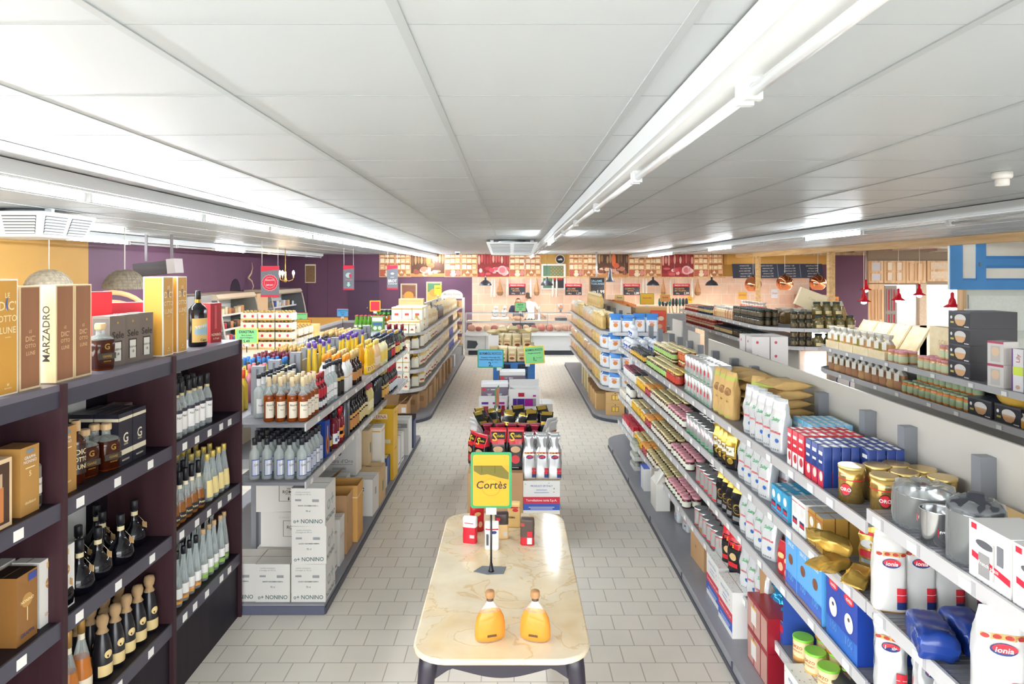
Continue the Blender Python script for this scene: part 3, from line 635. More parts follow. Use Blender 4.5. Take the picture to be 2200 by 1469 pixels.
Proto(lambda: carton('red_box',.2,.1,.17,C('#c11226',.4),[('t','front','CONFEZIONE',.35,.62,.016,WHITE),('t','front','6 x 700 ml',.3,.45,.014,WHITE),('q','front',.08,.2,.6,.24,C('#e6b9bd')),('q','front',.08,.12,.5,.15,C('#e6b9bd'))])).place((-2.23,3.96,top + .141),RZ - .9,'low red carton with white print behind the grey window boxes','carton')
Proto(lambda: carton('red_box',.22,.12,.14,C('#b6182a',.4))).place((-2.23,3.96,top),RZ - .9,'plain red carton under the low red carton with white print','carton')
# middle unit
onY(Proto(lambda: bottle('round_bottle',.04,.3,.2,.235,.014,AMB,cap=(.25,.30,.02,CORK),labels=[(.05,.19,60,C('#2a1710',.4))],texts=[('DIC',.155,.035,LUNE),('OTTO',.12,.03,LUNE),('LUNE',.085,.03,LUNE)])),163,-2.07,ULV[0],'round dark bottle with moon lettering beside the shelf upright','bottle',RZ - .4)
for px,X,l in ((181,-2.1,'nearest the upright, behind the others'),(203,-2.12,'in the middle of three'),(228,-2.07,'next to the black boxes')): onY(GI,px,X,ULV[0],'square amber bottle with round cork on the middle unit, ' + l,'bottle',RZ - .4)
BB = C('#1d1d2b', .45)
def blackbox(): return carton('black_gift_box',.125,.125,.27,BB,[('q',f,0,.2,1,.3,C('#d8cfb6',.5)) for f in ('front','left')] + [('q',f,0,.86,1,.92,C('#d8cfb6',.5)) for f in ('front','left')] + [('t','front','G',.5,.52,.07,C('#e4dcc4')),('t','front','MARZADRO',.5,.1,.012,C('#e4dcc4')),('t','front','GIARE',.5,.4,.014,C('#cfc6ae'))])
grid(Proto(blackbox),'black gift box with cream bands on the middle unit top shelf','gift box','black gift boxes',-2.08,3.57,ULV[0],2,.13,2,-.13,rz=RZ,jit=.002,jr=.01)
for px,l in ((335,'beside the black boxes'),(358,'against the upright')): onY(SEL,px,-2.09,ULV[0],'grey cardboard window box on the middle unit, ' + l,'gift box')
for i in (0,1): SEL.place((-2.22,3.74 + .11 * i,ULV[0]),RZ,'grey cardboard box on the middle unit, behind ' + ('the near one' if i == 0 else 'the one against the upright'),'gift box')
BLKG = C('#0c0c14', .06)
def flask():
    P = [(.05, 0), (.066, .012), (.07, .05), (.062, .085), (.035, .115), (.019, .14), (.0165, .17), (.0165, .225)]
    o = bottle('black_flask',.07,.25,.1,.14,.016,BLKG,prof=P,cap=(.2,.252,.019,C('#15151c',.5)),labels=[(.168,.19,180,C('#d9caa2',.5))],sx=1,sy=.8)
    t = MB();t.box(.03,-.062,.1,.032,-.025,.13,C('#d8b27e',.6));t.tube([(.018,-.01,.16),(.031,-.04,.13)],.001,CREAM,4);t.build('neck_tag',o);return o
FL = Proto(flask)
for j,(x,y) in enumerate([(-2.06,3.10),(-2.19,3.08),(-2.05,3.24),(-2.18,3.26),(-2.06,3.40),(-2.17,3.42),(-2.05,3.58),(-2.17,3.62),(-2.26,3.72),(-2.1,3.80)]):
    FL.place((x, y, ULV[1]), RZ - .5, 'round black glass flask with paper neck tag, %s from the near end' % ORD[j], 'bottle', 'black flasks')
ORG = GLASS('#e08a3a', .62, name='amber_grappa'); 
OW = Proto(lambda: bottle('orange_grappa_bottle',.042,.36,.13,.25,.0145,ORG,CLR,cap=(.285,.362,.017,C('#a9803f',.4,.3)),labels=[(.03,.075,70,C('#e9dcc0')),(.255,.282,180,CREAM),(.02,.03,70,C('#d58a62'))],prof=[(.038,0),(.046,.02),(.047,.09),(.035,.17),(.02,.235),(.0145,.26),(.0145,.36)],fill=.19))
for x,y,l in ((-2.06,3.06,'nearest the upright'),(-2.06,3.17,'second from the upright'),(-2.08,3.30,'beside the black cloth-topped bottles')): OW.place((x,y,ULV[2]),RZ - .5,'slender orange grappa bottle with gold cap, ' + l,'bottle','orange grappa bottles')
CLOTH = C('#a98a63', .9, bump=.4)
def clothb():
    o = bottle('black_cloth_bottle',.044,.31,.12,.24,.016,C('#17161c',.3),labels=[(.02,.075,60,C('#d9bf86'))],prof=[(.04,0),(.045,.02),(.046,.12),(.036,.18),(.02,.23),(.016,.26),(.016,.3)])
    l = MB(); l.lathe([(.047, .118), (.047, .12)], CREAM, 4, cap=False) if 0 else None
    l.poly([(.02 * math.cos(2 * PI * k / 14),-.0465 + abs(math.cos(2 * PI * k / 14)) * .005 - .001,.125 + .02 * math.sin(2 * PI * k / 14)) for k in range(14)],C('#d9bf86'));l.build('round_label',o)
    MB().lathe([(.03,.225),(.021,.24),(.0185,.25),(.026,.262),(.03,.285),(.024,.308),(.0,.315)],CLOTH,12,cap=False).build('cloth_cap',o);return o
CB = Proto(clothb)
for j,(x,y) in enumerate([(-2.05,3.42),(-2.16,3.40),(-2.05,3.53),(-2.16,3.50),(-2.05,3.63),(-2.16,3.62),(-2.05,3.74),(-2.16,3.75),(-2.05,3.86)]): CB.place((x,y,ULV[2]),RZ - .4,'black bottle with brown cloth over the cork, %s from the near end' % ORD[j],'bottle','cloth-topped black bottles')
# near unit
TAN = C('#b98a4a', .45); TAND = C('#8a6334', .45)
def tanbox(w=.11, h=.28):
    return carton('tan_gift_box',w,w,h,TAN,[('t','front','GRAPPA',.5,.84,.018,WHITE),('t','front','NONINO',.5,.78,.018,WHITE),('t','front','5',.5,.6,.03,LUNE),('q','front',.25,.68,.75,.695,LUNE),('q','front',.3,.9,.7,.96,C('#7d8a92')),('t','front','distillatori',.5,.18,.016,LUNE),('q','top',.05,.05,.95,.95,TAND)])
TB = Proto(tanbox)
onY(TB, 36, -2.06, ULV[0], 'tan gift box with white lettering on the near unit, beside the framed box', 'gift box')
TB2 = Proto(lambda: tanbox(.15,.3));onY(TB2,106,-2.09,ULV[0],'large tan gift box with white lettering against the upright of the near unit','gift box')
Proto(lambda: tanbox(.13, .3)).place((-2.22, 2.66, ULV[0]), RZ, 'tan gift box standing behind the framed box', 'gift box')
Proto(lambda: carton('framed_bottle_box',.12,.1,.27,C('#e2c39b',.5),[('q','front',.12,.06,.88,.94,C('#4a3327',.4)),('q','front',.4,.1,.62,.6,C('#c77c46',.3)),('q','front',.46,.6,.56,.8,C('#c9a98a',.4))])).place((-2.04,2.66,ULV[0]),RZ,'pale wood-framed box with a bottle inside on the near unit','gift box')
onY(Proto(lambda: bottle('grappa_bottle',.036,.27,.17,.2,.013,GLASS('#e9dfce',.3),cap=(.22,.272,.016,C('#9c3b3f',.4)),labels=[(.06,.125,60,C('#e6dfd0')),(.015,.05,60,C('#37322e'))],texts=[('NONINO',.1,.014,INK)])),68,-2.05,ULV[0],'clear spirit bottle with white label between the tan boxes','bottle',RZ - .4)
WHB = C('#e6e3dd', .45)
def whitebox(): return carton('white_gift_box',.12,.12,.28,WHB,[('o','front',.5,.62,.22,.09,C('#b07f4d')),('t','front','NONINO',.5,.62,.014,LUNE),('q','front',.49,.32,.51,.52,C('#cdb08c')),('q','front',.32,.86,.66,.95,C('#dfb878')),('t','front','GRAPPA',.5,.16,.018,C('#cfae84')),('q','left',.02,.02,.98,.98,C('#dcd9d3'))])
WBX = Proto(whitebox)
for px,X,l in ((77,-2.07,'front, in the middle'),(113,-2.07,'front, against the upright')): onY(WBX,px,X,ULV[1],'white gift box with brown oval on the near unit, ' + l,'gift box')
for y,l in ((2.78,'second row, near'),(2.90,'second row, far')): WBX.place((-2.21,y,ULV[1]),RZ,'white gift box with brown oval on the near unit, ' + l,'gift box')
onY(Proto(lambda: carton('bronze_gift_box',.12,.12,.28,C('#8f6332',.4),[('o','front',.5,.6,.26,.1,C('#b78a4c')),('t','front','NONINO',.5,.6,.018,LUNE),('q','front',.48,.3,.52,.5,LUNE),('q','front',.55,.86,.95,.97,C('#3b4a8f')),('t','front','GRAPPA',.5,.12,.022,C('#3b3a6a')),('q','top',.0,.0,1,1,C('#33261a'))])),27,-2.06,ULV[1],'bronze gift box with round emblem beside the white boxes','gift box')
for y in (2.62,2.8,2.92): onY(Proto(lambda: bottle('dark_bottle',.04,.2,.13,.16,.014,C('#120f14',.15),cap=(.16,.2,.017,C('#a8324a',.4)))),CX + F * -2.1 / y,-2.1,ULV[2],'dark bottle with red cap on the lowest near shelf, %s from the near end' % ORD[(2.62,2.8,2.92).index(y)],'bottle')
# far unit
CLEAR = GLASS('#eef3f3', .22, name='clear_glass'); BCAP = C('#1b1b22', .45)
VOD = Proto(lambda: bottle('clear_spirit_bottle',.034,.33,.19,.225,.0145,CLEAR,cap=(.262,.332,.017,BCAP),labels=[(.04,.15,62,C('#e7e5e3')),(.15,.17,62,C('#2d2c3c')),(.245,.26,180,C('#c9b98a'))],texts=[('No1',.125,.02,INK)],prof=[(.03,0),(.034,.008),(.033,.03),(.034,.06),(.034,.18),(.03,.2),(.017,.235),(.0145,.26),(.0145,.33)]))
grid(VOD,'clear spirit bottle, tall black cap, dark wooden shelf','bottle','clear spirit bottles with black caps',-2.03,4.12,ULV[0],6,.084,3,-.09,rz=RZ - .5,jit=.008)
SCU = Proto(lambda: bottle('amber_sculpted_bottle',.036,.3,.1,.2,.014,GLASS('#b8763a',.55),CLEAR,cap=(.225,.302,.017,BCAP),labels=[(.02,.065,60,C('#1d1a1c')),(.2,.222,180,CREAM)],prof=[(.036,0),(.04,.01),(.04,.06),(.03,.12),(.019,.18),(.014,.21),(.014,.3)],fill=.14,texts=[('Prime',.043,.02,LUNE)]))
grid(SCU,'amber sculpted bottle, black cap, dark wooden shelf','bottle','amber bottles with black caps',-2.03,4.08,ULV[1],5,.085,2,-.1,rz=RZ - .5,jit=.004)
YLB = Proto(lambda: bottle('clear_grappa_bottle',.036,.31,.11,.22,.0145,CLEAR,cap=(.268,.312,.017,C('#d9bf66',.35,.2)),labels=[(.03,.14,38,C('#e8d28e'))],prof=[(.034,0),(.039,.012),(.039,.07),(.032,.14),(.02,.21),(.0145,.25),(.0145,.31)]))
grid(YLB,'clear grappa bottle, yellow label, dark wooden shelf','bottle','grappa bottles with yellow labels',-2.03,4.54,ULV[1],4,.09,3,-.1,rz=RZ - .5,jit=.004)
GRN = C('#8fb85c', .5); ORL = C('#e09a3f', .5)
SLM = Proto(lambda: bottle('slim_fruit_brandy_bottle',.03,.33,.14,.26,.012,CLEAR,cap=(.285,.332,.0145,BCAP),labels=[(.035,.11,55,WHITE),(.02,.05,55,ORL)],prof=[(.028,0),(.031,.01),(.031,.12),(.022,.2),(.013,.26),(.012,.33)]))
SLG = Proto(lambda: bottle('slim_fruit_brandy_bottle',.03,.33,.14,.26,.012,CLEAR,cap=(.30,.334,.0145,CORK),labels=[(.045,.11,55,WHITE),(.02,.055,55,GRN)],prof=[(.028,0),(.031,.01),(.031,.12),(.022,.2),(.013,.26),(.012,.33)]))
grid(SLM,'slim clear bottle, orange label, dark wooden shelf','bottle','slim bottles with orange labels',-2.03,4.06,ULV[2],5,.084,2,-.1,rz=RZ - .5,jit=.006)
grid(SLG,'slim clear bottle, green label, dark wooden shelf','bottle','slim bottles with green labels',-2.03,4.5,ULV[2],5,.082,2,-.1,rz=RZ - .5,jit=.006)
# behind the shelf top
WICK = C('#c9bda8', .8, var=.25, vscale=25, bump=.6)
for px,Y,r,lab in ((105,7.6,.238,'pale wicker dome lamp in front of the yellow wall'),(268,8.6,.245,'dusky wicker dome lamp in front of the purple wall')):
    x = (px - CX) * Y / F;z = H - (579 - CY) * Y / F;t = thing('wicker_pendant_lamp',lab,'lamp',(x,Y,z - r));wk = WICK if px < 200 else C('#8f8371',.8,var=.25,vscale=25,bump=.6)
    m = MB(); m.lathe([(r * math.cos(a), r * math.sin(a)) for a in [PI / 2 * k / 12 for k in range(13)]], wk, 28, cap=False)
    for k in range(1,9): a = PI / 2 * k / 9.5;m.lathe([(r * math.cos(a) + .004 + .003 * math.cos(q),r * math.sin(a) + .003 * math.sin(q)) for q in [2 * PI * j / 5 for j in range(6)]],wk,28,cap=False)
    for k in range(28): a = 2 * PI * k / 28;m.tube([((r + .003) * math.cos(a) * math.cos(b),(r + .003) * math.sin(a) * math.cos(b),(r + .003) * math.sin(b)) for b in [PI / 2 * j / 8 for j in range(8)]],.003,wk,4)
    m.build('shade', t); MB().tube([(0, 0, r), (0, 0, CH - z + r - .002)], .006, C('#e8e6e2'), 6).build('cord', t)
RAT = C('#e0a878', .5)
t = thing('rattan_hoop_stand', 'three curved rattan hoops rising behind the red boxes', 'rattan hoops', (-3.62, 6.2, 0))
for k,(r,dz) in enumerate(((.36,0),(.30,-.035),(.24,-.12))): MB().tube([(-r * math.cos(a),0,1.98 + dz + r * .86 * math.sin(a)) for a in [PI * j / 16 for j in range(17)]],.022,RAT,8).build('hoop',t)
MB().box(-.42,-.15,0,.42,.15,.9,WOOD('#6d4d38','#7d5b44',0,2)).build('stand',t);MB().tube([(-.36,0,0.9),(-.36,0,1.98)],.022,RAT,8).build('upright',t);MB().tube([(.36,0,.9),(.36,0,1.98)],.022,RAT,8).build('upright',t)
for s in (-1, 1): 
    MB().tube([(s * .3,0,.9),(s * .3,0,1.945)],.018,RAT,8).build('upright',t);MB().tube([(s * .24,0,.9),(s * .24,0,1.86)],.018,RAT,8).build('upright',t)
# ---------------------------------------------------------------- liquor bottles on the left gondola
def PY(px, X): return F * X / (px - CX)               # distance at which a line at X meets a pixel column
SPAN = RZ - .55                                       # labels turned a little towards the near end
CREAML = C('#e6dcc8', .5); RUMA = GLASS('#a4501c', .66, name='rum'); RUMC = GLASS('#d9a15e', .25)
def rum():
    return bottle('rum_bottle',.037,.325,.19,.225,.014,RUMA,CLEAR,cap=(.262,.327,.0165,C('#dcc8a2',.7)),labels=[(.03,.15,58,CREAML)],fill=.2,texts=[('Riserva',.125,.02,INK),('Rum',.09,.014,INK)],prof=[(.033,0),(.037,.01),(.037,.17),(.034,.195),(.02,.218),(.0145,.235),(.014,.26),(.014,.325)])
RUM = Proto(rum)
grid(RUM, 'amber rum bottle with cream label and cork', 'bottle', 'amber rum bottles', -1.56, 5.08, LT, 4, .1, 4, -.082, rz=SPAN - .35, jit=.006)
CLR2 = GLASS('#e9eeee', .3, name='clear_glass_thick'); DCAP = C('#20222c', .45); WLBL = C('#e6e6e6', .5)
VODW = Proto(lambda: bottle('vodka_bottle',.037,.33,.2,.24,.016,CLR2,cap=(.3,.332,.018,DCAP),labels=[(.04,.15,66,WLBL),(.245,.298,180,C('#d8d8da',.45))],texts=[('Keglevich',.1,.018,INK)]))
grid(VODW,'clear vodka bottle with white label and white neck','bottle','white-necked vodka bottles',-1.57,5.72,LT,4,.085,1,rz=SPAN,jit=.006)
grid(VODW,'clear vodka bottle with dark cap, behind the rum','bottle','vodka bottles behind the rum',-1.84,5.2,LT,7,.09,2,-.085,rz=SPAN,jit=.008)
REDL = C('#b5122a', .45)
def mirto(): return bottle('red_wrapped_liqueur_bottle',.038,.285,.16,.21,.015,C('#5b0d14',.12),cap=(.25,.288,.0175,C('#8f1b28',.4)),labels=[(.015,.085,60,C('#23243a',.5)),(.025,.07,40,WLBL),(.1,.17,75,REDL),(.2,.225,180,REDL)])
MIR = Proto(mirto)
grid(MIR, 'dark liqueur bottle wrapped in red, beside the rum', 'bottle', 'red-wrapped liqueur bottles', -1.57, 5.5, LT, 3, .08, 2, -.085, rz=SPAN)
def dk(name, R, Ht, body='#15101a', capc='#20202a', lab='#cbb98c', zs=.18, zn=.24, l2=None, capm=0, rn=.015, ch=.04):
    L = [(.03, .12, 62, C(lab, .5))]
    if l2: L.append((.135, .165, 62, C(l2, .5)))
    return bottle(name, R, Ht, zs, zn, rn, C(body, .12), cap=(Ht - ch, Ht + .002, rn + .003, C(capc, .4, capm)), labels=L)
DLB = Proto(lambda: dk('dark_label_bottle', .036, .32, '#2a2622', '#16161b', '#2a2621', l2='#caa95a'))
grid(DLB,'black and gold labelled bottle before orange-capped ones','bottle','black and gold labelled bottles',-1.57,6.12,LT,2,.09,2,-.09,rz=SPAN)
ORC = Proto(lambda: bottle('orange_capped_bottle',.04,.33,.2,.25,.017,C('#e7e6e4',.35),cap=(.272,.333,.0195,C('#ef9420',.4)),labels=[(.13,.137,70,C('#ef9a4a'))]))
grid(ORC, 'white bottle with bright orange cap', 'bottle', 'orange-capped white bottles', -1.57, 6.36, LT, 3, .095, 3, -.095, rz=SPAN)
GCB = Proto(lambda: bottle('brown_wide_bottle',.05,.33,.17,.22,.018,C('#2a1510',.12),cap=(.25,.332,.022,C('#d3b072',.4,.3)),labels=[(.05,.13,40,C('#c98a4a'))]))
grid(GCB, 'wide dark brown bottle with long gold neck', 'bottle', 'gold-necked brown bottles', -1.58, 6.72, LT, 3, .115, 3, -.115, rz=SPAN)
YEL = C('#f0c33a', .25); YEL2 = GLASS('#f2cf45', .7)
TYB = Proto(lambda: bottle('tall_yellow_bottle',.024,.43,.2,.33,.014,YEL2,CLEAR,cap=(.385,.432,.018,C('#5b3d92',.45)),labels=[(.04,.1,50,C('#f6e3a0'))],fill=.36,prof=[(.03,0),(.031,.01),(.022,.15),(.016,.3),(.0145,.37),(.014,.43)]))
grid(TYB,'tall slim yellow bottle with purple cap, near cluster','bottle','purple-capped yellow bottles, near cluster',-1.86,6.5,LT,3,.22,2,-.09,rz=SPAN,jit=.02)
grid(TYB,'tall slim yellow bottle with purple cap, far cluster','bottle','purple-capped yellow bottles, far cluster',-1.75,7.3,LT,5,.15,2,-.1,rz=SPAN,jit=.02)
def fancy():
    o = bottle('yellow_figure_bottle',.045,.3,.1,.2,.013,C('#efbb1f',.2),labels=[(.02,.09,45,C('#efd27a'))],texts=[('D',.055,.06,C('#a3262a'))],prof=[(.042,0),(.046,.01),(.044,.08),(.035,.13),(.042,.19),(.03,.25),(.014,.28),(.012,.3)],sx=1.1,sy=.7)
    MB().lathe([(.016, .28), (.018, .3), (.012, .315)], C('#efbb1f', .3), 12).build('cap', o); return o
grid(Proto(fancy), 'curvy bright yellow liqueur bottle with red letter', 'bottle', 'curvy yellow bottles', -1.57, 7.42, LT, 3, .1, 2, -.11, rz=SPAN)
PEA = Proto(lambda: bottle('peach_liqueur_bottle',.034,.33,.2,.26,.015,C('#e8c193',.2),cap=(.28,.332,.02,C('#e9cf74',.4)),labels=[(.05,.14,50,C('#efd9bf'))]))
grid(PEA, 'slim peach cream liqueur bottle with yellow cap', 'bottle', 'peach liqueur bottles', -1.57, 7.78, LT, 3, .085, 2, -.09, rz=SPAN)
LIM = Proto(lambda: bottle('frosted_limoncello_bottle',.042,.31,.2,.25,.016,C('#ece3b4',.3),cap=(.272,.312,.0185,DCAP),labels=[(.05,.17,50,C('#eecb5a'))]))
grid(LIM, 'frosted pale limoncello bottle with black cap', 'bottle', 'frosted limoncello bottles', -1.57, 8.08, LT, 4, .1, 2, -.1, rz=SPAN)
AMA = [Proto(lambda: dk('amaro_bottle',.037,.31,'#0f1018','#1d2036','#262630',l2='#b8a16a')),Proto(lambda: dk('amaro_bottle',.037,.315,'#16100c','#2a3b5c','#c7242c',l2='#e6dcc0')),Proto(lambda: dk('amaro_bottle',.036,.32,'#120d0a','#c9a660','#e0b65a',l2='#c9302c')),Proto(lambda: dk('amaro_bottle',.036,.30,'#3b4a20','#2b4a78','#c7d3b0')),Proto(lambda: bottle('round_dark_red_bottle',.04,.36,.16,.21,.014,C('#3a0a12',.1),cap=(.3,.362,.016,C('#8b1f2d',.4)),labels=[(.06,.12,50,C('#e2c9b8'))]))]
for a,(nm,n) in enumerate((('dark amaro bottle with black label',3),('amaro bottle with red label',4),('amaro bottle with amber label',4),('green glass bottle with pale label',2),('tall dark red bottle with red cap',3))):
    y0 = 8.5 + (0, .28, .64, 1.0, 1.15)[a] * 1.0
    grid(AMA[a], nm + ', far top end', 'bottle', nm + 's', -1.57, y0, LT, min(n, 2 if a in (3,) else 3), .085, 3, -.09, rz=SPAN)
# lower shelf
GIN = Proto(lambda: bottle('gin_bottle',.037,.3,.2,.235,.015,CLR2,cap=(.252,.302,.0185,DCAP),labels=[(.03,.15,50,C('#2f4d94')),(.036,.144,44,C('#e4e5e6'))],texts=[('GIN',.11,.022,INK)],prof=[(.034,0),(.037,.01),(.037,.18),(.034,.2),(.0165,.226),(.015,.24),(.015,.3)]))
def gin2():
    o = GIN.fn(); return o
grid(GIN, 'clear gin bottle with blue-edged white label', 'bottle', 'clear gin bottles', -1.56, 5.07, LM, 6, .085, 5, -.088, rz=SPAN - .3, jit=.007)
grid(Proto(lambda: bottle('clear_plum_bottle',.04,.29,.19,.23,.015,GLASS('#e8d8d2',.3),cap=(.24,.292,.0185,DCAP),labels=[(.04,.14,55,C('#e2e4e6')),(.15,.18,55,C('#3d4f86'))])),'clear bottle with blue neck band, behind the gin','bottle','clear bottles behind the gin',-2.0,5.35,LM,4,.1,1,rz=SPAN)
Proto(lambda: carton('blue_brandy_box',.085,.085,.3,C('#203f8f',.35),[('p','front',[(.5 + .3 * math.cos(a),.33 + .26 * math.sin(a)) for a in [2 * PI * k / 16 for k in range(16)]],C('#c46a2a',.4)),('q','front',.42,.55,.58,.85,C('#d9b07a',.4)),('p','front',[(.5 + .16 * math.cos(a),.33 + .15 * math.sin(a)) for a in [2 * PI * k / 16 for k in range(16)]],C('#6b2410',.4))])).place((-1.575,5.68,LM),RZ - .2,'dark blue brandy box with round bottle picture','gift box')
grid(Proto(lambda: bottle('round_cognac_bottle',.05,.24,.1,.16,.015,C('#2a1008',.12),cap=(.19,.242,.018,DCAP),labels=[(.05,.1,40,C('#c9a14a'))],sx=1,sy=.6)),'round flat dark cognac bottle beside the blue box','bottle','round cognac bottles',-1.57,5.82,LM,1,.1,2,-.1,rz=RZ - .3)
PNK = GLASS('#8e2b3d',.6,name='pink_spirit');PNK2 = Proto(lambda: bottle('berry_liqueur_bottle',.036,.31,.21,.25,.015,PNK,cap=(.262,.312,.0185,DCAP),labels=[(.04,.13,52,WLBL),(.06,.09,20,C('#2f4d94'))]))
grid(PNK2, 'berry coloured bottle with white label, black cap', 'bottle', 'berry liqueur bottles', -1.56, 5.95, LM, 2, .085, 4, -.09, rz=SPAN)
RCB = Proto(lambda: bottle('red_capped_bottle',.034,.31,.21,.25,.015,C('#7c1626',.12),cap=(.262,.312,.0185,C('#d3152a',.4)),labels=[(.05,.14,60,C('#e98a3a')),(.08,.11,60,WLBL)]))
grid(RCB, 'red bottle with orange label and red cap', 'bottle', 'red-capped bottles', -1.56, 6.14, LM, 2, .08, 3, -.085, rz=SPAN)
SQT = Proto(lambda: carton('tall_steel_tube',.07,.07,.33,C('#6f7076',.3,.6),[('q','front',.42,.02,.58,.98,C('#3c3d44',.3,.5))],r=.02))
grid(SQT, 'tall grey metal bottle tube', 'bottle tube', 'grey metal bottle tubes', -1.56, 6.33, LM, 2, .085, 2, -.09, rz=SPAN)
grid(Proto(lambda: dk('bitter_bottle',.04,.32,'#0e0c12','#141419','#c98a4a',.2,.25,l2='#d9a25a')),'black bitter bottle with orange labels','bottle','bitter bottles with orange labels',-1.57,6.54,LM,4,.09,2,-.095,rz=SPAN)
grid(Proto(lambda: dk('bitter_bottle',.04,.33,'#11100f','#17171c','#d8c48e',.2,.25,l2='#dcc998')),'black bitter bottle with cream labels','bottle','bitter bottles with cream labels',-1.57,6.92,LM,4,.095,2,-.095,rz=SPAN)
grid(Proto(lambda: bottle('pale_liqueur_bottle',.032,.31,.2,.26,.014,C('#e3d38a',.2),cap=(.26,.312,.017,C('#a5384a',.4)),labels=[(.05,.14,50,C('#efe6c0'))])),'pale yellow bottle with red neck, lower deck','bottle','pale yellow bottles',-1.56,7.36,LM,3,.085,2,-.085,rz=SPAN)
def sqblack(): return carton('square_black_bottle', .085, .085, .3, C('#0d0f18', .12), [('q', 'front', .15, .15, .85, .6, C('#1f2535', .3))], r=.03)
grid(Proto(sqblack), 'square black bottle, lower deck', 'bottle', 'square black bottles', -1.58, 7.72, LM, 4, .1, 2, -.1, rz=SPAN)
grid(Proto(lambda: dk('herbal_liqueur_bottle',.038,.33,'#12150f','#b9a04a','#e0a64a',.2,.25,l2='#d9b45c')),'dark green bottle with orange label, lower deck','bottle','dark green liqueur bottles',-1.57,8.2,LM,4,.09,2,-.09,rz=SPAN)
grid(Proto(lambda: dk('red_top_bottle',.038,.33,'#14151c','#b5122a','#c9cfd4',.2,.25,l2='#b5303a',ch=.07)),'dark bottle with red cap, lower deck','bottle','red-topped dark bottles',-1.57,8.62,LM,6,.095,2,-.095,rz=SPAN)
# wines on the far side of the gondola
def wine(body,cap,lab,metal=0.0,Ht=.33): return Proto(lambda: bottle('wine_bottle',.037,Ht,.19,.25,.0145,body,cap=(Ht - .07,Ht + .002,.0165,C(cap,.45,metal)),labels=[(.05,.13,60,C(lab,.5))]))
DG = C('#16190f', .1); YG = GLASS('#e2cf4a', .6); PK = C('#b9707c', .2); WH = GLASS('#d9dca8', .45)
WS = 1.33
grid(wine(C('#d3b53a',.15),'#e0511f','#e6ddb8'),'yellow wine bottle with orange-red cap','wine bottle','orange-capped yellow wines',-2.24,5.62,WS,2,.09,2,-.09,rz=-RZ)
grid(wine(DG,'#c9ab66','#e6ddc8'),'wine bottle with tan cap behind the orange-capped ones','wine bottle','tan-capped wines',-2.3,5.86,WS,1,.09,3,-.09,rz=-RZ)
grid(wine(PK,'#e0767c','#efe0da'),'rose wine bottle with pink cap','wine bottle','pink-capped rose wines',-2.22,6.02,WS,2,.1,2,-.09,rz=-RZ)
grid(wine(YG,'#24242c','#e6e2c8'),'yellow white-wine bottle with black cap','wine bottle','black-capped yellow wines',-2.2,6.2,WS,1,.09,4,-.1,rz=-RZ)
grid(wine(C('#cfc26a',.15),'#2f6fb8','#e6e6e0'),'wine bottle with blue cap','wine bottle','blue-capped wines',-2.18,6.4,WS,3,.1,5,-.092,rz=-RZ,share=10)
grid(wine(DG,'#6b2036','#e2d6c4'),'wine bottle with maroon cap','wine bottle','maroon-capped wines',-2.18,6.78,WS,4,.1,5,-.092,rz=-RZ,share=10)
grid(wine(DG,'#d0ab66','#e2d6c4',.3),'wine bottle with gold cap','wine bottle','gold-capped wines',-2.18,7.3,WS,5,.11,5,-.092,rz=-RZ,share=10)
grid(wine(GLASS('#c9cf8a',.5),'#c4c8cc','#e2e6d4',.5),'pale wine bottle with silver cap','wine bottle','silver-capped wines',-2.18,7.95,WS,3,.12,4,-.1,rz=-RZ,share=10)
grid(wine(DG,'#22242e','#e2d6c4'),'wine bottle with black cap, far side of gondola','wine bottle','black-capped wines',-2.18,8.35,WS,5,.1,4,-.1,rz=-RZ,share=10)
grid(wine(DG,'#dcb679','#e2d6c4',.2,.36),'tall wine bottle with pale gold cap','wine bottle','pale gold-capped tall wines',-2.18,8.9,WS,8,.1,4,-.1,rz=-RZ,share=10)
# cartons on the base deck of the left gondola
WC = C('#cfccc6', .6, var=.02, vscale=4); WCT = C('#d2cfc9', .6, var=.05, vscale=5); GRN_INK = C('#3f5a5a', .6); GINK = C('#8d8f90', .6)
def nonino():
    side = [('t', 'right', 'NONINO', .5, .13, .055, GRN_INK, .85), ('t', 'right', 'o+', .5, .55, .16, C('#9aa8a6', .6), .8)]
    it = [('t','front','o+ NONINO',.5,.13,.042,GRN_INK,.86),('t','front','scatola contenente',.35,.9,.014,GINK,.5),('t','front','6 bottiglie da 700 ml',.35,.84,.014,GINK,.5),('q','front',.12,.66,.3,.71,GINK),('q','front',.62,.64,.82,.71,GINK),('t','front','GRAPPA VENDEMMIA RISERVA',.5,.54,.012,GRN_INK,.6),('t','front','70 cl',.5,.4,.018,GRN_INK,.3)]
    return carton('white_wine_carton', .25, .27, .275, WC, it + side, WCT)
NON = Proto(nonino); dz = .075
def vroma():
    it = [('q','front',.46,.3,.86,.76,INK),('q','front',.47,.31,.85,.75,WC),('t','front','VIA',.66,.66,.02,INK,.3),('t','front','ROMA',.66,.57,.034,INK,.34),('t','front','DISTILLERIA',.66,.5,.01,INK,.3),('p','front',[(.645,.33),(.675,.33),(.675,.38),(.662,.44),(.658,.44),(.645,.38)],INK),('t','front','ROMANO LEVI',.55,.85,.02,C('#b9b7b5'),.5)]
    return carton('white_spirit_carton', .38, .28, .27, WC, it, WCT)
VR = Proto(vroma)
NON.place((-1.875, 5.12, dz), .02, 'white wine carton with green lettering on base deck, at the dark shelf', 'carton')
NON.place((-1.68, 5.55, dz), 0, 'white wine carton low behind the front stack', 'carton')
o_ = NON.place((-1.615, 5.115, dz), 0, 'white wine carton on base deck, middle of front three', 'carton'); o_.location.x = -1.62 - .0
NON.root.location.x = -2.0 + .0
o_.location.x = -1.745
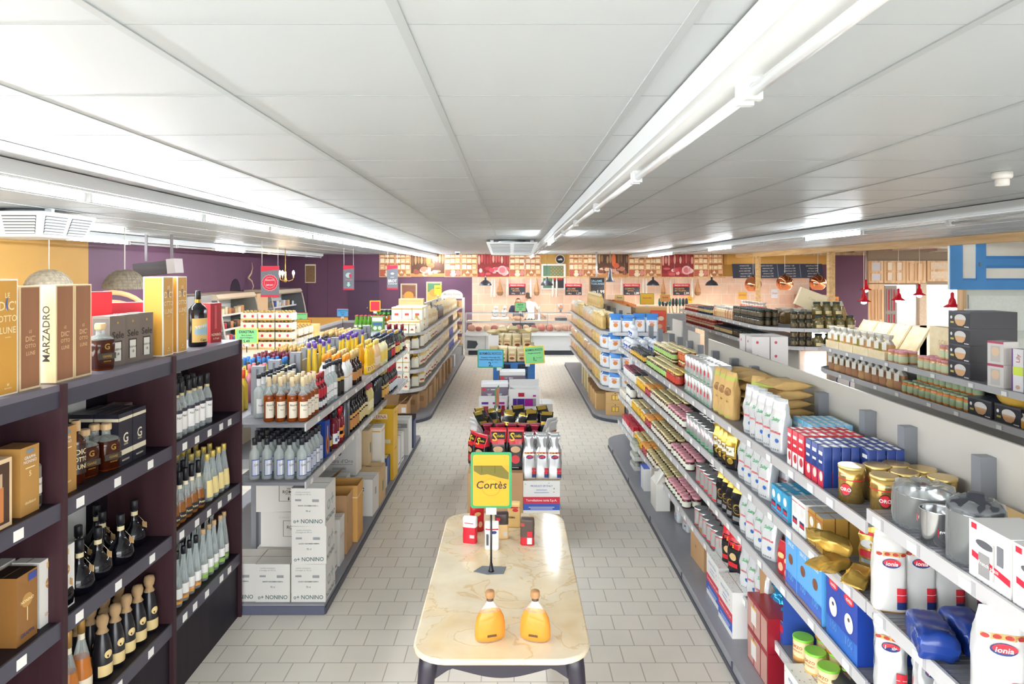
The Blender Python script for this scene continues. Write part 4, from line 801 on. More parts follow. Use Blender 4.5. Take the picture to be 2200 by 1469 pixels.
n3 = [NON.place((-1.485,5.115,dz + .276 * i),(0,.03,-.02)[i],'white wine carton with green lettering, %s of the tall corner stack' % ('bottom','middle','top')[i],'carton') for i in range(3)]
for i in range(2): VR.place((-1.75 - .04 * (i == 1),5.42,dz + .279 + .272 * i),-.03 + .05 * i,'wide white spirit carton with framed print, %s one behind the stack' % ('lower','upper')[i],'carton')
VR.place((-1.78, 5.42, dz + .004), 0, 'wide white spirit carton at the bottom behind the front cartons', 'carton')
CLB = C('#d2cfca', .55)
Proto(lambda: carton('white_carton',.2,.17,.3,CLB,[('q','front',.3,.35,.95,.8,C('#2e3140')),('t','front','NO',.6,.55,.07,WHITE,.5),('q','front',.05,.1,.9,.14,C('#2e3140')),('q','right',.1,.1,.9,.14,C('#2e3140')),('t','right','DISTILLATO',.5,.5,.024,GINK,.8)])).place((-1.52,5.46,dz),0,'white carton with black square print on base deck','carton')
Proto(lambda: carton('white_carton',.22,.16,.38,CLB,[('t','right','GRAPPA',.5,.6,.03,C('#c98a6a'),.7),('t','front','DISTILLERIE',.5,.9,.02,C('#c9a27a'))])).place((-1.52,5.66,dz),0,'tall white carton with orange print on base deck','carton')
KR = C('#b68f66', .75, var=.05, vscale=5); KRI = C('#7d5a3c', .8); KRY = C('#d9a55c', .7, var=.04, vscale=4)
Proto(lambda: opencarton('brown_carton',.3,.2,.42,KR,KRI,[('q','front',.6,.25,.85,.5,C('#4a5a48')),('q','front',.62,.27,.83,.48,KR),('t','front','fine spirits from Veneto',.45,.92,.014,C('#5d5a4a'),.7)],(1,0,0,1),.08,.1)).place((-1.56,5.92,dz),0,'open brown carton with square print on base deck','carton')
Proto(lambda: opencarton('yellow_brown_carton',.3,.24,.5,KRY,KRI,[('q','front',0,.78,1,.8,C('#e8d9b8')),('q','right',0,.78,1,.8,C('#e8d9b8'))],(0,0,1,0),.16,-.9)).place((-1.53,6.2,dz),.02,'tall open yellow-brown carton on base deck','carton')
Proto(lambda: carton('brown_carton',.2,.3,.55,KR,[('q','front',.1,.4,.9,.42,C('#5a6a50')),('q','right',.2,.3,.6,.5,C('#4a6a48'))])).place((-1.84,5.98,dz),0,'upright brown carton behind the open brown one','carton')
Proto(lambda: carton('white_carton',.34,.28,.44,CLB,[('q','front',.3,.3,.7,.6,C('#cfcac2'))],WCT)).place((-1.76,6.56,dz),0,'white carton behind the yellow-brown carton','carton')
Proto(lambda: carton('white_carton',.3,.26,.36,C('#dcdad6',.55),[('p','front',[(.46,.74),(.74,.74),(.6,.86)],C('#2f3a5a')),('q','front',.48,.68,.72,.71,C('#2f3a5a')),('t','front','ALTO',.6,.58,.022,C('#2f3a5a'),.4),('t','front','GRAPPA',.42,.36,.03,C('#2f3a5a'),.4),('q','right',.4,.5,.6,.7,C('#8a93a8'))],WCT)).place((-1.52,6.86,dz),-.04,'white carton with blue up-arrow on base deck','carton')
Proto(lambda: carton('brown_carton',.3,.3,.36,C('#cbab7e',.7,var=.04),[('q','right',.4,.3,.6,.6,C('#5a7a5a')),('q','top',.4,.45,.6,.55,C('#2a2016'))])).place((-1.51,7.18,dz),0,'tan carton with hand hole on base deck','carton')
Proto(lambda: carton('beer_carton',.34,.25,.4,C('#d9d8d6',.5),[('t','front','Nastro d\u2019Oro',.5,.36,.05,C('#7b7f8a'),.86),('q','front',.1,.27,.9,.285,C('#9a9ca2')),('q','front',.3,.14,.7,.2,C('#b0b1b5')),('o','front',.5,.56,.07,.07,C('#4f5564')),('q','front',.46,.63,.54,.68,C('#4f5564'))],WCT)).place((-1.73,6.95,dz + .37),0,'white beer carton with crest standing on the rear cartons','carton')
Proto(lambda: carton('white_carton', .32, .25, .362, CLB, [], WCT)).place((-1.86, 6.95, dz), 0, 'plain white carton under the beer carton', 'carton')
Proto(lambda: carton('tan_carton',.22,.2,.36,C('#cdb48c',.6),[('q','right',.35,.3,.65,.6,C('#55705a'))])).place((-1.63,7.32,dz + .362),0,'tan carton standing behind the beer carton','carton')
Proto(lambda: carton('white_wine_box',.2,.2,.48,C('#e4e1da',.5),[('q','front',.05,.9,.95,.93,C('#d9a94a')),('q','right',.05,.9,.95,.93,C('#d9a94a')),('q','front',0,.1,1,.12,C('#d9a94a')),('q','top',.3,.0,.4,1,C('#d9a94a')),('q','front',.1,.02,.6,.05,INK)])).place((-1.53,7.56,dz + .22),0,'tall white wine box with gold bands','carton')
Proto(lambda: carton('white_carton',.25,.24,.22,CLB,[('t','front','GRAPPA',.5,.7,.03,C('#c98a4a'),.7)])).place((-1.53,7.56,dz),0,'low white carton under the gold-banded wine box','carton')
YC = C('#dfae1e', .5)
AV = lambda: opencarton('yellow_amaro_carton',.32,.25,.42,YC,KR,[('q','front',.14,.72,.78,.85,C('#e9e2c8')),('t','front','AVERNA',.46,.785,.055,C('#b5232a'),.58),('t','front','AMARO',.46,.67,.02,C('#7d5d16'),.4),('q','front',.2,.55,.72,.62,C('#d8c9a0')),('t','front','Siciliano',.46,.585,.026,C('#5d4a26'),.48),('q','front',.66,.06,.9,.16,C('#d9d0b8')),('t','right','AVERNA',.5,.86,.03,C('#b5232a'),.8)],(0,1,0,1),.16,.9)
Proto(AV).place((-1.53, 8.02, dz + .4), -.03, 'bright yellow open amaro carton on top of a yellow one', 'carton')
Proto(lambda: carton('yellow_amaro_carton',.32,.25,.398,YC,[('t','right','AVERNA',.5,.86,.03,C('#b5232a'),.8)])).place((-1.53,8.02,dz),-.03,'bright yellow amaro carton standing on base deck','carton')
Proto(lambda: carton('green_carton',.3,.2,.34,C('#1f7a50',.5),[('q','top',.2,.3,.7,.6,C('#d8dfca')),('q','front',.75,.1,.9,.24,C('#d8dfca'))])).place((-1.84,7.78,dz),0,'green carton beside the low white carton','carton')
Proto(lambda: carton('blue_carton',.1,.2,.3,C('#2b4a8e',.5),[('q','top',.1,.1,.9,.9,C('#d9c98a'))])).place((-1.46,7.79,dz),0,'narrow blue carton before the yellow amaro cartons','carton')
WB1 = Proto(lambda: carton('white_magnum_carton',.17,.2,.36,C('#e0deda',.5),[('q','right',.2,.1,.8,.14,INK),('q','front',.05,.42,.3,.5,INK),('q','top',.35,0,.55,1,C('#6fa3b8')),('q','right',.35,.55,.6,.98,C('#dfe5e6')),('t','right','FRAGILE',.5,.3,.02,GINK,.8)]))
for y, l in ((8.42, 'nearer'), (8.68, 'farther')): WB1.place((-1.48, y, dz), 0, 'white carton with blue tape on base deck, the %s one' % l, 'carton')
Proto(lambda: carton('white_crate',.34,.3,.46,C('#dedcd8',.5),[('q','front',.05,.78,.95,.9,C('#8d8f93')),('t','front','VALDO',.5,.84,.04,WHITE,.6)])).place((-1.53,9.1,dz),0,'white carton with grey print band near the deck end','carton')
Proto(lambda: opencarton('navy_carton',.3,.24,.36,C('#26335f',.5),C('#4a382c',.8),[('q','front',.1,.3,.5,.8,C('#b5232a')),('q','front',.12,.06,.5,.24,C('#8e97b5'))],(1,1,0,0),.06,.5)).place((-1.5,9.45,dz),0,'open navy carton with red bottle print at the deck end','carton')
# ---------------------------------------------------------------- right gondola: jars, tins, coffee
FR = -PI / 2; FRC = -PI / 2 + .5                      # facing the aisle from the right, turned a little to the near end
GLJ = C('#4a2a1c',.1);HON = C('#d99a2b',.12);CRML = C('#dccb96',.35,.25);DLID = C('#23242e',.4);PINKL = C('#dc9aa2',.5);PINKD = C('#b5667a',.5)
JR = {};JN = dict(cream='cream_lidded',pink='pink_lidded',white='white_preserve',yel='honey',hon='wide_honey',green='green_labelled',red='spice',orange='sauce',dark='tall',gst='green_printed',paper='paper_covered',darkgold='small_dark')
def jp(key, *a, **k):
    if key not in JR: JR[key] = Proto(lambda: jar(JN[key] + '_jar', *a, **k))
    return JR[key]
JCREAM = jp('cream', .039, .105, GLJ, CRML, .018, C('#e3dccb'))
JPINK = jp('pink', .04, .1, C('#5a2630', .12), PINKL, .02, C('#dfe3cf'), lidr=1.12)
JWHITE = jp('white', .042, .12, C('#e4e0d6', .2), DLID, .02, C('#e9e7df'))
JYEL = jp('yel', .038, .11, HON, CRML, .018, C('#e6b92f', .45))
JHON = jp('hon', .042, .115, C('#d58a1e', .1), C('#c9bfa6', .4, .3), .02, C('#e0b94a'))
JGREEN = jp('green', .039, .105, GLJ, CRML, .018, C('#a9cf78', .45))
JRED = jp('red', .04, .115, C('#8a2f16', .1), C('#d8b45e', .4, .3), .02, C('#c9402f'))
JORG = jp('orange', .041, .115, C('#b8561c', .1), CRML, .018, C('#d9703a'))
JDK = jp('dark', .042, .15, C('#7a3a1a', .1), C('#23403f', .4), .022, C('#e3d8bd'))
JGS = jp('gst', .038, .105, C('#3d2a24', .1), DLID, .016, C('#dfe3d2'))
JPAP = jp('paper', .042, .115, C('#7d2f20', .1), C('#e29a48', .7), .03, C('#b54a56'), lidr=1.25)
def jrow(j, nm, lev, pa, pb, w=.086, rows=1, dr=.088, lv=1, dzz=.106, d0=.05, share=12):
    X = RX + d0; ya, yb = PY(pa, X), PY(pb, X); n = max(1, int((ya - yb) / w + .5))
    ln = {RT: 'top deck', R2: 'second deck', R3: 'third deck', R4: 'lowest deck'}[lev]
    return grid(j, '%s, jar %s' % (nm, ln), 'jar', '%s, %s' % (nm, ln), X, yb + w / 2, lev, n, w, rows, dr, lv, dzz, jit=.003, jr=.3, share=share)
BWJ = C('#d9dde6', .2)
def ginger():
    P = [(.04, 0), (.05, .01), (.058, .05), (.052, .09), (.036, .115), (.042, .12), (.046, .128), (.046, .15), (.03, .165), (.012, .168)]
    m = MB(); m.lathe(P, BWJ, 16); o = m.build('ceramic_jar'); l = MB()
    l.poly([(.026 * math.cos(a),-.0575 - .001 + .007 * abs(math.cos(a)),.06 + .028 * math.sin(a)) for a in [2 * PI * k / 14 for k in range(14)]],C('#3b56a0',.4));l.build('blue_motif',o);return o
GJ = Proto(ginger)
grid(GJ, 'white blue ceramic jar, far top deck', 'ceramic jar', 'white and blue ceramic jars', 1.58, 8.85, RT, 4, .18, 3, .13, rz=FRC, share=20)
grid(GJ, 'white blue ceramic jar stacked on others', 'ceramic jar', 'stacked white and blue ceramic jars', 1.64, 9.2, RT + .168, 2, .18, 1, rz=FRC)
jrow(jp('darkgold', .036, .1, C('#2a1a12', .1), C('#2a2a30', .4), .016, C('#d8a93c')), 'small dark gold-labelled jar', RT, 1354, 1390, .1, 2)
jrow(JGREEN, 'green-labelled jar front', RT, 1394, 1439, .084, 2)
jrow(JGREEN, 'green-labelled jar stacked', RT, 1409, 1452, .084, 3, d0=.24, lv=2)
jrow(JRED, 'red-labelled spice jar', RT, 1440, 1462, .088, 3)
jrow(JORG, 'orange-labelled jar stacked', RT, 1456, 1476, .09, 2, d0=.3, lv=2, dzz=.116)
grid(JDK, 'tall dark-lidded jar on the top deck', 'jar', 'tall dark-lidded jars', 1.6, 6.0, RT + .116, 2, .09, 1)
ILG = C('#c6c8c8', .22, .6); ILW = C('#d9dad8', .3)
def illy():
    o = can('coffee_canister', .05, .165, ((.05, C('#2f8f58')), (.1, ILG), (.16, C('#2f8f58')), (1, ILG)), C('#d2d4d6', .2, .7)); l = MB()
    l.poly([((.051) * math.sin(u),-(.051) * math.cos(u),.1 + v) for u,v in ((-.4,-.02),(.4,-.02),(.4,.02),(-.4,.02))],C('#d0142c'));l.build('red_logo',o);return o
IL = Proto(illy)
def illyb(): return carton('square_coffee_canister',.085,.085,.165,C('#cdcfcd',.25,.4),[('q','front',.3,.42,.7,.66,C('#d0142c')),('q','left',.3,.42,.7,.66,C('#d0142c')),('q','front',.1,.1,.9,.16,C('#2f8f58')),('q','left',.1,.1,.9,.16,C('#2f8f58'))],C('#e4e6e6',.2,.5),r=.02)
P_il = Proto(illyb)
for lv_ in (0,1): grid(P_il,'silver canister red logo, %s tier' % ('lower','upper')[lv_],'coffee canister','silver canisters, %s tier' % ('lower','upper')[lv_],1.565,5.33,RT + lv_ * .167,8,.1,2,.1,jit=.002,jr=.02,rz=FR,share=20)
JCLR = Proto(lambda: jar('glass_jar', .043, .165, C('#5a3a30', .1), C('#d9dcde', .25, .6), .03))
# second deck
grid(Proto(lambda: jar('maroon_lidded_jar',.042,.12,C('#dfe0e2',.3),C('#8f1f3a',.4),.02)),'white jar with maroon lid','jar','maroon-lidded jars',1.56,8.75,R2,8,.09,2,.09,share=20)
jrow(JWHITE, 'white jar with dark lid', R2, 1353, 1372, .09, 2)
jrow(JYEL, 'yellow-labelled jar', R2, 1373, 1392, .082, 2)
jrow(JPAP, 'jar with orange paper cover', R2, 1393, 1404, .1, 2)
jrow(JCREAM, 'cream-lidded dark jar', R2, 1405, 1441, .083, 3)
jrow(JWHITE, 'white dark-lidded jar behind', R2, 1441, 1458, .09, 1, d0=.27)
jrow(JPINK, 'pink-lidded jar', R2, 1442, 1478, .092, 2, .092)
jrow(JGS, 'green-printed jar behind pink ones', R2, 1459, 1482, .085, 1, d0=.27)
grid(IL,'silver green coffee tin, second deck','coffee tin','silver and green coffee tins',1.57,5.30,R2,7,.112,3,.112,rz=FRC,jit=.002,share=25)
BG = C('#c9a544', .25, .6); BKB = C('#1a191d', .22); REDB = C('#c8202c', .3)
BAGG = Proto(lambda: bag('gold_coffee_bag',.11,.07,.27,[(.3,BKB,BKB),(.55,BG,BKB),(1,BG,BG)],'gusset',3,.010,[('q',-.035,.1,.035,.16,C('#e6dfcf')),('t','Caffe',0,.13,.022,INK),('o',0,.06,.03,.02,BG)]))
BAGK = Proto(lambda: bag('black_coffee_bag',.12,.075,.3,[(.72,BKB,BKB),(1,BG,BG)],'gusset',4,.011,[('o',0,.11,.04,.035,BG),('o',0,.11,.034,.029,BKB),('t','Oro',0,.11,.026,BG),('q',-.04,.03,.04,.06,C('#77777a'))]))
BAGR = Proto(lambda: bag('black_red_coffee_bag',.12,.075,.29,[(.62,BKB,BKB),(1,REDB,REDB)],'gusset',5,.007,[('q',-.045,.17,.045,.22,BKB),('t','S',0,.195,.03,C('#e9c53a')),('o',0,.12,.03,.025,C('#c9a978')),('q',-.04,.05,.04,.08,REDB)]))
WF = C('#d5d7d9', .22, .25); GRT = C('#2f9a57', .4); RDT = C('#cf2b38', .4); BLT = C('#2f5fa8', .4)
BAGW = Proto(lambda: bag('white_foil_coffee_bag',.115,.08,.32,[(1,WF,WF)],'fold',6,.010,[('t','Salty',.005,.2,.03,GRT,.3),('t','retombe',0,.125,.026,RDT),('o',.015,.075,.014,.012,BLT),('t','o o o o',0,.025,.02,INK)]))
WREAR = C('#e9eaea', .25)
grid(BAGG, 'gold black foil bag, second deck', 'coffee bag', 'gold and black coffee bags, second deck', 1.57, 4.84, R2, 4, .1, 2, .1, rz=FRC, jr=.15)
grid(BAGW, 'white foil bag, second deck', 'coffee bag', 'white foil coffee bags, second deck', 1.575, 4.22, R2, 4, .13, 2, .12, rz=FR + .35, jr=.12)
BB1 = C('#3f9fc9', .4)
BLB = Proto(lambda: carton('light_blue_coffee_box',.075,.065,.15,BB1,[('o','front',.5,.68,.3,.16,C('#e6e9ea')),('q','front',.12,.2,.88,.42,C('#24365f')),('q','front',.16,.23,.84,.33,RDT),('q','left',.2,.2,.8,.36,C('#cfd6da')),('q','front',0,.06,1,.09,RDT),('q','left',0,.06,1,.09,RDT),('q','top',.1,.3,.9,.6,C('#d9e6ea'))]))
grid(BLB, 'light blue coffee box, second deck', 'coffee box', 'light blue coffee boxes', 1.56, 3.84, R2, 3, .082, 4, .07, rz=FR, jit=.002, jr=.02)
def wgb(m1,nm): return carton(nm,.08,.06,.175,m1,[('o','front',.5,.66,.28,.14,C('#d9d6cf')),('q','front',.14,.2,.86,.4,C('#24365f')),('q','front',.18,.23,.82,.32,RDT),('q','front',0,.87,1,.89,RDT),('q','left',0,.87,1,.89,RDT),('q','left',.3,.5,.7,.6,C('#9a7a3a'))],C('#b9b9ba',.4))
WBB = Proto(lambda: wgb(C('#e6e5e2', .4), 'white_coffee_box')); GBB = Proto(lambda: wgb(C('#c0964a', .3, .3), 'gold_coffee_box'))
grid(WBB, 'white coffee box, second deck', 'coffee box', 'white coffee boxes', 1.56, 3.62, R2, 2, .088, 3, .065, rz=FR, jit=.002, jr=.03)
grid(GBB, 'gold coffee box, second deck', 'coffee box', 'gold coffee boxes', 1.565, 3.42, R2, 2, .095, 3, .065, rz=FR, jit=.002, jr=.03)
GFO = C('#d2ac55', .22, .55)
GPK = Proto(lambda: bag('gold_foil_pack',.09,.06,.2,[(1,GFO,GFO)],'pinch',8,.009,[('o',0,.11,.03,.02,C('#d9d9d9')),('q',-.035,.05,.035,.08,REDP),('q',-.03,.02,.03,.04,C('#aab0b4')),('q',-.04,.15,.04,.165,REDP)]))
for k,(x,y,z,rot,l) in enumerate(((1.57,3.24,R2 + .03,(PI / 2,0,-1.2),'lying at the bottom of the heap'),(1.6,3.12,R2 + .035,(PI / 2,.15,-.7),'lying flat at the near side of the heap'),(1.58,3.2,R2 + .1,(PI / 2 - .3,.2,-1.9),'tilted across the top of the heap'),(1.7,3.12,R2,(0,0,-.5),'upright behind the heap'),(1.70,3.25,R2,(0,0,-.9),'upright behind the heap, farther one'))): GPK.place((x,y,z),0,'crumpled gold foil coffee pack %s' % l,'coffee pack','gold foil packs',rot=rot)
IW = C('#d3d2cf', .3, .1); IS = C('#cfd1d3', .2, .6); IBAND = C('#c99a5a', .4)
def ionia(nm, mt, lean=.35, amp=.005, seed=9, shape='gusset', ht=.34):
    a = [('q',-.056,.232,.056,.25,IBAND)] + [('o',-.045 + .03 * k,.241,.011,.007,C('#a8332c')) for k in range(4)] + [('o',0,.205,.034,.019,C('#23346f')),('o',.002,.208,.032,.014,C('#c92a38')),('t','ionia',0,.205,.024,C('#f2f0ea'),.15),('q',.02,.05,.058,.105,C('#c92a38')),('q',.02,.02,.058,.05,C('#23346f')),('q',.02,.078,.058,.08,WHITE)]
    return bag(nm, .125, .085, ht, [(.02, IBAND, IBAND), (1, mt, mt)], shape, seed, amp, a, lean=lean)
ION = Proto(lambda: ionia('white_coffee_bag', IW, .25)); IOS = Proto(lambda: ionia('silver_coffee_bag', IS, .3, .008, 12))
for k,(x,y) in enumerate(((1.56,2.84),(1.68,2.84),(1.79,2.83),(1.88,2.84))): ION.place((x,y,R2),-.25 + .05 * k,'white coffee bag with oval emblem, second deck, %s from the aisle' % ORD[k],'coffee bag','white coffee bags, second deck')
for k,(x,y) in enumerate(((1.56,2.2),(1.7,2.22),(1.84,2.2))): ION.place((x,y,R2),-.3,'white coffee bag with oval emblem, nearest deck end, %s from the aisle' % ORD[k],'coffee bag','white coffee bags, near end',scale=(1.12,1.1,1.02))
NAVYP = C('#1d3a86', .2)
NVP = Proto(lambda: bag('navy_coffee_pack',.13,.1,.21,[(1,NAVYP,NAVYP)],'brick',14,.010,[('o',0,.12,.04,.045,C('#c9cdd0')),('o',0,.12,.03,.032,C('#d9a060')),('q',-.06,.02,.06,.035,C('#6d4a6a'))]))
for k,(x,y,r) in enumerate(((1.58,2.53,-1.2),(1.72,2.56,-1.0))): NVP.place((x,y + .1,R2 + .052),0,'shiny navy coffee pack lying on its side, %s the aisle' % ('beside' if k == 0 else 'away from'),'coffee pack','navy coffee packs',rot=(PI / 2,0,r + .9))
# top deck, near half
KP = C('#c9a468', .75, var=.05, bump=.15); KPG = C('#b4b95a', .7)
BRN = Proto(lambda: bag('brown_paper_bag',.115,.075,.34,[(.82,KP,KP),(.9,KPG,KPG),(1,KP,KP)],'fold',21,.011,[('o',0,.2,.03,.03,C('#8a6238')),('o',0,.2,.024,.024,C('#a57c48')),('t','Bio',0,.13,.02,C('#7d6a3a')),('q',-.03,.015,.03,.03,KPG)]))
grid(BRN, 'standing brown paper bag, top deck', 'paper bag', 'standing brown paper bags', 1.575, 4.92, RT, 3, .13, 1, rz=FR + .4, jr=.1)
BRN.place((1.70,4.72,RT),FR + .5,'standing brown paper bag behind the white foil bags','paper bag');BRN.place((1.70,4.62,RT),FR + .5,'standing brown paper bag behind the white foil bags, nearer one','paper bag')
BRF = Proto(lambda: bag('brown_paper_bag',.2,.065,.31,[(.07,KPG,KPG),(.93,KP,KP),(1,KPG,KPG)],'flat',22,.006,[('o',.02,.2,.03,.03,C('#8a6238')),('o',.02,.2,.022,.022,C('#a57c48'))]))
for j, y in enumerate((5.28, 5.02)):
    for l in range(5): BRF.place((1.945 - .02 * (l % 2),y + .05,RT + .033 + .062 * l + .0),0,'brown paper bag lying flat, %s pile, %s from the bottom' % (('far','near')[j],ORD[l]),'paper bag','piled brown bags',rot=(PI / 2,0,-PI / 2 + .06 * (l % 3 - 1) + .05))
for l in range(6): BRF.place((1.945 - .012 * (l % 2),4.5 + .012 * (l % 2),RT + .033 + .058 * l),0,'brown paper bag lying flat at the posts, %s from the bottom' % ORD[l],'paper bag','brown bags at the posts',rot=(PI / 2,0,-PI / 2 + .12 + .05 * (l % 2)))
grid(BAGW, 'white foil bag, top deck', 'coffee bag', 'white foil coffee bags, top deck', 1.575, 4.02, RT, 5, .118, 1, rz=FR + .45, jr=.14)
Proto(lambda: bag('white_foil_bag',.18,.1,.32,[(1,WREAR,WREAR)],'flat',33,.007)).place((1.94,4.12,RT + .05),0,'white foil coffee bag lying flat behind the standing ones','coffee bag',rot=(PI / 2,0,-PI / 2 + .3))
RW_ = C('#c41f33', .4); WFL = C('#e9e8e6', .4); LBB = C('#7fbfe0', .4); NVB = C('#22397d', .4)
def brick(nm,m1,m2,frac,tp): return carton(nm,.062,.042,.2,m1,[('q','front',0,0,1,frac,m2),('q','left',0,0,1,frac,m2),('q','front',.15,.78,.85,.87,WFL),('q','front',.2,.58,.8,.64,WFL),('o','front',.6,.26,.3,.12,tp),('q','top',.1,.25,.9,.7,WFL),('q','left',.15,.8,.85,.86,WFL)],r=.004)
RWB = Proto(lambda: brick('red_coffee_pack',RW_,WFL,.42,C('#b5303a')));NVK = Proto(lambda: brick('navy_coffee_pack',NVB,C('#c72a40',.4),.4,C('#e0c9c0')));LBK = Proto(lambda: brick('light_blue_coffee_pack',LBB,C('#2f5fa8',.4),.5,LBB))
grid(RWB,'red and white coffee pack','coffee pack','red and white coffee packs',1.545,3.62,RT,3,.075,7,.046,rz=FR,jit=.002,jr=.04,share=12)
grid(NVK,'navy coffee pack, front block','coffee pack','navy coffee packs, front block',1.545,3.385,RT,3,.07,4,.046,rz=FR,jit=.002,jr=.04,share=30)
grid(LBK, 'pale blue coffee pack', 'coffee pack', 'pale blue coffee packs', 1.70, 3.86, RT, 4, .068, 5, .046, rz=FR, jit=.002, jr=.04, share=12)
grid(NVK,'navy coffee pack, rear block','coffee pack','navy coffee packs, rear block',1.735,3.33,RT,4,.068,4,.046,rz=FR,jit=.002,jr=.04,share=30)
GC = C('#c2a05a', .22, .75); GCL = C('#d3b672', .3, .55)
def gcan():
    o = can('gold_coffee_tin',.056,.165,((.62,GC),(.65,REDP),(1,GC)),GCL);l = MB();f = lambda u,v: (.0572 * math.sin(u / .056),-.0572 * math.cos(u / .056),v)
    l.poly([f(.026 * math.cos(a),.06 + .03 * math.sin(a)) for a in [2 * PI * k / 18 for k in range(18)]],C('#26201a'));f2 = lambda u,v: (.0578 * math.sin(u / .056),-.0578 * math.cos(u / .056),v)
    l.poly([f2(.022 * math.cos(a),.062 + .026 * math.sin(a)) for a in [2 * PI * k / 18 for k in range(18)]],C('#d0202e'));f3 = lambda u,v: (.0584 * math.sin(u / .056),-.0584 * math.cos(u / .056),v)
    l.text('ORO',.022,lambda a,b: f3(a,.062 + b),WHITE,.02);l.text('ESPRESSO',.011,lambda a,b: f3(a,.125 + b),WHITE,.01);l.build('label',o);return o
GCN = Proto(gcan)
for k,(x,y,l) in enumerate(((1.575,3.18,'beside the aisle, next to the navy packs'),(1.645,3.03,'in front, turned sideways'),(1.70,3.19,'second row, next to the navy packs'),(1.765,3.08,'second row, in the middle'),(1.80,3.21,'third row, at the rear packs'),(1.875,3.13,'third row, in the middle'),(1.885,3.0,'at the back panel'))): GCN.place((x,y,RT),-.9 + .5 * (k % 3),'gold coffee tin with red round emblem ' + l,'coffee tin','gold coffee tins')
STEEL = C('#c6c8ca', .16, .95); FILM = GLASS('#f6f8f8', .08, .15)
def pot(nm, R_, Ht, handle=True, lid=None, film=False):
    m = MB();m.lathe([(R_ * .92,0),(R_,.01),(R_,Ht - .004),(R_ * 1.04,Ht),(R_ * 1.0,Ht + .001),(R_ * .97,Ht - .006),(R_ * .96,.008),(0,.006)],STEEL,28,cap=False);m.lathe([(0,0),(R_ * .92,0)],STEEL,28,cap=False);o = m.build(nm)
    if handle: MB().tube([(R_, 0, Ht * .85), (R_ + .03, .0, Ht * .9), (R_ + .12, 0, Ht * .95)], [.008, .009, .011], BLACK, 8).build('handle', o)
    l = MB();f = lambda u,v: ((R_ + .001) * math.sin(u / R_),-(R_ + .001) * math.cos(u / R_),v);z = Ht * .5;l.poly([f(u,z + v + u * .3) for u,v in ((-.028,-.013),(.028,-.013),(.028,.013),(-.028,.013))],C('#c8202c'));f2 = lambda u,v: ((R_ + .0018) * math.sin(u / R_),-(R_ + .0018) * math.cos(u / R_),v);l.text('Frabosk',.014,lambda a,b: f2(a,z + b + a * .3),WHITE,.02,fit=.05);l.build('sticker',o)
    if lid: MB().lathe([(R_ * 1.06,Ht),(R_ * 1.08,Ht + .012),(R_ * .9,Ht + .03),(.03,Ht + .04),(.025,Ht + .06),(0,Ht + .06)],lid,24,cap=False).build('lid',o)
    if film:
        f = MB(); R = random.Random(4); n = 28; rings = []
        for j,(rr,z) in enumerate(((R_ * 1.06,.002),(R_ * 1.1,Ht * .4),(R_ * 1.1,Ht * .9),(R_ * 1.06,Ht + .02),(R_ * .7,Ht + .035),(R_ * .2,Ht + .02))):
            rings.append([f.V((rr * (1 + R.uniform(-.05,.05)) * math.cos(2 * PI * k / n),rr * (1 + R.uniform(-.05,.05)) * math.sin(2 * PI * k / n),max(.001,z + R.uniform(-.012,.012) * (j > 0)))) for k in range(n)])
        for a, b in zip(rings, rings[1:]):
            for k in range(n): f.face((a[k], a[(k + 1) % n], b[(k + 1) % n], b[k]), FILM, True)
        f.build('plastic_film', o)
    return o
Proto(lambda: pot('steel_pot',.1,.13,True,None,True)).place((1.635,2.72,RN),-.5,'large steel pot wrapped in clear plastic on the top deck','pot')
Proto(lambda: pot('steel_pot', .062, .125)).place((1.585, 2.545, RN), -.15, 'small shiny steel milk pot with red sticker', 'pot')
Proto(lambda: pot('steel_pot',.082,.175,False,C('#2c2e36',.4),True)).place((1.615,2.385,RN),0,'tall pot with dark lid in clear plastic bag beside the white box','pot')
WPB = C('#e8e6e3', .4)
def press():
    it = [('q','front',.06,.86,.2,.96,C('#d0263a')),('p','front',[(.08,.36),(1.0,.2),(1.0,.32),(.08,.47)],C('#cc1f38')),('o','front',.4,.66,.22,.07,C('#54555a')),('q','front',.25,.1,.52,.5,C('#8f8c8c')),('q','front',.7,.45,.85,.78,C('#6f7076')),('q','front',.6,.12,.64,.75,C('#b9b7b5')),('t','front','French press',.5,.33,.018,WPB,.5)]
    return carton('coffee_maker_box', .19, .17, .185, WPB, [i for i in it], C('#c9c7c5', .45))
PB = Proto(press)
for k,y in enumerate((2.19,1.99)): PB.place((1.61,y,RN),FR,'white coffee maker box with red diagonal stripe, %s the pots' % ('beside' if k == 0 else 'second from'),'box','white coffee maker boxes')
Proto(lambda: carton('brown_carton',.4,.15,.1,KRY,[],C('#d6b27c',.7))).place((1.835,2.52,RN),FR,'flat brown cardboard box behind the pots','carton')
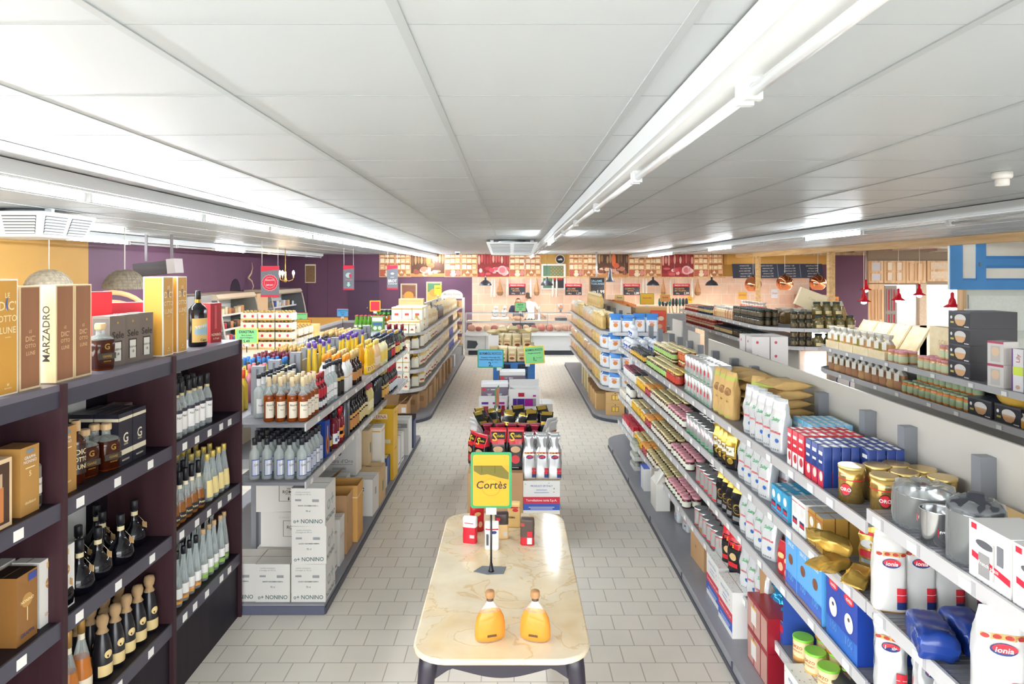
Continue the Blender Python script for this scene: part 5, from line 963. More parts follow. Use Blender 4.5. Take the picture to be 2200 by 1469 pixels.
# third deck
jrow(Proto(lambda: jar('stoneware_crock', .05, .115, C('#dcd6ca', .3), C('#c9bfae', .4), .02)), 'pale stoneware crock', R3, 1337, 1349, .11, 1)
jrow(JWHITE, 'white jar with dark lid', R3, 1350, 1362, .095, 2, lv=2, dzz=.121)
jrow(JYEL, 'yellow-labelled jar', R3, 1363, 1380, .082, 2, lv=1)
jrow(JHON, 'honey jar', R3, 1381, 1392, .09, 2)
jrow(JPAP, 'jar with orange paper cover', R3, 1393, 1404, .1, 2)
jrow(JCREAM, 'cream-lidded dark jar', R3, 1405, 1446, .083, 3)
jrow(JPINK, 'pink-lidded jar', R3, 1447, 1486, .09, 2, .092)
jrow(JGS, 'green-printed jar behind pink ones', R3, 1447, 1486, .085, 1, d0=.27)
ILR = Proto(lambda: (lambda o: (MB().poly([((.053) * math.sin(u),-(.053) * math.cos(u),.09 + v) for u,v in ((-.5,-.025),(.5,-.025),(.5,.025),(-.5,.025))],C('#d0142c')).build('red_logo',o),o)[1])(can('red_banded_coffee_tin',.052,.15,((.06,ILG),(.14,C('#c9202e')),(.86,ILG),(.9,C('#c9202e')),(1,ILG)),C('#d2d4d6',.2,.7))))
grid(ILR,'silver red coffee tin, third deck','coffee tin','silver and red coffee tins, third deck',1.57,5.20,R3,5,.115,3,.115,rz=FRC,jit=.002)
grid(BAGK, 'black gold coffee bag, third deck', 'coffee bag', 'black and gold coffee bags', 1.575, 4.72, R3, 4, .115, 2, .11, rz=FRC, jr=.12)
grid(BAGW, 'white foil bag, third deck', 'coffee bag', 'white foil coffee bags, third deck', 1.575, 4.15, R3, 4, .135, 2, .12, rz=FR + .4, jr=.12)
RPK = Proto(lambda: bag('red_coffee_pack',.08,.055,.19,[(1,C('#b3202a',.28),C('#b3202a',.28))],'pinch',17,.004,[('o',0,.115,.028,.016,C('#d9b77a')),('o',0,.05,.02,.024,C('#d9a98a'))]))
grid(RPK, 'red coffee pack, third deck', 'coffee pack', 'red coffee packs', 1.57, 3.84, R3, 2, .095, 3, .08, rz=FR + .4, jr=.1)
LB2 = C('#5aa2dc', .35); LBD = C('#2f4fae', .4); DB2 = C('#1f3f9a', .35)
def tallbox(nm, m1, m2, dark):
    it = [('q', 'front', 0, 0, 1, .3, m2), ('t', 'front', 'SINUS' if not dark else 'ionia', .5, .82, .03, WFL, .6)]
    if not dark: it += [('o','front',.5,.56,.2,.09,C('#7a4a34')),('q','front',.47,.5,.5,.62,C('#5a3424')),('t','front','100',.5,.26,.05,LB2,.7),('q','top',0,0,1,1,LBD),('q','front',0,0,1,.08,C('#7d6a70'))]
    else: it += [('o','front',.5,.84,.3,.07,C('#c92a38')),('t','front','ionia',.5,.84,.028,WFL,.5),('o','front',.5,.5,.26,.14,C('#dcdcda')),('o','front',.5,.55,.07,.03,C('#4a2f24')),('t','front','100',.5,.22,.05,C('#5a8ac9'),.7),('t','left','ESPRESSO',.45,.4,.05,C('#7fa3d9'),.7,1)]
    return carton(nm, .148, .13, .31, m1, it, LBD)
grid(Proto(lambda: tallbox('light_blue_pod_box',LB2,C('#3a62b8',.4),0)),'tall light blue box with coffee bean','box','tall light blue boxes',1.585,3.43,R3,3,.152,2,.135,rz=FR,jit=.002,jr=.02)
grid(Proto(lambda: tallbox('dark_blue_pod_box',DB2,C('#2a63b5',.4),1)),'tall dark blue box with white cup','box','tall dark blue boxes',1.585,3.09,R3,2,.155,2,.135,rz=FR,jit=.002,jr=.02)
for k,(x,y) in enumerate(((1.57,2.84),(1.63,2.66),(1.76,2.78),(1.84,2.62),(1.60,2.48),(1.72,2.46))): IOS.place((x,y,R3),-.5 + .2 * (k % 2),'crumpled silver coffee bag on the third deck, %s from the dark blue boxes' % ORD[k],'coffee bag','silver coffee bags, third deck')
# lowest deck
jrow(Proto(lambda: carton('red_top_pack',.07,.06,.14,WFL,[('q','front',0,.55,1,1,RW_),('q','left',0,.55,1,1,RW_),('q','front',.2,.2,.8,.4,C('#d9a84a')),('q','top',0,0,1,1,RW_)])),'white pack with red top',R4,1342,1366,.085,2)
jrow(JYEL, 'yellow-labelled jar', R4, 1367, 1384, .085, 2)
jrow(JPAP, 'jar with orange paper cover', R4, 1385, 1396, .1, 2)
jrow(JCREAM, 'cream-lidded dark jar', R4, 1397, 1443, .083, 3)
jrow(JPINK, 'pink-lidded jar', R4, 1444, 1478, .09, 2, .092)
jrow(JGS, 'green-printed jar behind pink ones', R4, 1444, 1478, .085, 1, d0=.27)
grid(ILR,'silver red coffee tin, lowest deck','coffee tin','silver and red coffee tins, lowest deck',1.57,5.12,R4,6,.115,3,.115,rz=FRC,jit=.002)
grid(BAGR, 'black red coffee bag, lowest deck', 'coffee bag', 'black and red coffee bags', 1.575, 4.80, R4, 2, .125, 3, .1, rz=FRC, jr=.12)
grid(BAGW, 'white foil bag, lowest deck', 'coffee bag', 'white foil coffee bags, lowest deck', 1.575, 4.28, R4, 3, .135, 2, .12, rz=FR + .4, jr=.12)
dsp = Proto(lambda: opencarton('display_carton',.36,.22,.12,C('#2f4fa0',.45),KR,[('q','front',0,.5,1,.85,C('#c92a38')),('t','front','Torrefazione ionia',.5,.66,.03,WHITE,.7),('t','front','Distribuzione',.5,.25,.02,C('#c9cfe6'),.6)],(0,1,1,1),.2,.05)).place((1.64,4.05,R4),FR,'open display carton with red and blue bands holding blue bags','carton')
BLF = C('#2f8fc4', .18, .5)
BLBG = Proto(lambda: bag('blue_foil_bag', .12, .08, .2, [(1, BLF, BLF)], 'tie', 27, .012))
for k,y in enumerate((4.14,3.98)): BLBG.place((1.62,y,R4 + .007),FR + .3,'crinkled blue foil bag in the display carton, %s one' % ('far','near')[k],'bag','blue foil bags')
OZ = C('#e3cf9e', .4); OZO = C('#d9953c', .4)
def orzo():
    o = can('barley_coffee_tin',.052,.13,((.25,C('#d9a05a',.4)),(.9,OZ),(1,C('#7cc043',.35))),C('#83cc3f',.35));l = MB();f = lambda u,v: (.0532 * math.sin(u / .052),-.0532 * math.cos(u / .052),v)
    l.text('ORZO',.022,lambda a,b: f(a,.085 + b),C('#b5482f'),.015);l.text('INTENSO',.014,lambda a,b: f(a,.064 + b),C('#b5482f'),.01);l.build('lettering',o);return o
OZC = Proto(orzo)
for k,(x,y) in enumerate(((1.58,3.72),(1.585,3.58),(1.59,3.44),(1.70,3.70),(1.70,3.56),(1.70,3.42))): OZC.place((x,y,R4),FR + .5,'cream barley coffee tin with lime green lid, %s row, %s' % (('front','second')[k // 3],('far','middle','near')[k % 3]),'tin','lime-lidded tins')
OZ2 = Proto(lambda: can('orange_label_tin', .05, .125, ((.35, OZO), (1, C('#e6cf94', .4))), C('#d9b46a', .4)))
for k,(x,y) in enumerate(((1.69,3.70),(1.69,3.57),(1.70,3.44))): OZ2.place((x,y,R4 + .13),FR + .3,'orange-labelled tin stacked on the lime-lidded ones, %s' % ('far','middle','near')[k],'tin','stacked orange-labelled tins')
CRF = C('#3a3a3f', .15, .4)
Proto(lambda: bag('plastic_wrapped_bundle',.3,.16,.34,[(1,CRF,CRF)],'flat',41,.02)).place((1.92,3.3,R4 + .08),0,'dark crinkled plastic-wrapped bundle lying on the lowest deck','bundle',rot=(PI / 2,0,-PI / 2))
PKB = C('#c23a5a', .25)
Proto(lambda: bag('pink_foil_bag',.12,.08,.2,[(1,PKB,PKB)],'pinch',44,.008)).place((1.58,2.86,R4),FR + .5,'pink foil bag at the near end of the lowest deck','bag')
# base deck
TRW = C('#d8d9d4', .45); TJ = C('#c9ccc4', .3)
for k in range(3):
    t = Proto(lambda: opencarton('jar_tray', .3, .2, .05, TRW, TRW, [], (0, 0, 0, 0)))
    t.place((1.56, 8.35, RB + .115 * k), FR, 'white cardboard tray of small jars, %s of the stack' % ('bottom', 'middle', 'top')[k], 'tray')
TJP = Proto(lambda: jar('small_jar', .03, .1, C('#b9bdae', .15), C('#9aa39a', .4, .4), .02))
for k in range(3):
    for i in range(4):
        for r in range(2): TJP.place((1.5 + .08 * r,8.24 + .07 * i,RB + .007 + .115 * k),0,'small pale jar in the white tray stack','jar','small jars in trays')
Proto(lambda: carton('blue_white_box',.22,.2,.24,C('#e3e3e1',.45),[('q','front',0,0,.18,1,C('#2f55b0')),('q','left',0,0,1,.3,C('#2f55b0')),('o','left',.55,.5,.26,.2,C('#24242c')),('t','left','Cuore',.5,.14,.04,WHITE,.8),('q','top',0,0,1,.35,C('#2f55b0'))])).place((1.53,7.55,RB),FR,'blue and white box with dark round emblem on the base deck','box')
def house(): return opencarton('white_display_box', .26, .14, .26, C('#e0ddd6', .5), C('#b9b2a6', .6), [], (1, 0, 1, 1), .14, -.6)
Proto(house).place((1.5, 6.95, RB), FR, 'white open-topped carton with raised flaps on the base deck', 'carton')
Proto(lambda: carton('white_carton',.16,.12,.3,C('#e0ddd6',.5))).place((1.62,7.2,RB),FR,'upright white carton between the blue box and raised-flap carton','carton')
for k,(x,y) in enumerate(((1.6,6.55),(1.62,6.3),(1.66,6.05))): BAGW.place((x,y,RB),FR + .2 * k,'slumped white bag in the shade of the base deck, %s from far' % ORD[k],'bag','slumped white bags',scale=(1,1,.75))
Proto(lambda: opencarton('brown_carton',.34,.18,.26,KR,KRI,[('o','front',.4,.5,.04,.05,C('#a33a3a'))],(1,0,1,1),.14,-1.2)).place((1.6,5.6,RB),FR + .05,'torn open brown carton on the base deck under the tins','carton')
Proto(lambda: carton('brown_carton', .3, .16, .2, KR)).place((1.68, 5.2, RB), FR, 'closed brown carton behind the first printed carton', 'carton')
PRW = C('#dfdeda', .45)
def icart(w=.33, d=.2, h=.29):
    it = []
    for f in ('front', 'left'):
        it += [('q',f,0,.32,1,.52,C('#c8203a')),('q',f,0,.12,1,.32,C('#3457ad')),('t',f,'Torrefazione ionia S.p.A.',.5,.42,.028,WHITE,.9),('q',f,.15,.2,.85,.22,C('#c9d2ea')),('q',f,.2,.15,.8,.17,C('#c9d2ea')),('t',f,'PRODUCT OF ITALY',.5,.85,.022,C('#4a5aa0'),.6),('q',f,.35,.72,.65,.74,C('#8e98c4')),('q',f,.3,.64,.7,.66,C('#8e98c4'))]
        R = random.Random(3)
        for k in range(14):
            u, v = R.uniform(.03, .95), R.uniform(.56, .96)
            if .2 < u < .8 and v < .9: continue
            it.append(('q', f, u, v, u + .03, v + .02, R.choice([C('#c9505a'), C('#6aa57a')])))
    R = random.Random(8)
    for k in range(26): u,v = R.uniform(.02,.94),R.uniform(.02,.94);it.append(('q','top',u,v,u + .035,v + .03,R.choice([C('#cf8a8a'),C('#9abf9a'),C('#c9505a')])))
    return carton('coffee_carton', w, d, h, PRW, it)
for k,(x,y,l) in enumerate(((1.52,4.96,'farthest of three on the right base deck'),(1.5,4.6,'middle of three on the right base deck'))): Proto(lambda: icart(.3,.14,.3)).place((x,y,RB),FR,'white red blue printed coffee carton, ' + l,'carton')
Proto(lambda: icart(.3, .2, .3)).place((1.55, 3.5, RB), FR, 'white red blue printed coffee carton, nearest on the right base deck', 'carton')
DRD = C('#8f1626', .35)
def rcrate():
    it = [('q','front',.02 + .33 * k,.04,.31 + .33 * k,.9,C('#b58a7d',.4)) for k in range(3)] + [('q','front',.2,.25,.45,.75,C('#d9d6d0')),('q','front',.2,.72,.45,.78,C('#e0a93a')),('q','left',.1,.05,.45,.8,C('#a81f30',.3)),('q','left',.55,.05,.9,.8,C('#a81f30',.3)),('t','left','CAFFE',.28,.6,.02,LUNE,.3),('t','left','CAFFE',.72,.6,.02,LUNE,.3)]
    return carton('shrink_wrapped_coffee_crate', .34, .2, .2, DRD, it)
for k in range(2): Proto(rcrate).place((1.56,4.08,RB + .202 * k),FR,'dark red shrink-wrapped coffee crate, %s of two' % ('lower','upper')[k],'crate')
Proto(lambda: carton('white_carton',.14,.12,.3,C('#e3e1dc',.5),[('q','front',0,.3,1,.5,C('#c8203a'))])).place((1.64,4.34,RB),FR,'narrow white carton between printed carton and red crates','carton')
# ---------------------------------------------------------------- marble table and what stands on it
def marble():
    m = bpy.data.materials.new('cream_marble');m.use_nodes = True;nt = m.node_tree;b = nt.nodes['Principled BSDF'];b.inputs['Roughness'].default_value = .12
    tc = nt.nodes.new('ShaderNodeTexCoord');n1 = nt.nodes.new('ShaderNodeTexNoise');n1.inputs['Scale'].default_value = 2.6;n1.inputs['Detail'].default_value = 9;n1.inputs['Distortion'].default_value = 1.4
    r1 = nt.nodes.new('ShaderNodeValToRGB');e = r1.color_ramp.elements;e[0].position = .30;e[0].color = hexc('#e2c69b');e[1].position = .72;e[1].color = hexc('#e6d8c0')
    x = e.new(.485); x.color = hexc('#e4d0ae'); x = e.new(.5); x.color = hexc('#d8b88c'); x = e.new(.515); x.color = hexc('#e4d2b2')
    n2 = nt.nodes.new('ShaderNodeTexNoise');n2.inputs['Scale'].default_value = 4.5;n2.inputs['Detail'].default_value = 5;mr = nt.nodes.new('ShaderNodeMapRange');mr.inputs[1].default_value = .35;mr.inputs[2].default_value = .7;mr.inputs[3].default_value = .86;mr.inputs[4].default_value = 1.03
    sc = nt.nodes.new('ShaderNodeVectorMath'); sc.operation = 'SCALE'
    nt.links.new(tc.outputs['Object'],n1.inputs['Vector']);nt.links.new(n1.outputs[0],r1.inputs[0]);nt.links.new(tc.outputs['Object'],n2.inputs['Vector']);nt.links.new(n2.outputs[0],mr.inputs[0])
    nt.links.new(r1.outputs[0],sc.inputs[0]);nt.links.new(mr.outputs[0],sc.inputs['Scale']);nt.links.new(sc.outputs[0],b.inputs['Base Color']);return m
TT = .76; TX, TY0, TY1 = -.05, 3.03, 4.88; TYC = (TY0 + TY1) / 2
t = thing('marble_table', 'long marble-topped table with rounded corners and dark cast base', 'table', (TX, TYC, 0))
def rrect(hw, hl, r, n=7):
    o = []
    for cx, cyy, a0 in ((hw - r, hl - r, 0), (-hw + r, hl - r, 90), (-hw + r, -hl + r, 180), (hw - r, -hl + r, 270)):
        o += [(cx + r * math.cos(math.radians(a0 + 90 * k / n)), cyy + r * math.sin(math.radians(a0 + 90 * k / n))) for k in range(n + 1)]
    return o
b = MB(); mb_ = marble(); rings = []
for ins,z in ((.014,TT - .032),(0,TT - .022),(0,TT - .008),(.003,TT - .002),(.009,TT)): rings.append([b.V((p[0],p[1],z)) for p in rrect(.41 - ins,(TY1 - TY0) / 2 - ins,.16 - ins)])
for a, c in zip(rings, rings[1:]):
    for k in range(len(a)): b.face((a[k], a[(k + 1) % len(a)], c[(k + 1) % len(a)], c[k]), mb_, True)
b.face(rings[0][::-1], mb_); b.face(rings[-1], mb_); b.build('tabletop', t)
IRON = C('#2a2530', .4); zt = TT - .034
for y in (-.80, .80):
    pts = [(-.33,zt),(-.33,zt - .06)] + [(-.33 + .66 * k / 24,zt - .085 - .028 * math.cos(2 * PI * (k / 24 - .5) * 1.0) * 1.0 + .03 * abs(2 * k / 24 - 1) ** 3 * 0) for k in range(25)] + [(.33,zt - .06),(.33,zt)]
    MB().slab(pts[::-1] if False else pts, y - .012, y + .012, IRON).build('apron', t)
for x in (-.335, .335): MB().box(x - .012, -.8, zt - .08, x + .012, .8, zt, IRON).build('apron', t)
for sx in (-1, 1):
    for sy in (-1, 1):
        l = MB();l.tube([(sx * (.33 + .03 * math.sin(q * PI)) + sx * .05 * max(0,q - .7),sy * (.8 + .02 * math.sin(q * PI)) + sy * .03 * max(0,q - .7),zt * (1 - q) + .01) for q in [k / 10 for k in range(11)]],[.045,.044,.04,.035,.032,.03,.028,.027,.028,.032,.038],IRON,10)
        for yy in ((0,1) if False else (0,)): l.slab([(sx * .33,zt),(sx * .33,zt - .16),(sx * .31,zt - .12),(sx * .25,zt - .08),(sx * .2,zt - .06),(sx * .2,zt)][::(-1 if sx > 0 else 1)],sy * .8 - .011,sy * .8 + .011,IRON)
        l.build('leg', t)
# price sign on the table
def tbase(root): MB().prism([(-.1,-.0),(-.02,-.04),(.07,-.03),(.085,.06),(-.055,.07)],0,.004,C('#6f757c',.35,.3)).build('base_plate',root);MB().lathe([(.018,.004),(.014,.012),(.008,.05)],BLACK,12).build('socket',root)
SGR = C('#1f8f55',.4);SYE = C('#d29c0c',.5);SBL = C('#4fa3d6',.45);SG2 = C('#7fcf86',.45);SYF = C('#f0c92a',.4);SRF = C('#a8323c',.4);GRB = C('#6d6420',.7)
def cortes(c, th):
    f = lambda pts, m, o: c.poly([(x, -th / 2 - o, z) for x, z in pts], m)
    f([(-.1, .13), (.1, .13), (.1, .245), (-.1, .245)], C('#c9930a', .5), .0022)
    f([(.1, .165), (.1, .205), (.06, .245), (-.1, .245), (-.1, .215), (-.06, .19), (-.02, .195), (.05, .175)], GRB, .0026)
    for x in (-.055, .02): f([(x, .2), (x + .003, .2), (x + .003, .243), (x, .243)], C('#4d4718', .7), .0030)
    f([(.055 * math.cos(a),.12 + .05 * math.sin(a)) for a in [2 * PI * k / 24 for k in range(24)]],C('#b98608',.5),.0024);f([(.05 * math.cos(a),.12 + .045 * math.sin(a)) for a in [2 * PI * k / 24 for k in range(24)]],SYE,.0027)
    c.text('Cort\u00e8s', .062, lambda a, q: (a, -th / 2 - .0034, .135 + q), C('#1c1a18'), .012, fit=.19, skew=.12)
sign('price_sign',.235,.32,SGR,SYE,'yellow and green price sign on a thin black pole on the marble table','sign',(-.122,3.92,TT),.0,(),.365,.014,tbase,cortes)
# two amber bottles
AMBR = GLASS('#f5bb52', .42, name='amber_brandy')
def halfmoon():
    m = MB();n = 20;P = [(.062,.0),(.07,.008),(.074,.03),(.073,.07),(.066,.105),(.05,.135),(.032,.158),(.019,.172),(.0155,.182),(.0155,.2)]
    def ring(r,z): k = .5 if z < .15 else .5 + (z - .15) * 10;k = min(1,k);return [m.V((r * math.cos(a),r * k * math.sin(a),z)) for a in [2 * PI * q / n for q in range(n)]]
    R_ = [ring(*p) for p in P]; cl = GLASS('#fbfbf8', .12)
    for j, (a, b) in enumerate(zip(R_, R_[1:])):
        mt = cl if j == 0 or j > 4 else AMBR
        for k in range(n): m.face((a[k], a[(k + 1) % n], b[(k + 1) % n], b[k]), mt, True)
    m.face(R_[0][::-1], cl); o = m.build('brandy_bottle')
    MB().lathe([(.0165, .183), (.0165, .195)], C('#4a3a34', .4), 14, cap=False).build('neck_ring', o)
    MB().lathe([(.015,.195),(.02,.197),(.022,.203),(.022,.222),(.019,.228),(0,.229)],WOOD('#96683e','#b5875a',2,5.0),16,cap=False).build('stopper',o)
    l = MB();l.poly([(-.022,-.0385,.03),(.022,-.0385,.03),(.022,-.0385,.041),(-.022,-.0385,.041)],C('#5a3a1c',.4));l.build('label',o);return o
HM = Proto(halfmoon)
HM.place((-.105,3.20,TT),.28,'wide amber brandy bottle with cork on the marble table, beside the table centre line','bottle');tag(HM.root,'wide amber brandy bottle with cork on marble table, on the pole base side','bottle')
HM.place((.106, 3.20, TT), -.28, 'wide amber brandy bottle with cork on marble table, under the glossy streak', 'bottle')
# sample packs on the table
def pk(nm,m1,bands,arts=(),seed=3,w=.088,d=.055,h=.17): return Proto(lambda: bag(nm,w,d,h,[(z,a,a) for z,a in bands] + [(1,m1,m1)],'brick',seed,.0025,arts))
pk('coffee_pack',C('#e4e2df',.35),((.02,WHITE),(.62,REDP)),[('q',.005,.04,.035,.06,C('#b9b9b9')),('q',-.03,.13,.03,.135,REDP)]).place((-.268,4.34,TT),-.25,'small white and red coffee pack on the table beside the sign pole','coffee pack')
pk('coffee_pack',C('#c21a26',.35),((.02,REDP),),[('o',-.01,.12,.022,.014,C('#e2b47a')),('o',.01,.05,.014,.02,C('#d9a98a'))],5).place((-.235,4.54,TT),.5,'bright red coffee pack standing behind the white and red one','coffee pack')
pk('coffee_pack',C('#e6e5e1',.35),((.02,WHITE),),[('q',-.04,.125,.04,.133,REDP),('o',.012,.11,.018,.01,C('#24346f')),('q',-.035,.03,-.02,.1,C('#4a4a50')),('q',.0,.03,.03,.09,C('#cfcfcc'))],6).place((-.127,4.25,TT),.0,'white coffee pack with thin red line right behind the sign pole','coffee pack')
pk('coffee_pack',C('#3a2d2c',.35),((.55,C('#e2bf86',.4)),),[('q',.01,.02,.035,.05,C('#cfcac2')),('q',-.035,.12,-.01,.14,REDP)],7).place((-.07,4.42,TT),.05,'coffee pack dark above and tan below on the table','coffee pack')
pk('coffee_pack',C('#dcb878',.4),((.02,IBAND),),[('q',-.04,.13,.04,.14,REDP),('o',.01,.118,.02,.011,C('#c92a38')),('t','CREMA',-.02,.07,.018,INK)],8).place((.012,4.62,TT),-.1,'tan coffee pack with red oval at the table end','coffee pack')
pk('coffee_pack',C('#4f4039',.4),((.3,C('#c2202e',.4)),),[('q',.0,.01,.03,.05,C('#dcd8d2')),('q',0,.055,.032,.09,C('#c2202e')),('q',-.04,.12,-.015,.14,C('#a83a3a'))],9).place((.094,4.32,TT),-.08,'brown coffee pack with red foot standing alone on the table','coffee pack')
# ---------------------------------------------------------------- pallets in the aisle
PALW = WOOD('#b98f62', '#cda77a', 0, 2.0, .8)
def pallet(mt, w=.8, l=1.2, h=.144, solid=False):
    m = MB(); L = []
    for y in [-l / 2 + .005 + i * (l - .1) / 6 for i in range(7)]: L.append(('deck_board', (-w / 2, y, h - .022, w / 2, y + .085, h)))
    for x in (-w / 2,-.07,w / 2 - .14): L.append(('bearer',(x,-l / 2,h - .044,x + .14,l / 2,h - .0225)));L.append(('runner',(x,-l / 2,0,x + .14,l / 2,.022)))
    for x in (-w / 2, -.07, w / 2 - .14):
        for y in (-l / 2, -.07, l / 2 - .14): L.append(('block', (x, y, .0225, x + .14, y + .14, h - .0445)))
    o = empty('pallet', (0, 0, 0))
    for nm, bx in L: MB().box(*bx, mt).build(nm, o)
    return o
PAL = Proto(lambda: pallet(PALW))
PX, PYY = .02, 6.72
for k in range(2): PAL.place((PX,PYY,.146 * k),0,'wooden pallet under the coffee display behind the table, %s one' % ('lower','upper')[k],'pallet')
PB_ = .292
Proto(lambda: carton('brown_carton',.50,.3,.37,KR,[('q','front',.3,.05,.7,.06,KRI)])).place((-.155,6.32,PB_),0,'plain brown carton at the front of the coffee pallet behind the yellow sign','carton')
Proto(lambda: icart(.33, .26, .30)).place((.262, 6.30, PB_), 0, 'white red blue coffee carton at the front of the coffee pallet', 'carton')
Proto(lambda: carton('brown_carton', .8, .36, .42, KR)).place((.02, 6.70, PB_), 0, 'long brown carton in the middle of the coffee pallet', 'carton')
Proto(lambda: carton('brown_carton', .8, .38, .43, KR)).place((.02, 7.10, PB_), 0, 'long brown carton at the back of the coffee pallet', 'carton')
SB = Proto(lambda: bag('black_red_coffee_bag',.15,.09,.38,[(.32,BKB,BKB),(.66,BKB,BKB),(.74,REDB,REDB),(.9,BKB,REDB),(1,REDB,REDB)],'pinch',51,.006,[('t','S',-.03,.3,.1,C('#e6bb2c')),('t','cudo',.02,.31,.035,C('#e6bb2c')),('q',-.055,.235,.055,.265,REDB),('o',0,.19,.045,.03,C('#caa27a')),('o',0,.1,.04,.04,REDB),('q',-.03,.02,.03,.03,C('#8a8a8e'))]))
for k,x in enumerate((-.13,.03)): SB.place((x,6.30,PB_ + .372),-.05,'black and red coffee bag with yellow letter facing the aisle, %s' % ('above the yellow sign','beside the silver bags')[k],'coffee bag','front black and red bags')
for k,(x,y,r) in enumerate(((-.28,6.30,-.7),(-.36,6.30,-1.1))): SB.place((x,6.30 + .1 * k,PB_ + .372),r,'black and red coffee bag turned to the side on the brown carton, %s one' % ('inner','outer')[k],'coffee bag','turned black bags',scale=(.9,.9,.85))
IOP = Proto(lambda: ionia('silver_coffee_bag', IS, .1, .011, 19, 'neck', .4))
grid(IOP,'silver coffee bag standing on the printed carton','coffee bag','silver bags on the printed carton',.15,6.24,PB_ + .302,2,.12,3,.118,rz=0,jit=.004,jr=.12)
for k,(y,s) in enumerate(((6.52,.9),(6.68,.6))): ION.place((.36,y + .04,PB_ + .422),s,'white coffee bag on the outer edge of the coffee pallet, %s one' % ('front','rear')[k],'coffee bag','edge white bags')
for k in range(2): ION.place((-.405 + .06,6.56 + .15 * k,PB_ + .422),-1.0,'white coffee bag on the inner edge of the coffee pallet, %s one' % ('front','rear')[k],'coffee bag','inner edge white bags')
MAR = C('#9c2740', .2, .3); CLF = C('#c9c6c6', .2, .4)
MRB = Proto(lambda: bag('maroon_topped_bag', .11, .08, .30, [(.66, CLF, CLF), (1, MAR, MAR)], 'tie', 55, .008))
grid(MRB,'clear bag with maroon crumpled top on the pallet','coffee bag','maroon-topped bags',-.24,6.60,PB_ + .422,1,.1,5,.115,rz=0,jr=.5,jit=.01)
MRF = Proto(lambda: bag('maroon_coffee_bag', .13, .08, .36, [(.8, MAR, MAR), (.9, GOLD, GOLD), (1, MAR, MAR)], 'pinch', 57, .006))
GKB = Proto(lambda: bag('gold_black_coffee_bag',.13,.085,.33,[(.62,BKB,BKB),(.72,BG,BKB),(.9,BKB,BKB),(1,BG,BKB)],'gusset',58,.009,[('o',0,.1,.04,.03,BG)],lean=-.3))
grid(GKB,'glossy black gold coffee bag, pallet back','coffee bag','black and gold bags on the pallet',-.31,7.0,PB_ + .432,2,.16,6,.13,rz=0,jr=.9,jit=.014,sv=.1)
# glassware cartons on the next pallet
PAL.place((.0, 8.5, 0), 0, 'wooden pallet under the glassware cartons', 'pallet')
GRB2 = C('#6f6270', .45); GWH = C('#dedcdc', .45)
def glassbox(nm='glassware_carton'):
    it = [('q','front',0,.0,1,.82,GRB2),('p','front',[(0,0),(1,0),(1,.42)],GWH),('q','front',.04,.62,.15,.78,C('#d0202e')),('q','front',.22,.68,.3,.71,C('#b9b0b9')),('q','front',.36,.67,.52,.72,C('#d9d2d9')),('p','front',[(.2,.5),(.42,.5),(.36,.38),(.32,.34),(.32,.2),(.3,.2),(.3,.34),(.26,.38)],C('#a9a2b2')),('p','front',[(.55,.5),(.78,.5),(.74,.38),(.68,.33),(.64,.33),(.58,.38)],C('#9db0c2')),('q','front',.26,.42,.36,.46,C('#cfc9d6'))]
    it += [('q', 'right', 0, 0, 1, .8, C('#b3acb4')), ('q', 'right', .2, .5, .8, .6, GRB2)]
    return carton(nm, .33, .26, .24, GWH, it)
GBX = Proto(glassbox)
for k,z in enumerate((.144,.385,.626)): GBX.place((-.22,8.5,z + .001 * k),0,'grey glassware carton with red square, inner column, %s tier' % ('bottom','middle','upper')[k],'carton')
GBX.place((-.22, 8.5, .869), .02, 'grey glassware carton with red square behind the small windowed box', 'carton')
for k in range(4): GBX.place((.0,8.9,.144 + .2628 * k),0,'grey glassware carton in the rear column of the pallet, %s tier' % ORD[k],'carton',scale=(1,1,1.09))
for k in range(3): GBX.place((.36,8.5,.144 + .241 * k),PI / 2,'grey glassware carton at the outer side of the pallet, %s tier' % ORD[k],'carton')
PURP = C('#4a1f86', .3); MAG = C('#a3188f', .3); CRI = C('#9c1230', .3)
def winbox():
    R6 = [C(h, .4) for h in ('#6fc3e0', '#f0c02f', '#ec7a3a', '#cf2233', '#b546a6', '#5a3390')]
    it = [('q','front',.12,.52,.88,.74,GREYP),('q','front',.13,.53,.25,.73,PURP),('q','front',.27,.53,.5,.73,C('#3d1c80',.3)),('q','front',.52,.53,.78,.73,MAG),('q','front',.3,.79,.5,.9,CRI),('q','front',.78,.79,.88,.84,MAG)]
    it += [('q','front',.1,.02,.22,.3,PURP),('q','front',.24,.02,.5,.3,C('#3d1c80',.3)),('q','front',.52,.02,.76,.3,CRI),('q','front',.78,.02,.9,.3,C('#7a1a55',.3))]
    it += [('o', 'front', .26 + .1 * k, .41, .036, .036, R6[k]) for k in range(6)]
    return opencarton('windowed_glass_box', .36, .24, .42, C('#dfdedd', .45), C('#c9c7c5', .5), it, (0, 1, 0, 0), .08, .1)
Proto(lambda: carton('brown_carton', .4, .24, .53, KR)).place((.14, 8.18, .144), 0, 'brown carton under the windowed glass box', 'carton')
Proto(winbox).place((.14, 8.17, .675), 0, 'white windowed box of coloured tumblers with row of coloured dots', 'box')
Proto(lambda: carton('brown_carton', .34, .24, .5, KR)).place((-.235, 8.18, .144), 0, 'brown carton under the small windowed glass box', 'carton')
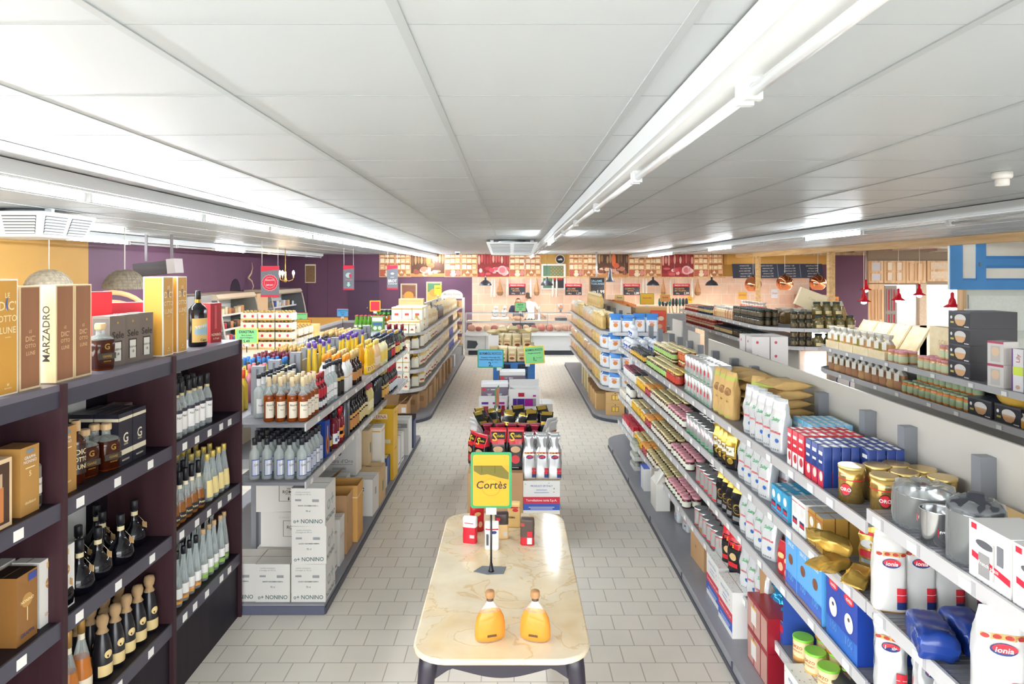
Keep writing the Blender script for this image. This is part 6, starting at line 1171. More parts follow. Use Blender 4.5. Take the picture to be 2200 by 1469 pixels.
def winbox2(): return opencarton('windowed_glass_box',.33,.22,.33,C('#dedddd',.45),C('#c9c7c5',.5),[('q','front',.12,.35,.34,.75,CRI),('q','front',.55,.4,.78,.78,PURP),('q','front',.8,.4,.93,.78,CRI),('q','front',.1,.82,.34,.9,PURP),('q','front',.5,.82,.92,.9,MAG),('q','front',.1,.08,.36,.2,PURP),('q','front',.45,.08,.9,.2,MAG),('q','front',.4,.3,.5,.7,GWH)],(1,0,0,0),.04,.2)
Proto(winbox2).place((-.235, 8.17, .645), .03, 'smaller white windowed glass box with purple and red tumblers', 'box')
DIN = C('#1d2f3a', .6)
sign('price_sign',.335,.235,SGR,SBL,'blue price sign with green frame on a pole among the glassware cartons','sign',(-.17,8.74,.2),0,(('BORMIOLI ROCCO',.78,.045,DIN),('Pompelmo Wasserglas 32cl',.57,.022,DIN),('Diamond Beveragglas farbig 33cl',.45,.022,DIN),('2,',.2,.075,DIN)),1.05,.014,None,lambda c,th: c.text('45  \u20ac/St.',.022,lambda a,q: (a + .055,-th / 2 - .003,.07 + q),DIN),bx=-.11)
sign('price_sign',.275,.245,SYF,SG2,'green price sign with yellow frame on a pole behind the glassware cartons','sign',(.205,9.3,0),0,(('BORMIOLI ROCCO',.78,.04,DIN),('Weinglas Grande 25cl',.6,.02,DIN),('1,',.28,.07,DIN)),1.225,.014,lambda r: MB().lathe([(.14,0),(.14,.012),(.01,.02)],BLACK,20).build('foot',r),lambda c,th: c.text('75  \u20ac/St.',.022,lambda a,q: (a + .06,-th / 2 - .003,.08 + q),DIN),tilt=-.07,bx=.1)
sign('price_sign',.26,.2,SGR,C('#e08a5a',.5),'orange price card seen edge-on above the coffee bags','sign',(-.155,6.9,PB_ + .422),PI / 2 - .12,(),.4,.012,None)
# blue pallet of pasta bags
BLP = C('#1f5f9e', .45)
for k in range(2): PAL.place((.03,13.7,.146 * k),0,'wooden pallet under the blue pasta display pallets, %s one' % ('lower','upper')[k],'pallet')
BPAL = Proto(lambda: pallet(BLP))
for k in range(3): BPAL.place((.03,13.7,.293 + .146 * k),0,'bright blue pallet carrying the pasta bags, %s one' % ('lowest','middle','top')[k],'pallet')
PAS = C('#dcc89a', .25); PASL = C('#efe3c4', .35)
PAB = Proto(lambda: bag('pasta_bag',.17,.1,.30,[(.85,PAS,PAS),(1,PASL,PASL)],'pinch',61,.01,[('o',0,.07,.05,.025,C('#8f3a2a')),('q',-.06,.12,.06,.15,C('#b98a5a')),('q',-.05,.18,.05,.2,PASL)]))
zb = .735
grid(PAB,'cream pasta bag standing on blue pallet','pasta bag','pasta bags on blue pallet',-.18,13.25,zb,5,.17,4,.175,rz=0,jr=.25,jit=.012,share=12,sv=.06)
grid(PAB,'cream pasta bag, second tier on pile','pasta bag','pasta bags second tier',-.26,13.45,zb + .24,4,.17,4,.18,rz=0,jr=.4,jit=.02,share=12)
PABF = Proto(lambda: bag('pasta_bag', .2, .09, .30, [(1, PAS, PAS)], 'flat', 63, .01))
for k in range(5): PABF.place((-.27 + .14 * k,13.6 + .08 * (k % 2),zb + .56 + .035 * (k % 3)),0,'cream pasta bag lying on top of the pile, %s from the white carton' % ORD[k],'pasta bag','lying pasta bags',rot=(PI / 2,0,.3 * (k - 2)))
Proto(lambda: carton('white_carton',.2,.5,.5,GWH,[('q','front',.1,.4,.9,.42,GREYP)])).place((-.37,13.6,zb),0,'white carton standing beside the pasta bags','carton')
Proto(lambda: carton('tan_carton',.16,.2,.3,C('#cdb085',.6),[('q','front',.1,.3,.9,.34,C('#8a6a4a'))])).place((-.36,13.22,zb),0,'tan paper pack at the corner of the pasta pallet','carton')
sign('price_sign',.235,.185,SRF,SG2,'small green price sign with red frame above the pasta bags','sign',(.16,13.9,zb),0,(('AIDA',.76,.05,DIN),('Penne 500 g',.5,.025,DIN),('0,99',.28,.03,DIN)),.93,.01)
# ---------------------------------------------------------------- far left gondola: white pasta packs and gold bags
FL_ = PI / 2
WPK = C('#e6e0cf', .4); WPG = C('#c3a552', .4); RDI = C('#b5452f', .5)
def wpack(): return carton('white_pasta_pack',.1,.085,.155,WPK,[('q',f,0,.86,1,.95,WPG) for f in ('front','right')] + [('q',f,.25,.3,.75,.42,RDI) for f in ('front','right')] + [('q','front',.4,.42,.6,.5,RDI)])
WPP = Proto(wpack)
SHN = ('lowest', 'second', 'third', 'top')
for i, z in enumerate((.53, .843, 1.167)):
    grid(WPP,'white pasta pack, %s deck end' % SHN[i],'pasta pack','white pasta packs, %s deck end' % SHN[i],-2.52,11.28,z,1,.1,8,.11,2 if i < 2 else 1,.157,rz=0,jit=.003,jr=.04,share=10)
GTB = Proto(lambda: bag('gold_topped_bag', .15, .1, .28, [(.06, GOLD, GOLD), (.62, WPK, CLF), (1, GOLD, GOLD)], 'tie', 71, .008))
GT2 = Proto(lambda: bag('gold_white_pasta_bag',.15,.09,.27,[(.1,WPG,WPG),(.62,WPK,WPK),(.8,C('#d8b450',.35),WPK),(1,WPG,WPG)],'pinch',72,.011,[('q',-.05,.06,.05,.09,RDI)]))
KRB = Proto(lambda: bag('kraft_pasta_bag',.15,.09,.28,[(.7,C('#d9b98a',.5),C('#cfae7e',.6)),(1,C('#e3cfa4',.5),C('#e3cfa4',.5))],'pinch',73,.011,[('q',-.05,.05,.05,.12,C('#e9ddc2'))]))
RBG = Proto(lambda: bag('red_topped_bag', .15, .1, .27, [(.66, C('#dccdb4', .3), CLF), (1, C('#b3202f', .3), C('#b3202f', .3))], 'tie', 74, .01))
NVB2 = Proto(lambda: bag('navy_pasta_bag',.16,.08,.27,[(.3,C('#3a4a8f',.3),C('#3a4a8f',.3)),(.7,C('#5a5a9a',.3),C('#3a4a8f',.3)),(1,C('#2f3f86',.3),C('#2f3f86',.3))],'pinch',75,.005))
DKB = Proto(lambda: bag('dark_bag',.15,.09,.27,[(.7,C('#4a3a3a',.4),C('#4a3a3a',.4)),(1,C('#2c2426',.4),C('#2c2426',.4))],'pinch',76,.006))
for i, z in enumerate(GZ[::-1]):
    seq = (GT2, GT2, RBG, KRB, NVB2, KRB) if i < 2 else (GTB, GT2, RBG, KRB, DKB, KRB) if i == 2 else (KRB, KRB, DKB, KRB, KRB, KRB)
    nm = ('gold and white pasta bag','gold and white pasta bag, second run','red-topped pasta bag','kraft pasta bag','navy pasta bag','kraft pasta bag, far run') if i < 2 else ('gold-topped clear bag','gold and white pasta bag','red-topped pasta bag','kraft pasta bag','dark pasta bag','kraft pasta bag, far run') if i == 2 else ('kraft pasta bag','kraft pasta bag, second run','dark bag','kraft pasta bag, third run','kraft pasta bag, fourth run','kraft pasta bag, far run')
    for k in range(6): grid(seq[k],'%s, %s deck' % (nm[k],SHN[i]),'pasta bag','%s, %s deck' % (nm[k],SHN[i]),-1.62,11.95 + 1.25 * k,z,6,.205,2,-.14,rz=FL_ - .3,jr=.3,jit=.012,share=10,sv=.1)
for x, l in ((-1.78, 'at the corner'), (-1.66, 'around the corner')):
    for i,z in enumerate((.53,.843,1.167)): GTB.place((x,11.42 + .16 * (x > -1.7),z),.4,'gold-topped bag %s of the %s deck end' % (l,SHN[i]),'pasta bag')
# top deck stock
GBK = Proto(lambda: carton('white_gold_box',.17,.12,.2,WPK,[('q','front',0,.8,1,.92,WPG),('q','front',.3,.3,.7,.5,RDI),('q','top',0,0,1,1,C('#e2cf96',.5))]))
for j, (x, y, nx, ny, lv, z0) in enumerate(((-1.98, 11.45, 5, 1, 1, 1.465), (-2.02, 11.75, 4, 2, 2, 1.465), (-2.05, 12.2, 3, 3, 2, 1.465))):
    grid(GBK,'white gold pasta box, %s block' % ORD[j],'pasta box','white gold boxes, block %s' % ORD[j],-1.98,y,z0,ny,.14,3,.175,lv,.202,rz=0,jit=.003,share=30)
grid(WPP,'white pasta pack on the top deck end','pasta pack','white pasta packs, top deck end',-1.98,11.28,1.465,1,.1,4,.11,1,rz=0,jit=.003,share=10)
grid(GT2, 'white and gold pasta bag on the top deck', 'pasta bag', 'white gold bags, top deck', -1.62, 11.7, 1.465, 4, .14, 1, rz=FL_ - .4)
BGC = C('#e2c187', .6)
Proto(lambda: carton('tan_carton',.46,.3,.3,BGC,[('o','front',.55,.0,.26,.5,C('#d9a75c',.5)),('o','front',.55,.0,.2,.4,C('#e2bd7c',.5)),('q','front',.1,.86,.9,.9,C('#d3ad6a'))])).place((-1.93,13.1,1.66),.05,'tan carton with printed half circle on top of the far left gondola','carton')
Proto(lambda: carton('tan_carton', .4, .3, .19, BGC)).place((-1.93, 13.1, 1.467), .0, 'tan carton under the half circle carton', 'carton')
Proto(lambda: carton('landscape_box',.26,.12,.2,C('#c3c6c0',.5),[('p','front',[(0,.1),(1,.1),(1,.45),(.7,.6),(.4,.45),(0,.5)],C('#6f8a7a')),('q','front',0,.7,1,1,C('#dcdcd6'))])).place((-1.7,12.5,1.467),.2,'box with green landscape picture on the top deck','box')
GBT = GLASS('#6fae3a', .6, name='green_beer_glass')
BEER = Proto(lambda: bottle('green_beer_bottle',.03,.24,.12,.18,.0125,GBT,cap=(.225,.242,.0145,C('#c9303a',.4)),labels=[(.04,.08,60,C('#e6ead8'))]))
grid(BEER, 'green beer bottle on the top deck', 'beer bottle', 'green beer bottles', -2.75, 12.0, 1.467, 3, .075, 7, .075, rz=0, jit=.004, share=10)
Proto(lambda: carton('beer_multipack',.2,.13,.24,C('#5a8f3a',.45),[('q','front',.05,.68,.95,.95,C('#dfe2d4')),('q','front',.1,.38,.9,.6,C('#3a5a8a')),('o','front',.3,.2,.16,.14,C('#dfe2d4')),('o','front',.7,.2,.16,.14,C('#dfe2d4'))])).place((-2.30,11.72,1.467),0,'green beer multipack carton before the green bottles','carton')
AMBT = GLASS('#c97a1f', .6); 
grid(Proto(lambda: bottle('small_amber_bottle',.028,.2,.1,.15,.012,AMBT,cap=(.185,.202,.0145,DCAP),labels=[(.03,.07,60,CREAM)])),'small amber bottle behind the beer','bottle','small amber bottles',-2.6,13.0,1.467,2,.08,6,.08,rz=0,share=10)
grid(Proto(lambda: can('green_drink_can',.033,.14,((.6,C('#4f9a4a',.35)),(1,C('#2f3a30',.35))),C('#c9cbc9',.3,.6))),'green drink can stacked behind the beer','drink can','green drink cans',-2.66,13.4,1.60,2,.08,6,.08,rz=0,share=10)
Proto(lambda: carton('white_carton', .55, .3, .13, GWH)).place((-2.46, 13.45, 1.467), 0, 'low white carton under the green drink cans', 'carton')
sign('price_sign',.2,.2,SYE,C('#cf2038',.45),'small red price card with yellow frame by the beer bottles','sign',(-2.52,12.55,1.467),0,(),.28,.02)
# cartons on its base deck
for k,(y,w,h,x) in enumerate(((11.35,.36,.22,-1.9),(11.8,.2,.3,-1.72),(12.15,.2,.3,-1.62),(12.55,.2,.3,-1.6),(13.0,.26,.38,-1.6),(13.5,.2,.3,-1.58),(14.0,.26,.4,-1.6),(14.6,.3,.42,-1.6),(15.3,.3,.4,-1.6),(16.2,.3,.34,-1.6))):
    Proto(lambda: opencarton('brown_carton',w,.3,h,KR,KRI,[('q','front',.2,.3,.6,.7,C('#8a6238')),('q','front',.75,.35,.95,.75,GWH)] if k == 0 else [('q','front',.2,.4,.8,.7,C('#9c744a'))],(0,1,0,1) if k % 2 == 0 else (0,0,1,0),.12,.5) if k in (0,3,5) else carton('brown_carton',w,.3,h,KR,[('q','front',.2,.4,.8,.7,C('#9c744a'))])).place((x,y,.09),.05 * (k % 3 - 1),'brown carton on the base deck of the far left gondola, %s from its rounded end' % ORD[k],'carton')
Proto(lambda: carton('white_carton', .3, .3, .3, GWH)).place((-1.6, 17.2, .09), 0, 'white carton on the base deck of the far left gondola', 'carton')
# ---------------------------------------------------------------- far right gondola: flour and kraft bags
BFW = C('#dfe2e6', .4); BFB = C('#3f7fc4', .4)
FLO = Proto(lambda: bag('blue_white_flour_bag',.2,.13,.3,[(.66,BFW,BFW),(.8,BFB,BFW),(1,BFB,BFB)],'pinch',81,.013,[('o',0,.12,.04,.035,C('#d98a4a')),('t','Farina',0,.17,.035,C('#c9303a'))]))
YKB = C('#d8b570',.5,var=.12,vscale=14,bump=.4);YKP = Proto(lambda: bag('yellow_pasta_bag',.16,.1,.28,[(.75,YKB,YKB),(.86,C('#c9a55c',.5),C('#c9a55c',.5)),(1,C('#ead7a2',.5),YKB)],'pinch',82,.014,[('q',-.03,.05,.03,.08,C('#c9a050'))]))
CLB2 = Proto(lambda: bag('clear_pasta_bag',.15,.1,.25,[(.7,C('#d9b088',.35),C('#d9b088',.35)),(1,C('#d8d2c4',.25),C('#d8d2c4',.25))],'pinch',83,.016))
for i, z in enumerate(GZ[::-1]):
    grid(FLO,'blue and white flour bag, %s deck end' % SHN[i],'flour bag','blue white flour bags, %s deck end' % SHN[i],1.72,11.42,z,1,.1,4,.2,rz=-.25,jr=.3,jit=.015,sv=.06)
    if i < 3: grid(FLO,'blue and white flour bag, %s deck corner' % SHN[i],'flour bag','blue white flour bags, %s deck corner' % SHN[i],1.62,11.68,z,2,.17,1,rz=FR + .6,jr=.1)
    nm = ('mixed pasta bag', 'yellow pasta bag', 'clear pasta bag', 'clear noodle bag')
    for k,(p_,n) in enumerate(((YKP,8),(CLB2,9),(YKP,8),(CLB2,9))): grid(p_,'%s, %s deck' % (('yellow pasta bag','clear pasta bag','yellow pasta bag farther on','clear noodle bag')[k],SHN[i]),'pasta bag','%s, run %d, %s deck' % (nm[k],k,SHN[i]),1.6,12.05 + 1.5 * k,z,n - 2,.215,2,.14,rz=FR + .4,jr=.3,jit=.012,share=10,sv=.12)
grid(YKP, 'yellow pasta bag behind the top flour bags', 'pasta bag', 'yellow bags behind flour', 1.85, 11.72, 1.465, 1, .1, 2, .16, rz=-.2, jr=.2)
CTR = C('#c9a26a', .7)
def crate(): return opencarton('pasta_tray_carton',.3,.2,.19,CTR,KRI,[('q','front',.3,.3,.7,.75,C('#8a6a3a')),('q','front',.34,.34,.48,.7,C('#e6c04a')),('q','front',.52,.34,.66,.7,C('#e6c04a')),('o','front',.5,.88,.04,.05,KRI)],(0,0,0,0))
CRT = Proto(crate)
for k in range(2): CRT.place((1.72,11.48,.09 + .192 * k),-.1,'tan tray carton with pasta windows at the rounded end, %s one' % ('lower','upper')[k],'carton')
Proto(lambda: carton('white_carton', .3, .3, .34, GWH)).place((2.08, 11.5, .09), 0, 'white carton behind the tan tray cartons', 'carton')
for k in range(4): Proto(lambda: opencarton('brown_carton',.24,.3,.28,CTR,KRI,[],(0,1,1,0),.1,.7)).place((1.6,11.95 + .34 * k,.09),FR,'open brown carton on the base deck of the far right gondola, %s from its end' % ORD[k],'carton')
for k in range(3): Proto(lambda: carton('yellow_pasta_carton',.26,.22,.42,C('#d9c48a',.5),[('q','front',.1,.2,.5,.9,C('#e9ddb4'))])).place((1.6,13.6 + .5 * k,.09),FR,'pale yellow carton on the base deck of the far right gondola, %s' % ORD[k],'carton')
Proto(lambda: carton('brown_carton',.6,.4,.45,C('#c79c68',.7),[('t','front','Valle',.4,.5,.16,C('#2a3350'),.8),('q','front',.1,.3,.9,.32,C('#2a3350')),('q','front',.02,.02,.04,.98,C('#3a4360')),('q','front',.1,.1,.6,.14,C('#d98a5a'))])).place((2.50,12.6,1.38),0,'big tan carton with blue lettering beyond the flour gondola','carton')
Proto(lambda: carton('brown_carton',.9,.5,1.28,C('#bfb8ae',.6))).place((2.62,12.6,.09),0,'grey-brown carton block carrying the big lettered carton','carton')
ORP = Proto(lambda: bag('orange_snack_bag',.26,.1,.4,[(1,C('#d8503a',.35),C('#d8503a',.35))],'pinch',85,.012,[('o',-.04,.2,.05,.04,C('#e9a07a')),('o',.05,.26,.05,.04,C('#e8d0b4')),('o',.02,.12,.05,.04,C('#eab08a'))]))
ORP.place((2.62, 12.3, 1.38), -.2, 'red and orange snack bag leaning before the big lettered carton', 'snack bag')
RKO = Proto(lambda: bag('orange_snack_bag', .16, .1, .22, [(1, C('#e08a4a', .4), C('#c9503a', .4))], 'pinch', 86, .01))
grid(RKO, 'orange snack bag behind the back panel', 'snack bag', 'orange snack bags', 2.2, 13.6, 1.61, 10, .25, 2, .18, rz=0, jr=.5, share=8)
b = MB();b.box(2.1,13.4,0,2.75,16.4,1.605,C('#b9b2a6',.6));tag(b.build('display_plinth'),'pale display plinth behind the flour gondola carrying snack bags','plinth')
grid(YKP, 'yellow bag on the far right top deck', 'pasta bag', 'yellow bags, far top deck', 1.75, 13.6, 1.75, 9, .22, 1, rz=FR + .3, share=4)
# ---------------------------------------------------------------- second aisle, near gondola: boxes, jars, snacks
PINE = WOOD('#e6cfa0', '#f0dfba', 1, 1.5)
BXK = C('#25242c', .4)
def bowlbox(w=.3, bowl=.55):
    it = [('q','front',0,.9,1,1,C('#4a4952',.4)),('o','front',bowl,.56,.26,.26,C('#dedad6')),('p','front',[(bowl - .26,.5),(bowl + .26,.5),(bowl + .2,.25),(bowl + .1,.12),(bowl - .1,.12),(bowl - .2,.25)],C('#e0ae7c')),('o','front',.14,.6,.05,.1,WHITE),('q','front',.1,.24,.26,.36,C('#d8c25a')),('q','front',.74,.06,.95,.12,WHITE)]
    return it
def tallbb():
    a = bowlbox();return carton('black_baking_dish_box',.26,.42,.15,BXK,a + [tuple(['o','left',.68,.55,.24,.3,C('#dedad6')]),('p','left',[(.45,.5),(.91,.5),(.85,.25),(.75,.12),(.6,.12),(.5,.25)],C('#e0ae7c')),('q','left',.1,.28,.3,.42,C('#d8c25a')),('t','left','SPAGHETTIERA',.2,.85,.02,WHITE,.3)])
BBX = Proto(lambda: carton('black_baking_dish_box',.3,.42,.15,BXK,bowlbox() + [('o','left',.68,.55,.22,.3,C('#dedad6')),('p','left',[(.47,.5),(.89,.5),(.83,.25),(.74,.12),(.62,.12),(.53,.25)],C('#e0ae7c')),('q','left',.1,.28,.3,.42,C('#d8c25a')),('t','left','SPAGHETTIERA',.2,.85,.02,WHITE,.3)],C('#5a5f6d',.3)))
for k in range(4): BBX.place((4.27,6.22,G3T + .151 * k),FR,'black baking dish box with bowl picture on the second aisle shelf, %s from the bottom' % ORD[k],'box')
BBX.place((4.25, 5.92, G3M), FR, 'black baking dish box with bowl picture on the lower second aisle shelf', 'box')
JTM = Proto(lambda: jar('pink_lidded_jar', .045, .13, C('#d9a070', .15), C('#d48f98', .5), .02, C('#c7cfa8', .5)))
grid(JTM, 'pink-lidded preserve jar at the black boxes', 'jar', 'pink-lidded jars at the black boxes', 4.08, 6.42, G3T, 5, .095, 2, .1)
grid(JTM, 'pink-lidded preserve jar stacked on the others', 'jar', 'stacked pink-lidded jars', 4.12, 6.42, G3T + .132, 2, .095, 1)
grid(JTM, 'pink-lidded preserve jar at the wooden trays', 'jar', 'pink-lidded jars at the wooden trays', 4.07, 7.12, G3T, 3, .095, 2, .1)
JOG = Proto(lambda: jar('vegetable_jar', .045, .13, C('#d9823a', .15), C('#a9b896', .4), .018, C('#aebf98', .5)))
grid(JOG, 'orange vegetable jar, second aisle', 'jar', 'orange vegetable jars', 4.07, 6.1, G3M, 11, .095, 2, .1, share=8)
grid(JOG, 'orange vegetable jar stacked, second aisle', 'jar', 'stacked orange vegetable jars', 4.17, 6.12, G3M + .132, 10, .095, 1, share=8)
LFL = C('#efe9dc', .5)
def snack(nm, col, seed, tagc=LFL):
    o = bag(nm,.12,.08,.26,[(.6,col,col),(1,C('#cfcabf',.2),C('#cfcabf',.2))],'tie',seed,.012);l = MB();l.box(-.03,-.062,.1,.03,-.058,.18,tagc);l.T = None;l.build('paper_tag',o);return o
SN1 = Proto(lambda: snack('tied_snack_bag',C('#cfa06a',.3),91));SN2 = Proto(lambda: snack('tied_snack_bag',C('#a99a4a',.3),92));SN3 = Proto(lambda: snack('tied_snack_bag',C('#b98660',.3),93))
def wtray(nm='wooden_tray'):
    o = empty(nm, (0, 0, 0)); w, d, h = .34, .34, .09
    b = MB(); b.box(-w / 2, -d / 2, 0, w / 2, d / 2, .01, PINE); 
    for x0,y0,x1,y1 in ((-w / 2,-d / 2,w / 2,-d / 2 + .01),(-w / 2,d / 2 - .01,w / 2,d / 2),(-w / 2,-d / 2,-w / 2 + .01,d / 2),(w / 2 - .01,-d / 2,w / 2,d / 2)): b.box(x0,y0,.01,x1,y1,h,PINE)
    b.build('body',o);l = MB();l.T = Matrix.Translation((0,d / 2,h)) @ Matrix.Rotation(-.55,4,'X');l.box(-w / 2,0,0,w / 2,.012,.3,PINE);l.box(-w / 2,-.012,0,-w / 2 + .012,0,.3,PINE);l.box(w / 2 - .012,-.012,0,w / 2,0,.3,PINE);l.build('raised_lid',o);return o
WT = Proto(wtray)
for k in range(4): WT.place((4.2, 7.58 + .35 * k, G3T), FR, 'pale wooden tray with raised lid holding snack bags, %s from the jars' % ORD[k], 'tray')
for k in range(9): (SN1,SN2,SN1)[k % 3].place((4.1,7.46 + .16 * k,G3T + .011),FR + .3,'tied clear snack bag with paper tag in the wooden trays, %s from the jars' % ORD[k],'snack bag','snack bags in wooden trays')
for k in range(11): (SN3,SN1)[k % 4 == 1].place((4.09,7.2 + .15 * k,G3M),FR + .3,'tied clear snack bag with paper tag on the lower shelf, %s from the jars' % ORD[k],'snack bag','snack bags on the lower shelf')
Proto(lambda: carton('wooden_case',.5,.1,.4,PINE,[('t','front','SCALA',.5,.62,.07,C('#c9a878'),.5)])).place((4.38,6.85,G3T),FR,'pale wooden case standing upright behind the pink-lidded jars','wooden case')
YDI = C('#e3b64a', .3)
def dish():
    m = MB(); n = 40; P = [(.13, 0), (.15, .02), (.17, .06), (.175, .07)]
    R_ = [[m.V(((r + .004 * (k % 2)) * math.cos(2 * PI * k / n),(r + .004 * (k % 2)) * math.sin(2 * PI * k / n),z)) for k in range(n)] for r,z in P]
    for a, b in zip(R_, R_[1:]):
        for k in range(n): m.face((a[k], a[(k + 1) % n], b[(k + 1) % n], b[k]), YDI, True)
    m.lathe([(.168, .068), (.14, .018), (0, .016)], YDI, 40, cap=False); m.face(R_[0][::-1], YDI); return m.build('fluted_baking_dish')
Proto(dish).place((4.22, 5.62, G3M + .152), 0, 'yellow fluted baking dish on the lower second aisle shelf', 'dish', scale=(1.2, 1.2, 1.2))
BBX.place((4.26, 5.6, G3M), FR, 'black baking dish box under the yellow fluted dish', 'box')
GJP = Proto(lambda: carton('glass_jar_set_box',.15,.15,.19,C('#d6d0cc',.35),[('q','front',0,.9,1,1,C('#b5405a')),('q','front',.2,.1,.8,.8,C('#c3bcb6',.3)),('o','front',.5,.55,.25,.2,C('#e0c0a0'))]))
for k in range(2): GJP.place((4.1,5.72,G3T + .192 * k),FR + .2,'pale box with pink band before the black boxes, %s one' % ('lower','upper')[k],'box')
PUR = C('#6a3a86', .4)
WBT = Proto(lambda: carton('white_purple_box',.11,.09,.34,C('#e3dfe0',.4),[('q','front',0,0,.12,1,PUR),('q','front',.1,.38,1,.58,C('#cfdf4a')),('t','front','Lily',.55,.78,.05,C('#c0504a'),.7,1),('o','front',.55,.1,.2,.05,C('#c9a08a'))]))
for k in range(2): WBT.place((4.1,5.5 - .14 * k,G3T),FR + .1,'tall white box with lime band on the second aisle shelf, %s from the black boxes' % ORD[k],'box')
PMB = Proto(lambda: carton('purple_appliance_box',.3,.2,.3,C('#e0dcdf',.4),[('q','front',0,0,.3,1,PUR),('t','front','maestro',.15,.5,.06,WHITE,.8,1),('o','front',.68,.5,.2,.3,C('#4a4048')),('o','front',.7,.6,.1,.12,C('#c9803a')),('q','top',0,0,1,1,C('#7a4a96',.4))]))
for k in range(2): PMB.place((4.16,5.1 - .34 * k,G3T),FR,'purple and white appliance box on the second aisle shelf, %s one' % ('first','second')[k],'box')
CFB = Proto(lambda: carton('coffee_pot_box',.2,.17,.11,C('#e3d8c0',.45),[('q','front',0,0,1,.2,C('#3a5aa0')),('q','front',.44,.35,.56,.8,C('#4a5ab0')),('q','front',.46,.35,.54,.5,C('#c9404a')),('q','left',0,0,1,.2,C('#3a5aa0'))]))
for k,(x,y,z) in enumerate(((4.1,5.18,G3M),(4.12,4.88,G3M + .112),(4.12,4.88,G3M),(4.12,4.62,G3M + .112),(4.12,4.62,G3M))): CFB.place((x,y,z),FR + .1,'cream and blue pot box on the lower second aisle shelf, %s from the yellow dish' % ORD[k],'box')
RPT = C('#b81426', .2)
def rpot():
    m = MB();m.lathe([(.05,0),(.075,.02),(.08,.04),(.07,.055),(.04,.07),(.02,.075),(.02,.09),(0,.092)],RPT,20,cap=False);o = m.build('red_lidded_pot');MB().tube([(-.075,0,.045),(-.11,0,.05),(-.11,.03,.05)],.008,RPT,6).build('handle',o);return o
RPP = Proto(rpot);RPP.place((4.12,5.2,G3M + .111),0,'shiny red lidded pot on the nearer cream box','pot');RPP.place((4.12,4.87,G3M + .223),.3,'shiny red lidded pot on the stacked cream boxes','pot')
BUT = Proto(lambda: bag('yellow_butterfly_pack',.12,.06,.12,[(.5,C('#e0a03a',.4),C('#e0a03a',.4)),(1,C('#bdb7a8',.25),C('#bdb7a8',.25))],'tie',95,.006))
for k in range(2): BUT.place((4.08,5.44 - .12 * k,G3M),FR,'small yellow tied pack before the black dish box, %s one' % ('far','near')[k],'pack')
BRS = Proto(lambda: carton('tan_carton',.12,.1,.26,C('#d9a860',.6)));BRS.place((4.38,5.0,G3T),0,'tan upright carton behind the appliance boxes','carton')
HB = thing('wooden_hoop','round wooden hoop with blue centre behind the appliance boxes','hoop',(4.40,5.35,G3T));m = MB();m.T = Matrix.Rotation(PI / 2,4,'X');m.lathe([(.11,-.03),(.15,-.03),(.15,.03),(.11,.03),(.11,-.03)],WOOD('#c08a4a','#d6a566',0,2),28,c=(0,.15,0),cap=False);m.build('ring',HB);m = MB();m.lathe([(.0,.09),(.08,.12),(.1,.15),(.08,.18),(0,.21)],C('#2f7fc4',.3),16,cap=False);m.build('ball',HB)
# crate of white wine boxes behind the right gondola panel
WWB = Proto(lambda: carton('white_wine_box',.17,.17,.36,C('#dcd6d3',.5),[('o',f,.3,.85,.08,.04,C('#c9405a')) for f in ('front','left')] + [('o',f,.3,.48,.08,.04,C('#c9405a')) for f in ('front','left')] + [('t','front','MARZADRO',.5,.1,.03,C('#c9405a'),.9)]))
for k,(x,y) in enumerate(((2.42,6.75),(2.42,6.95),(2.6,6.75),(2.6,6.95))): WWB.place((x,y,1.482),0,'white wine box with red dots above the right gondola panel, %s of four' % ORD[k],'carton')
b = MB();b.box(2.02,6.3,.1,2.75,7.2,1.48,SHELF);tag(b.build('shelf_block'),'grey shelf block behind the panel carrying white wine boxes','shelf block')
# ---------------------------------------------------------------- second aisle, far gondola: dark jars and sacks
DJ = Proto(lambda: jar('dark_pickle_jar', .05, .13, C('#3f3520', .12), C('#1d2f2f', .4), .022, C('#5a4a30')))
def dj2():
    o = DJ.fn();l = MB();l.poly([(.033 * math.cos(a),-.0515 + .011 * abs(math.cos(a)),.055 + .035 * math.sin(a)) for a in [2 * PI * k / 14 for k in range(14)]],C('#d9c48a'));l.build('oval_label',o);return o
DJL = Proto(dj2);DJB = Proto(lambda: bottle('fat_olive_jar',.075,.2,.12,.16,.05,C('#6d6038',.15),cap=(.172,.202,.056,C('#1d3a36',.4)),labels=[(.01,.06,50,C('#dcc692'))]))
for z, s in ((G4T, 'upper'), (G4M, 'lower')):
    for l in range(2): grid(DJL,'dark jar with oval label, %s shelf tier %s' % (s,ORD[l]),'jar','dark oval-labelled jars, %s, tier %d' % (s,l),4.45,10.82,z + .132 * l,1,.1,3,.115,rz=0,jit=.003)
    grid(DJB, 'fat olive jar with pale label, %s shelf' % s, 'jar', 'fat olive jars, %s shelf' % s, 4.82, 10.78, z, 1, .1, 4, .165, rz=0, jit=.003)
    grid(DJB, 'fat olive jar stacked, %s shelf' % s, 'jar', 'stacked olive jars, %s shelf' % s, 4.85, 10.9, z + .21, 1, .1, 3, .16, rz=.3, jit=.02)
    grid(DJ,'dark jar along the far second aisle, %s shelf' % s,'jar','dark jars far aisle, %s shelf' % s,4.1,11.3,z,12,.115,3,.12,2 if s == 'upper' else 1,.132,share=8)
PST = Proto(lambda: bag('spice_bag',.13,.09,.22,[(.7,C('#cda878',.4),C('#b9805a',.4)),(1,C('#ddd6c8',.3),C('#ddd6c8',.3))],'tie',97,.012))
RDS = Proto(lambda: bag('red_spice_bag',.13,.09,.22,[(.7,C('#c9503a',.4),C('#d8a08a',.4)),(1,C('#e0d6cc',.3),C('#e0d6cc',.3))],'tie',98,.012))
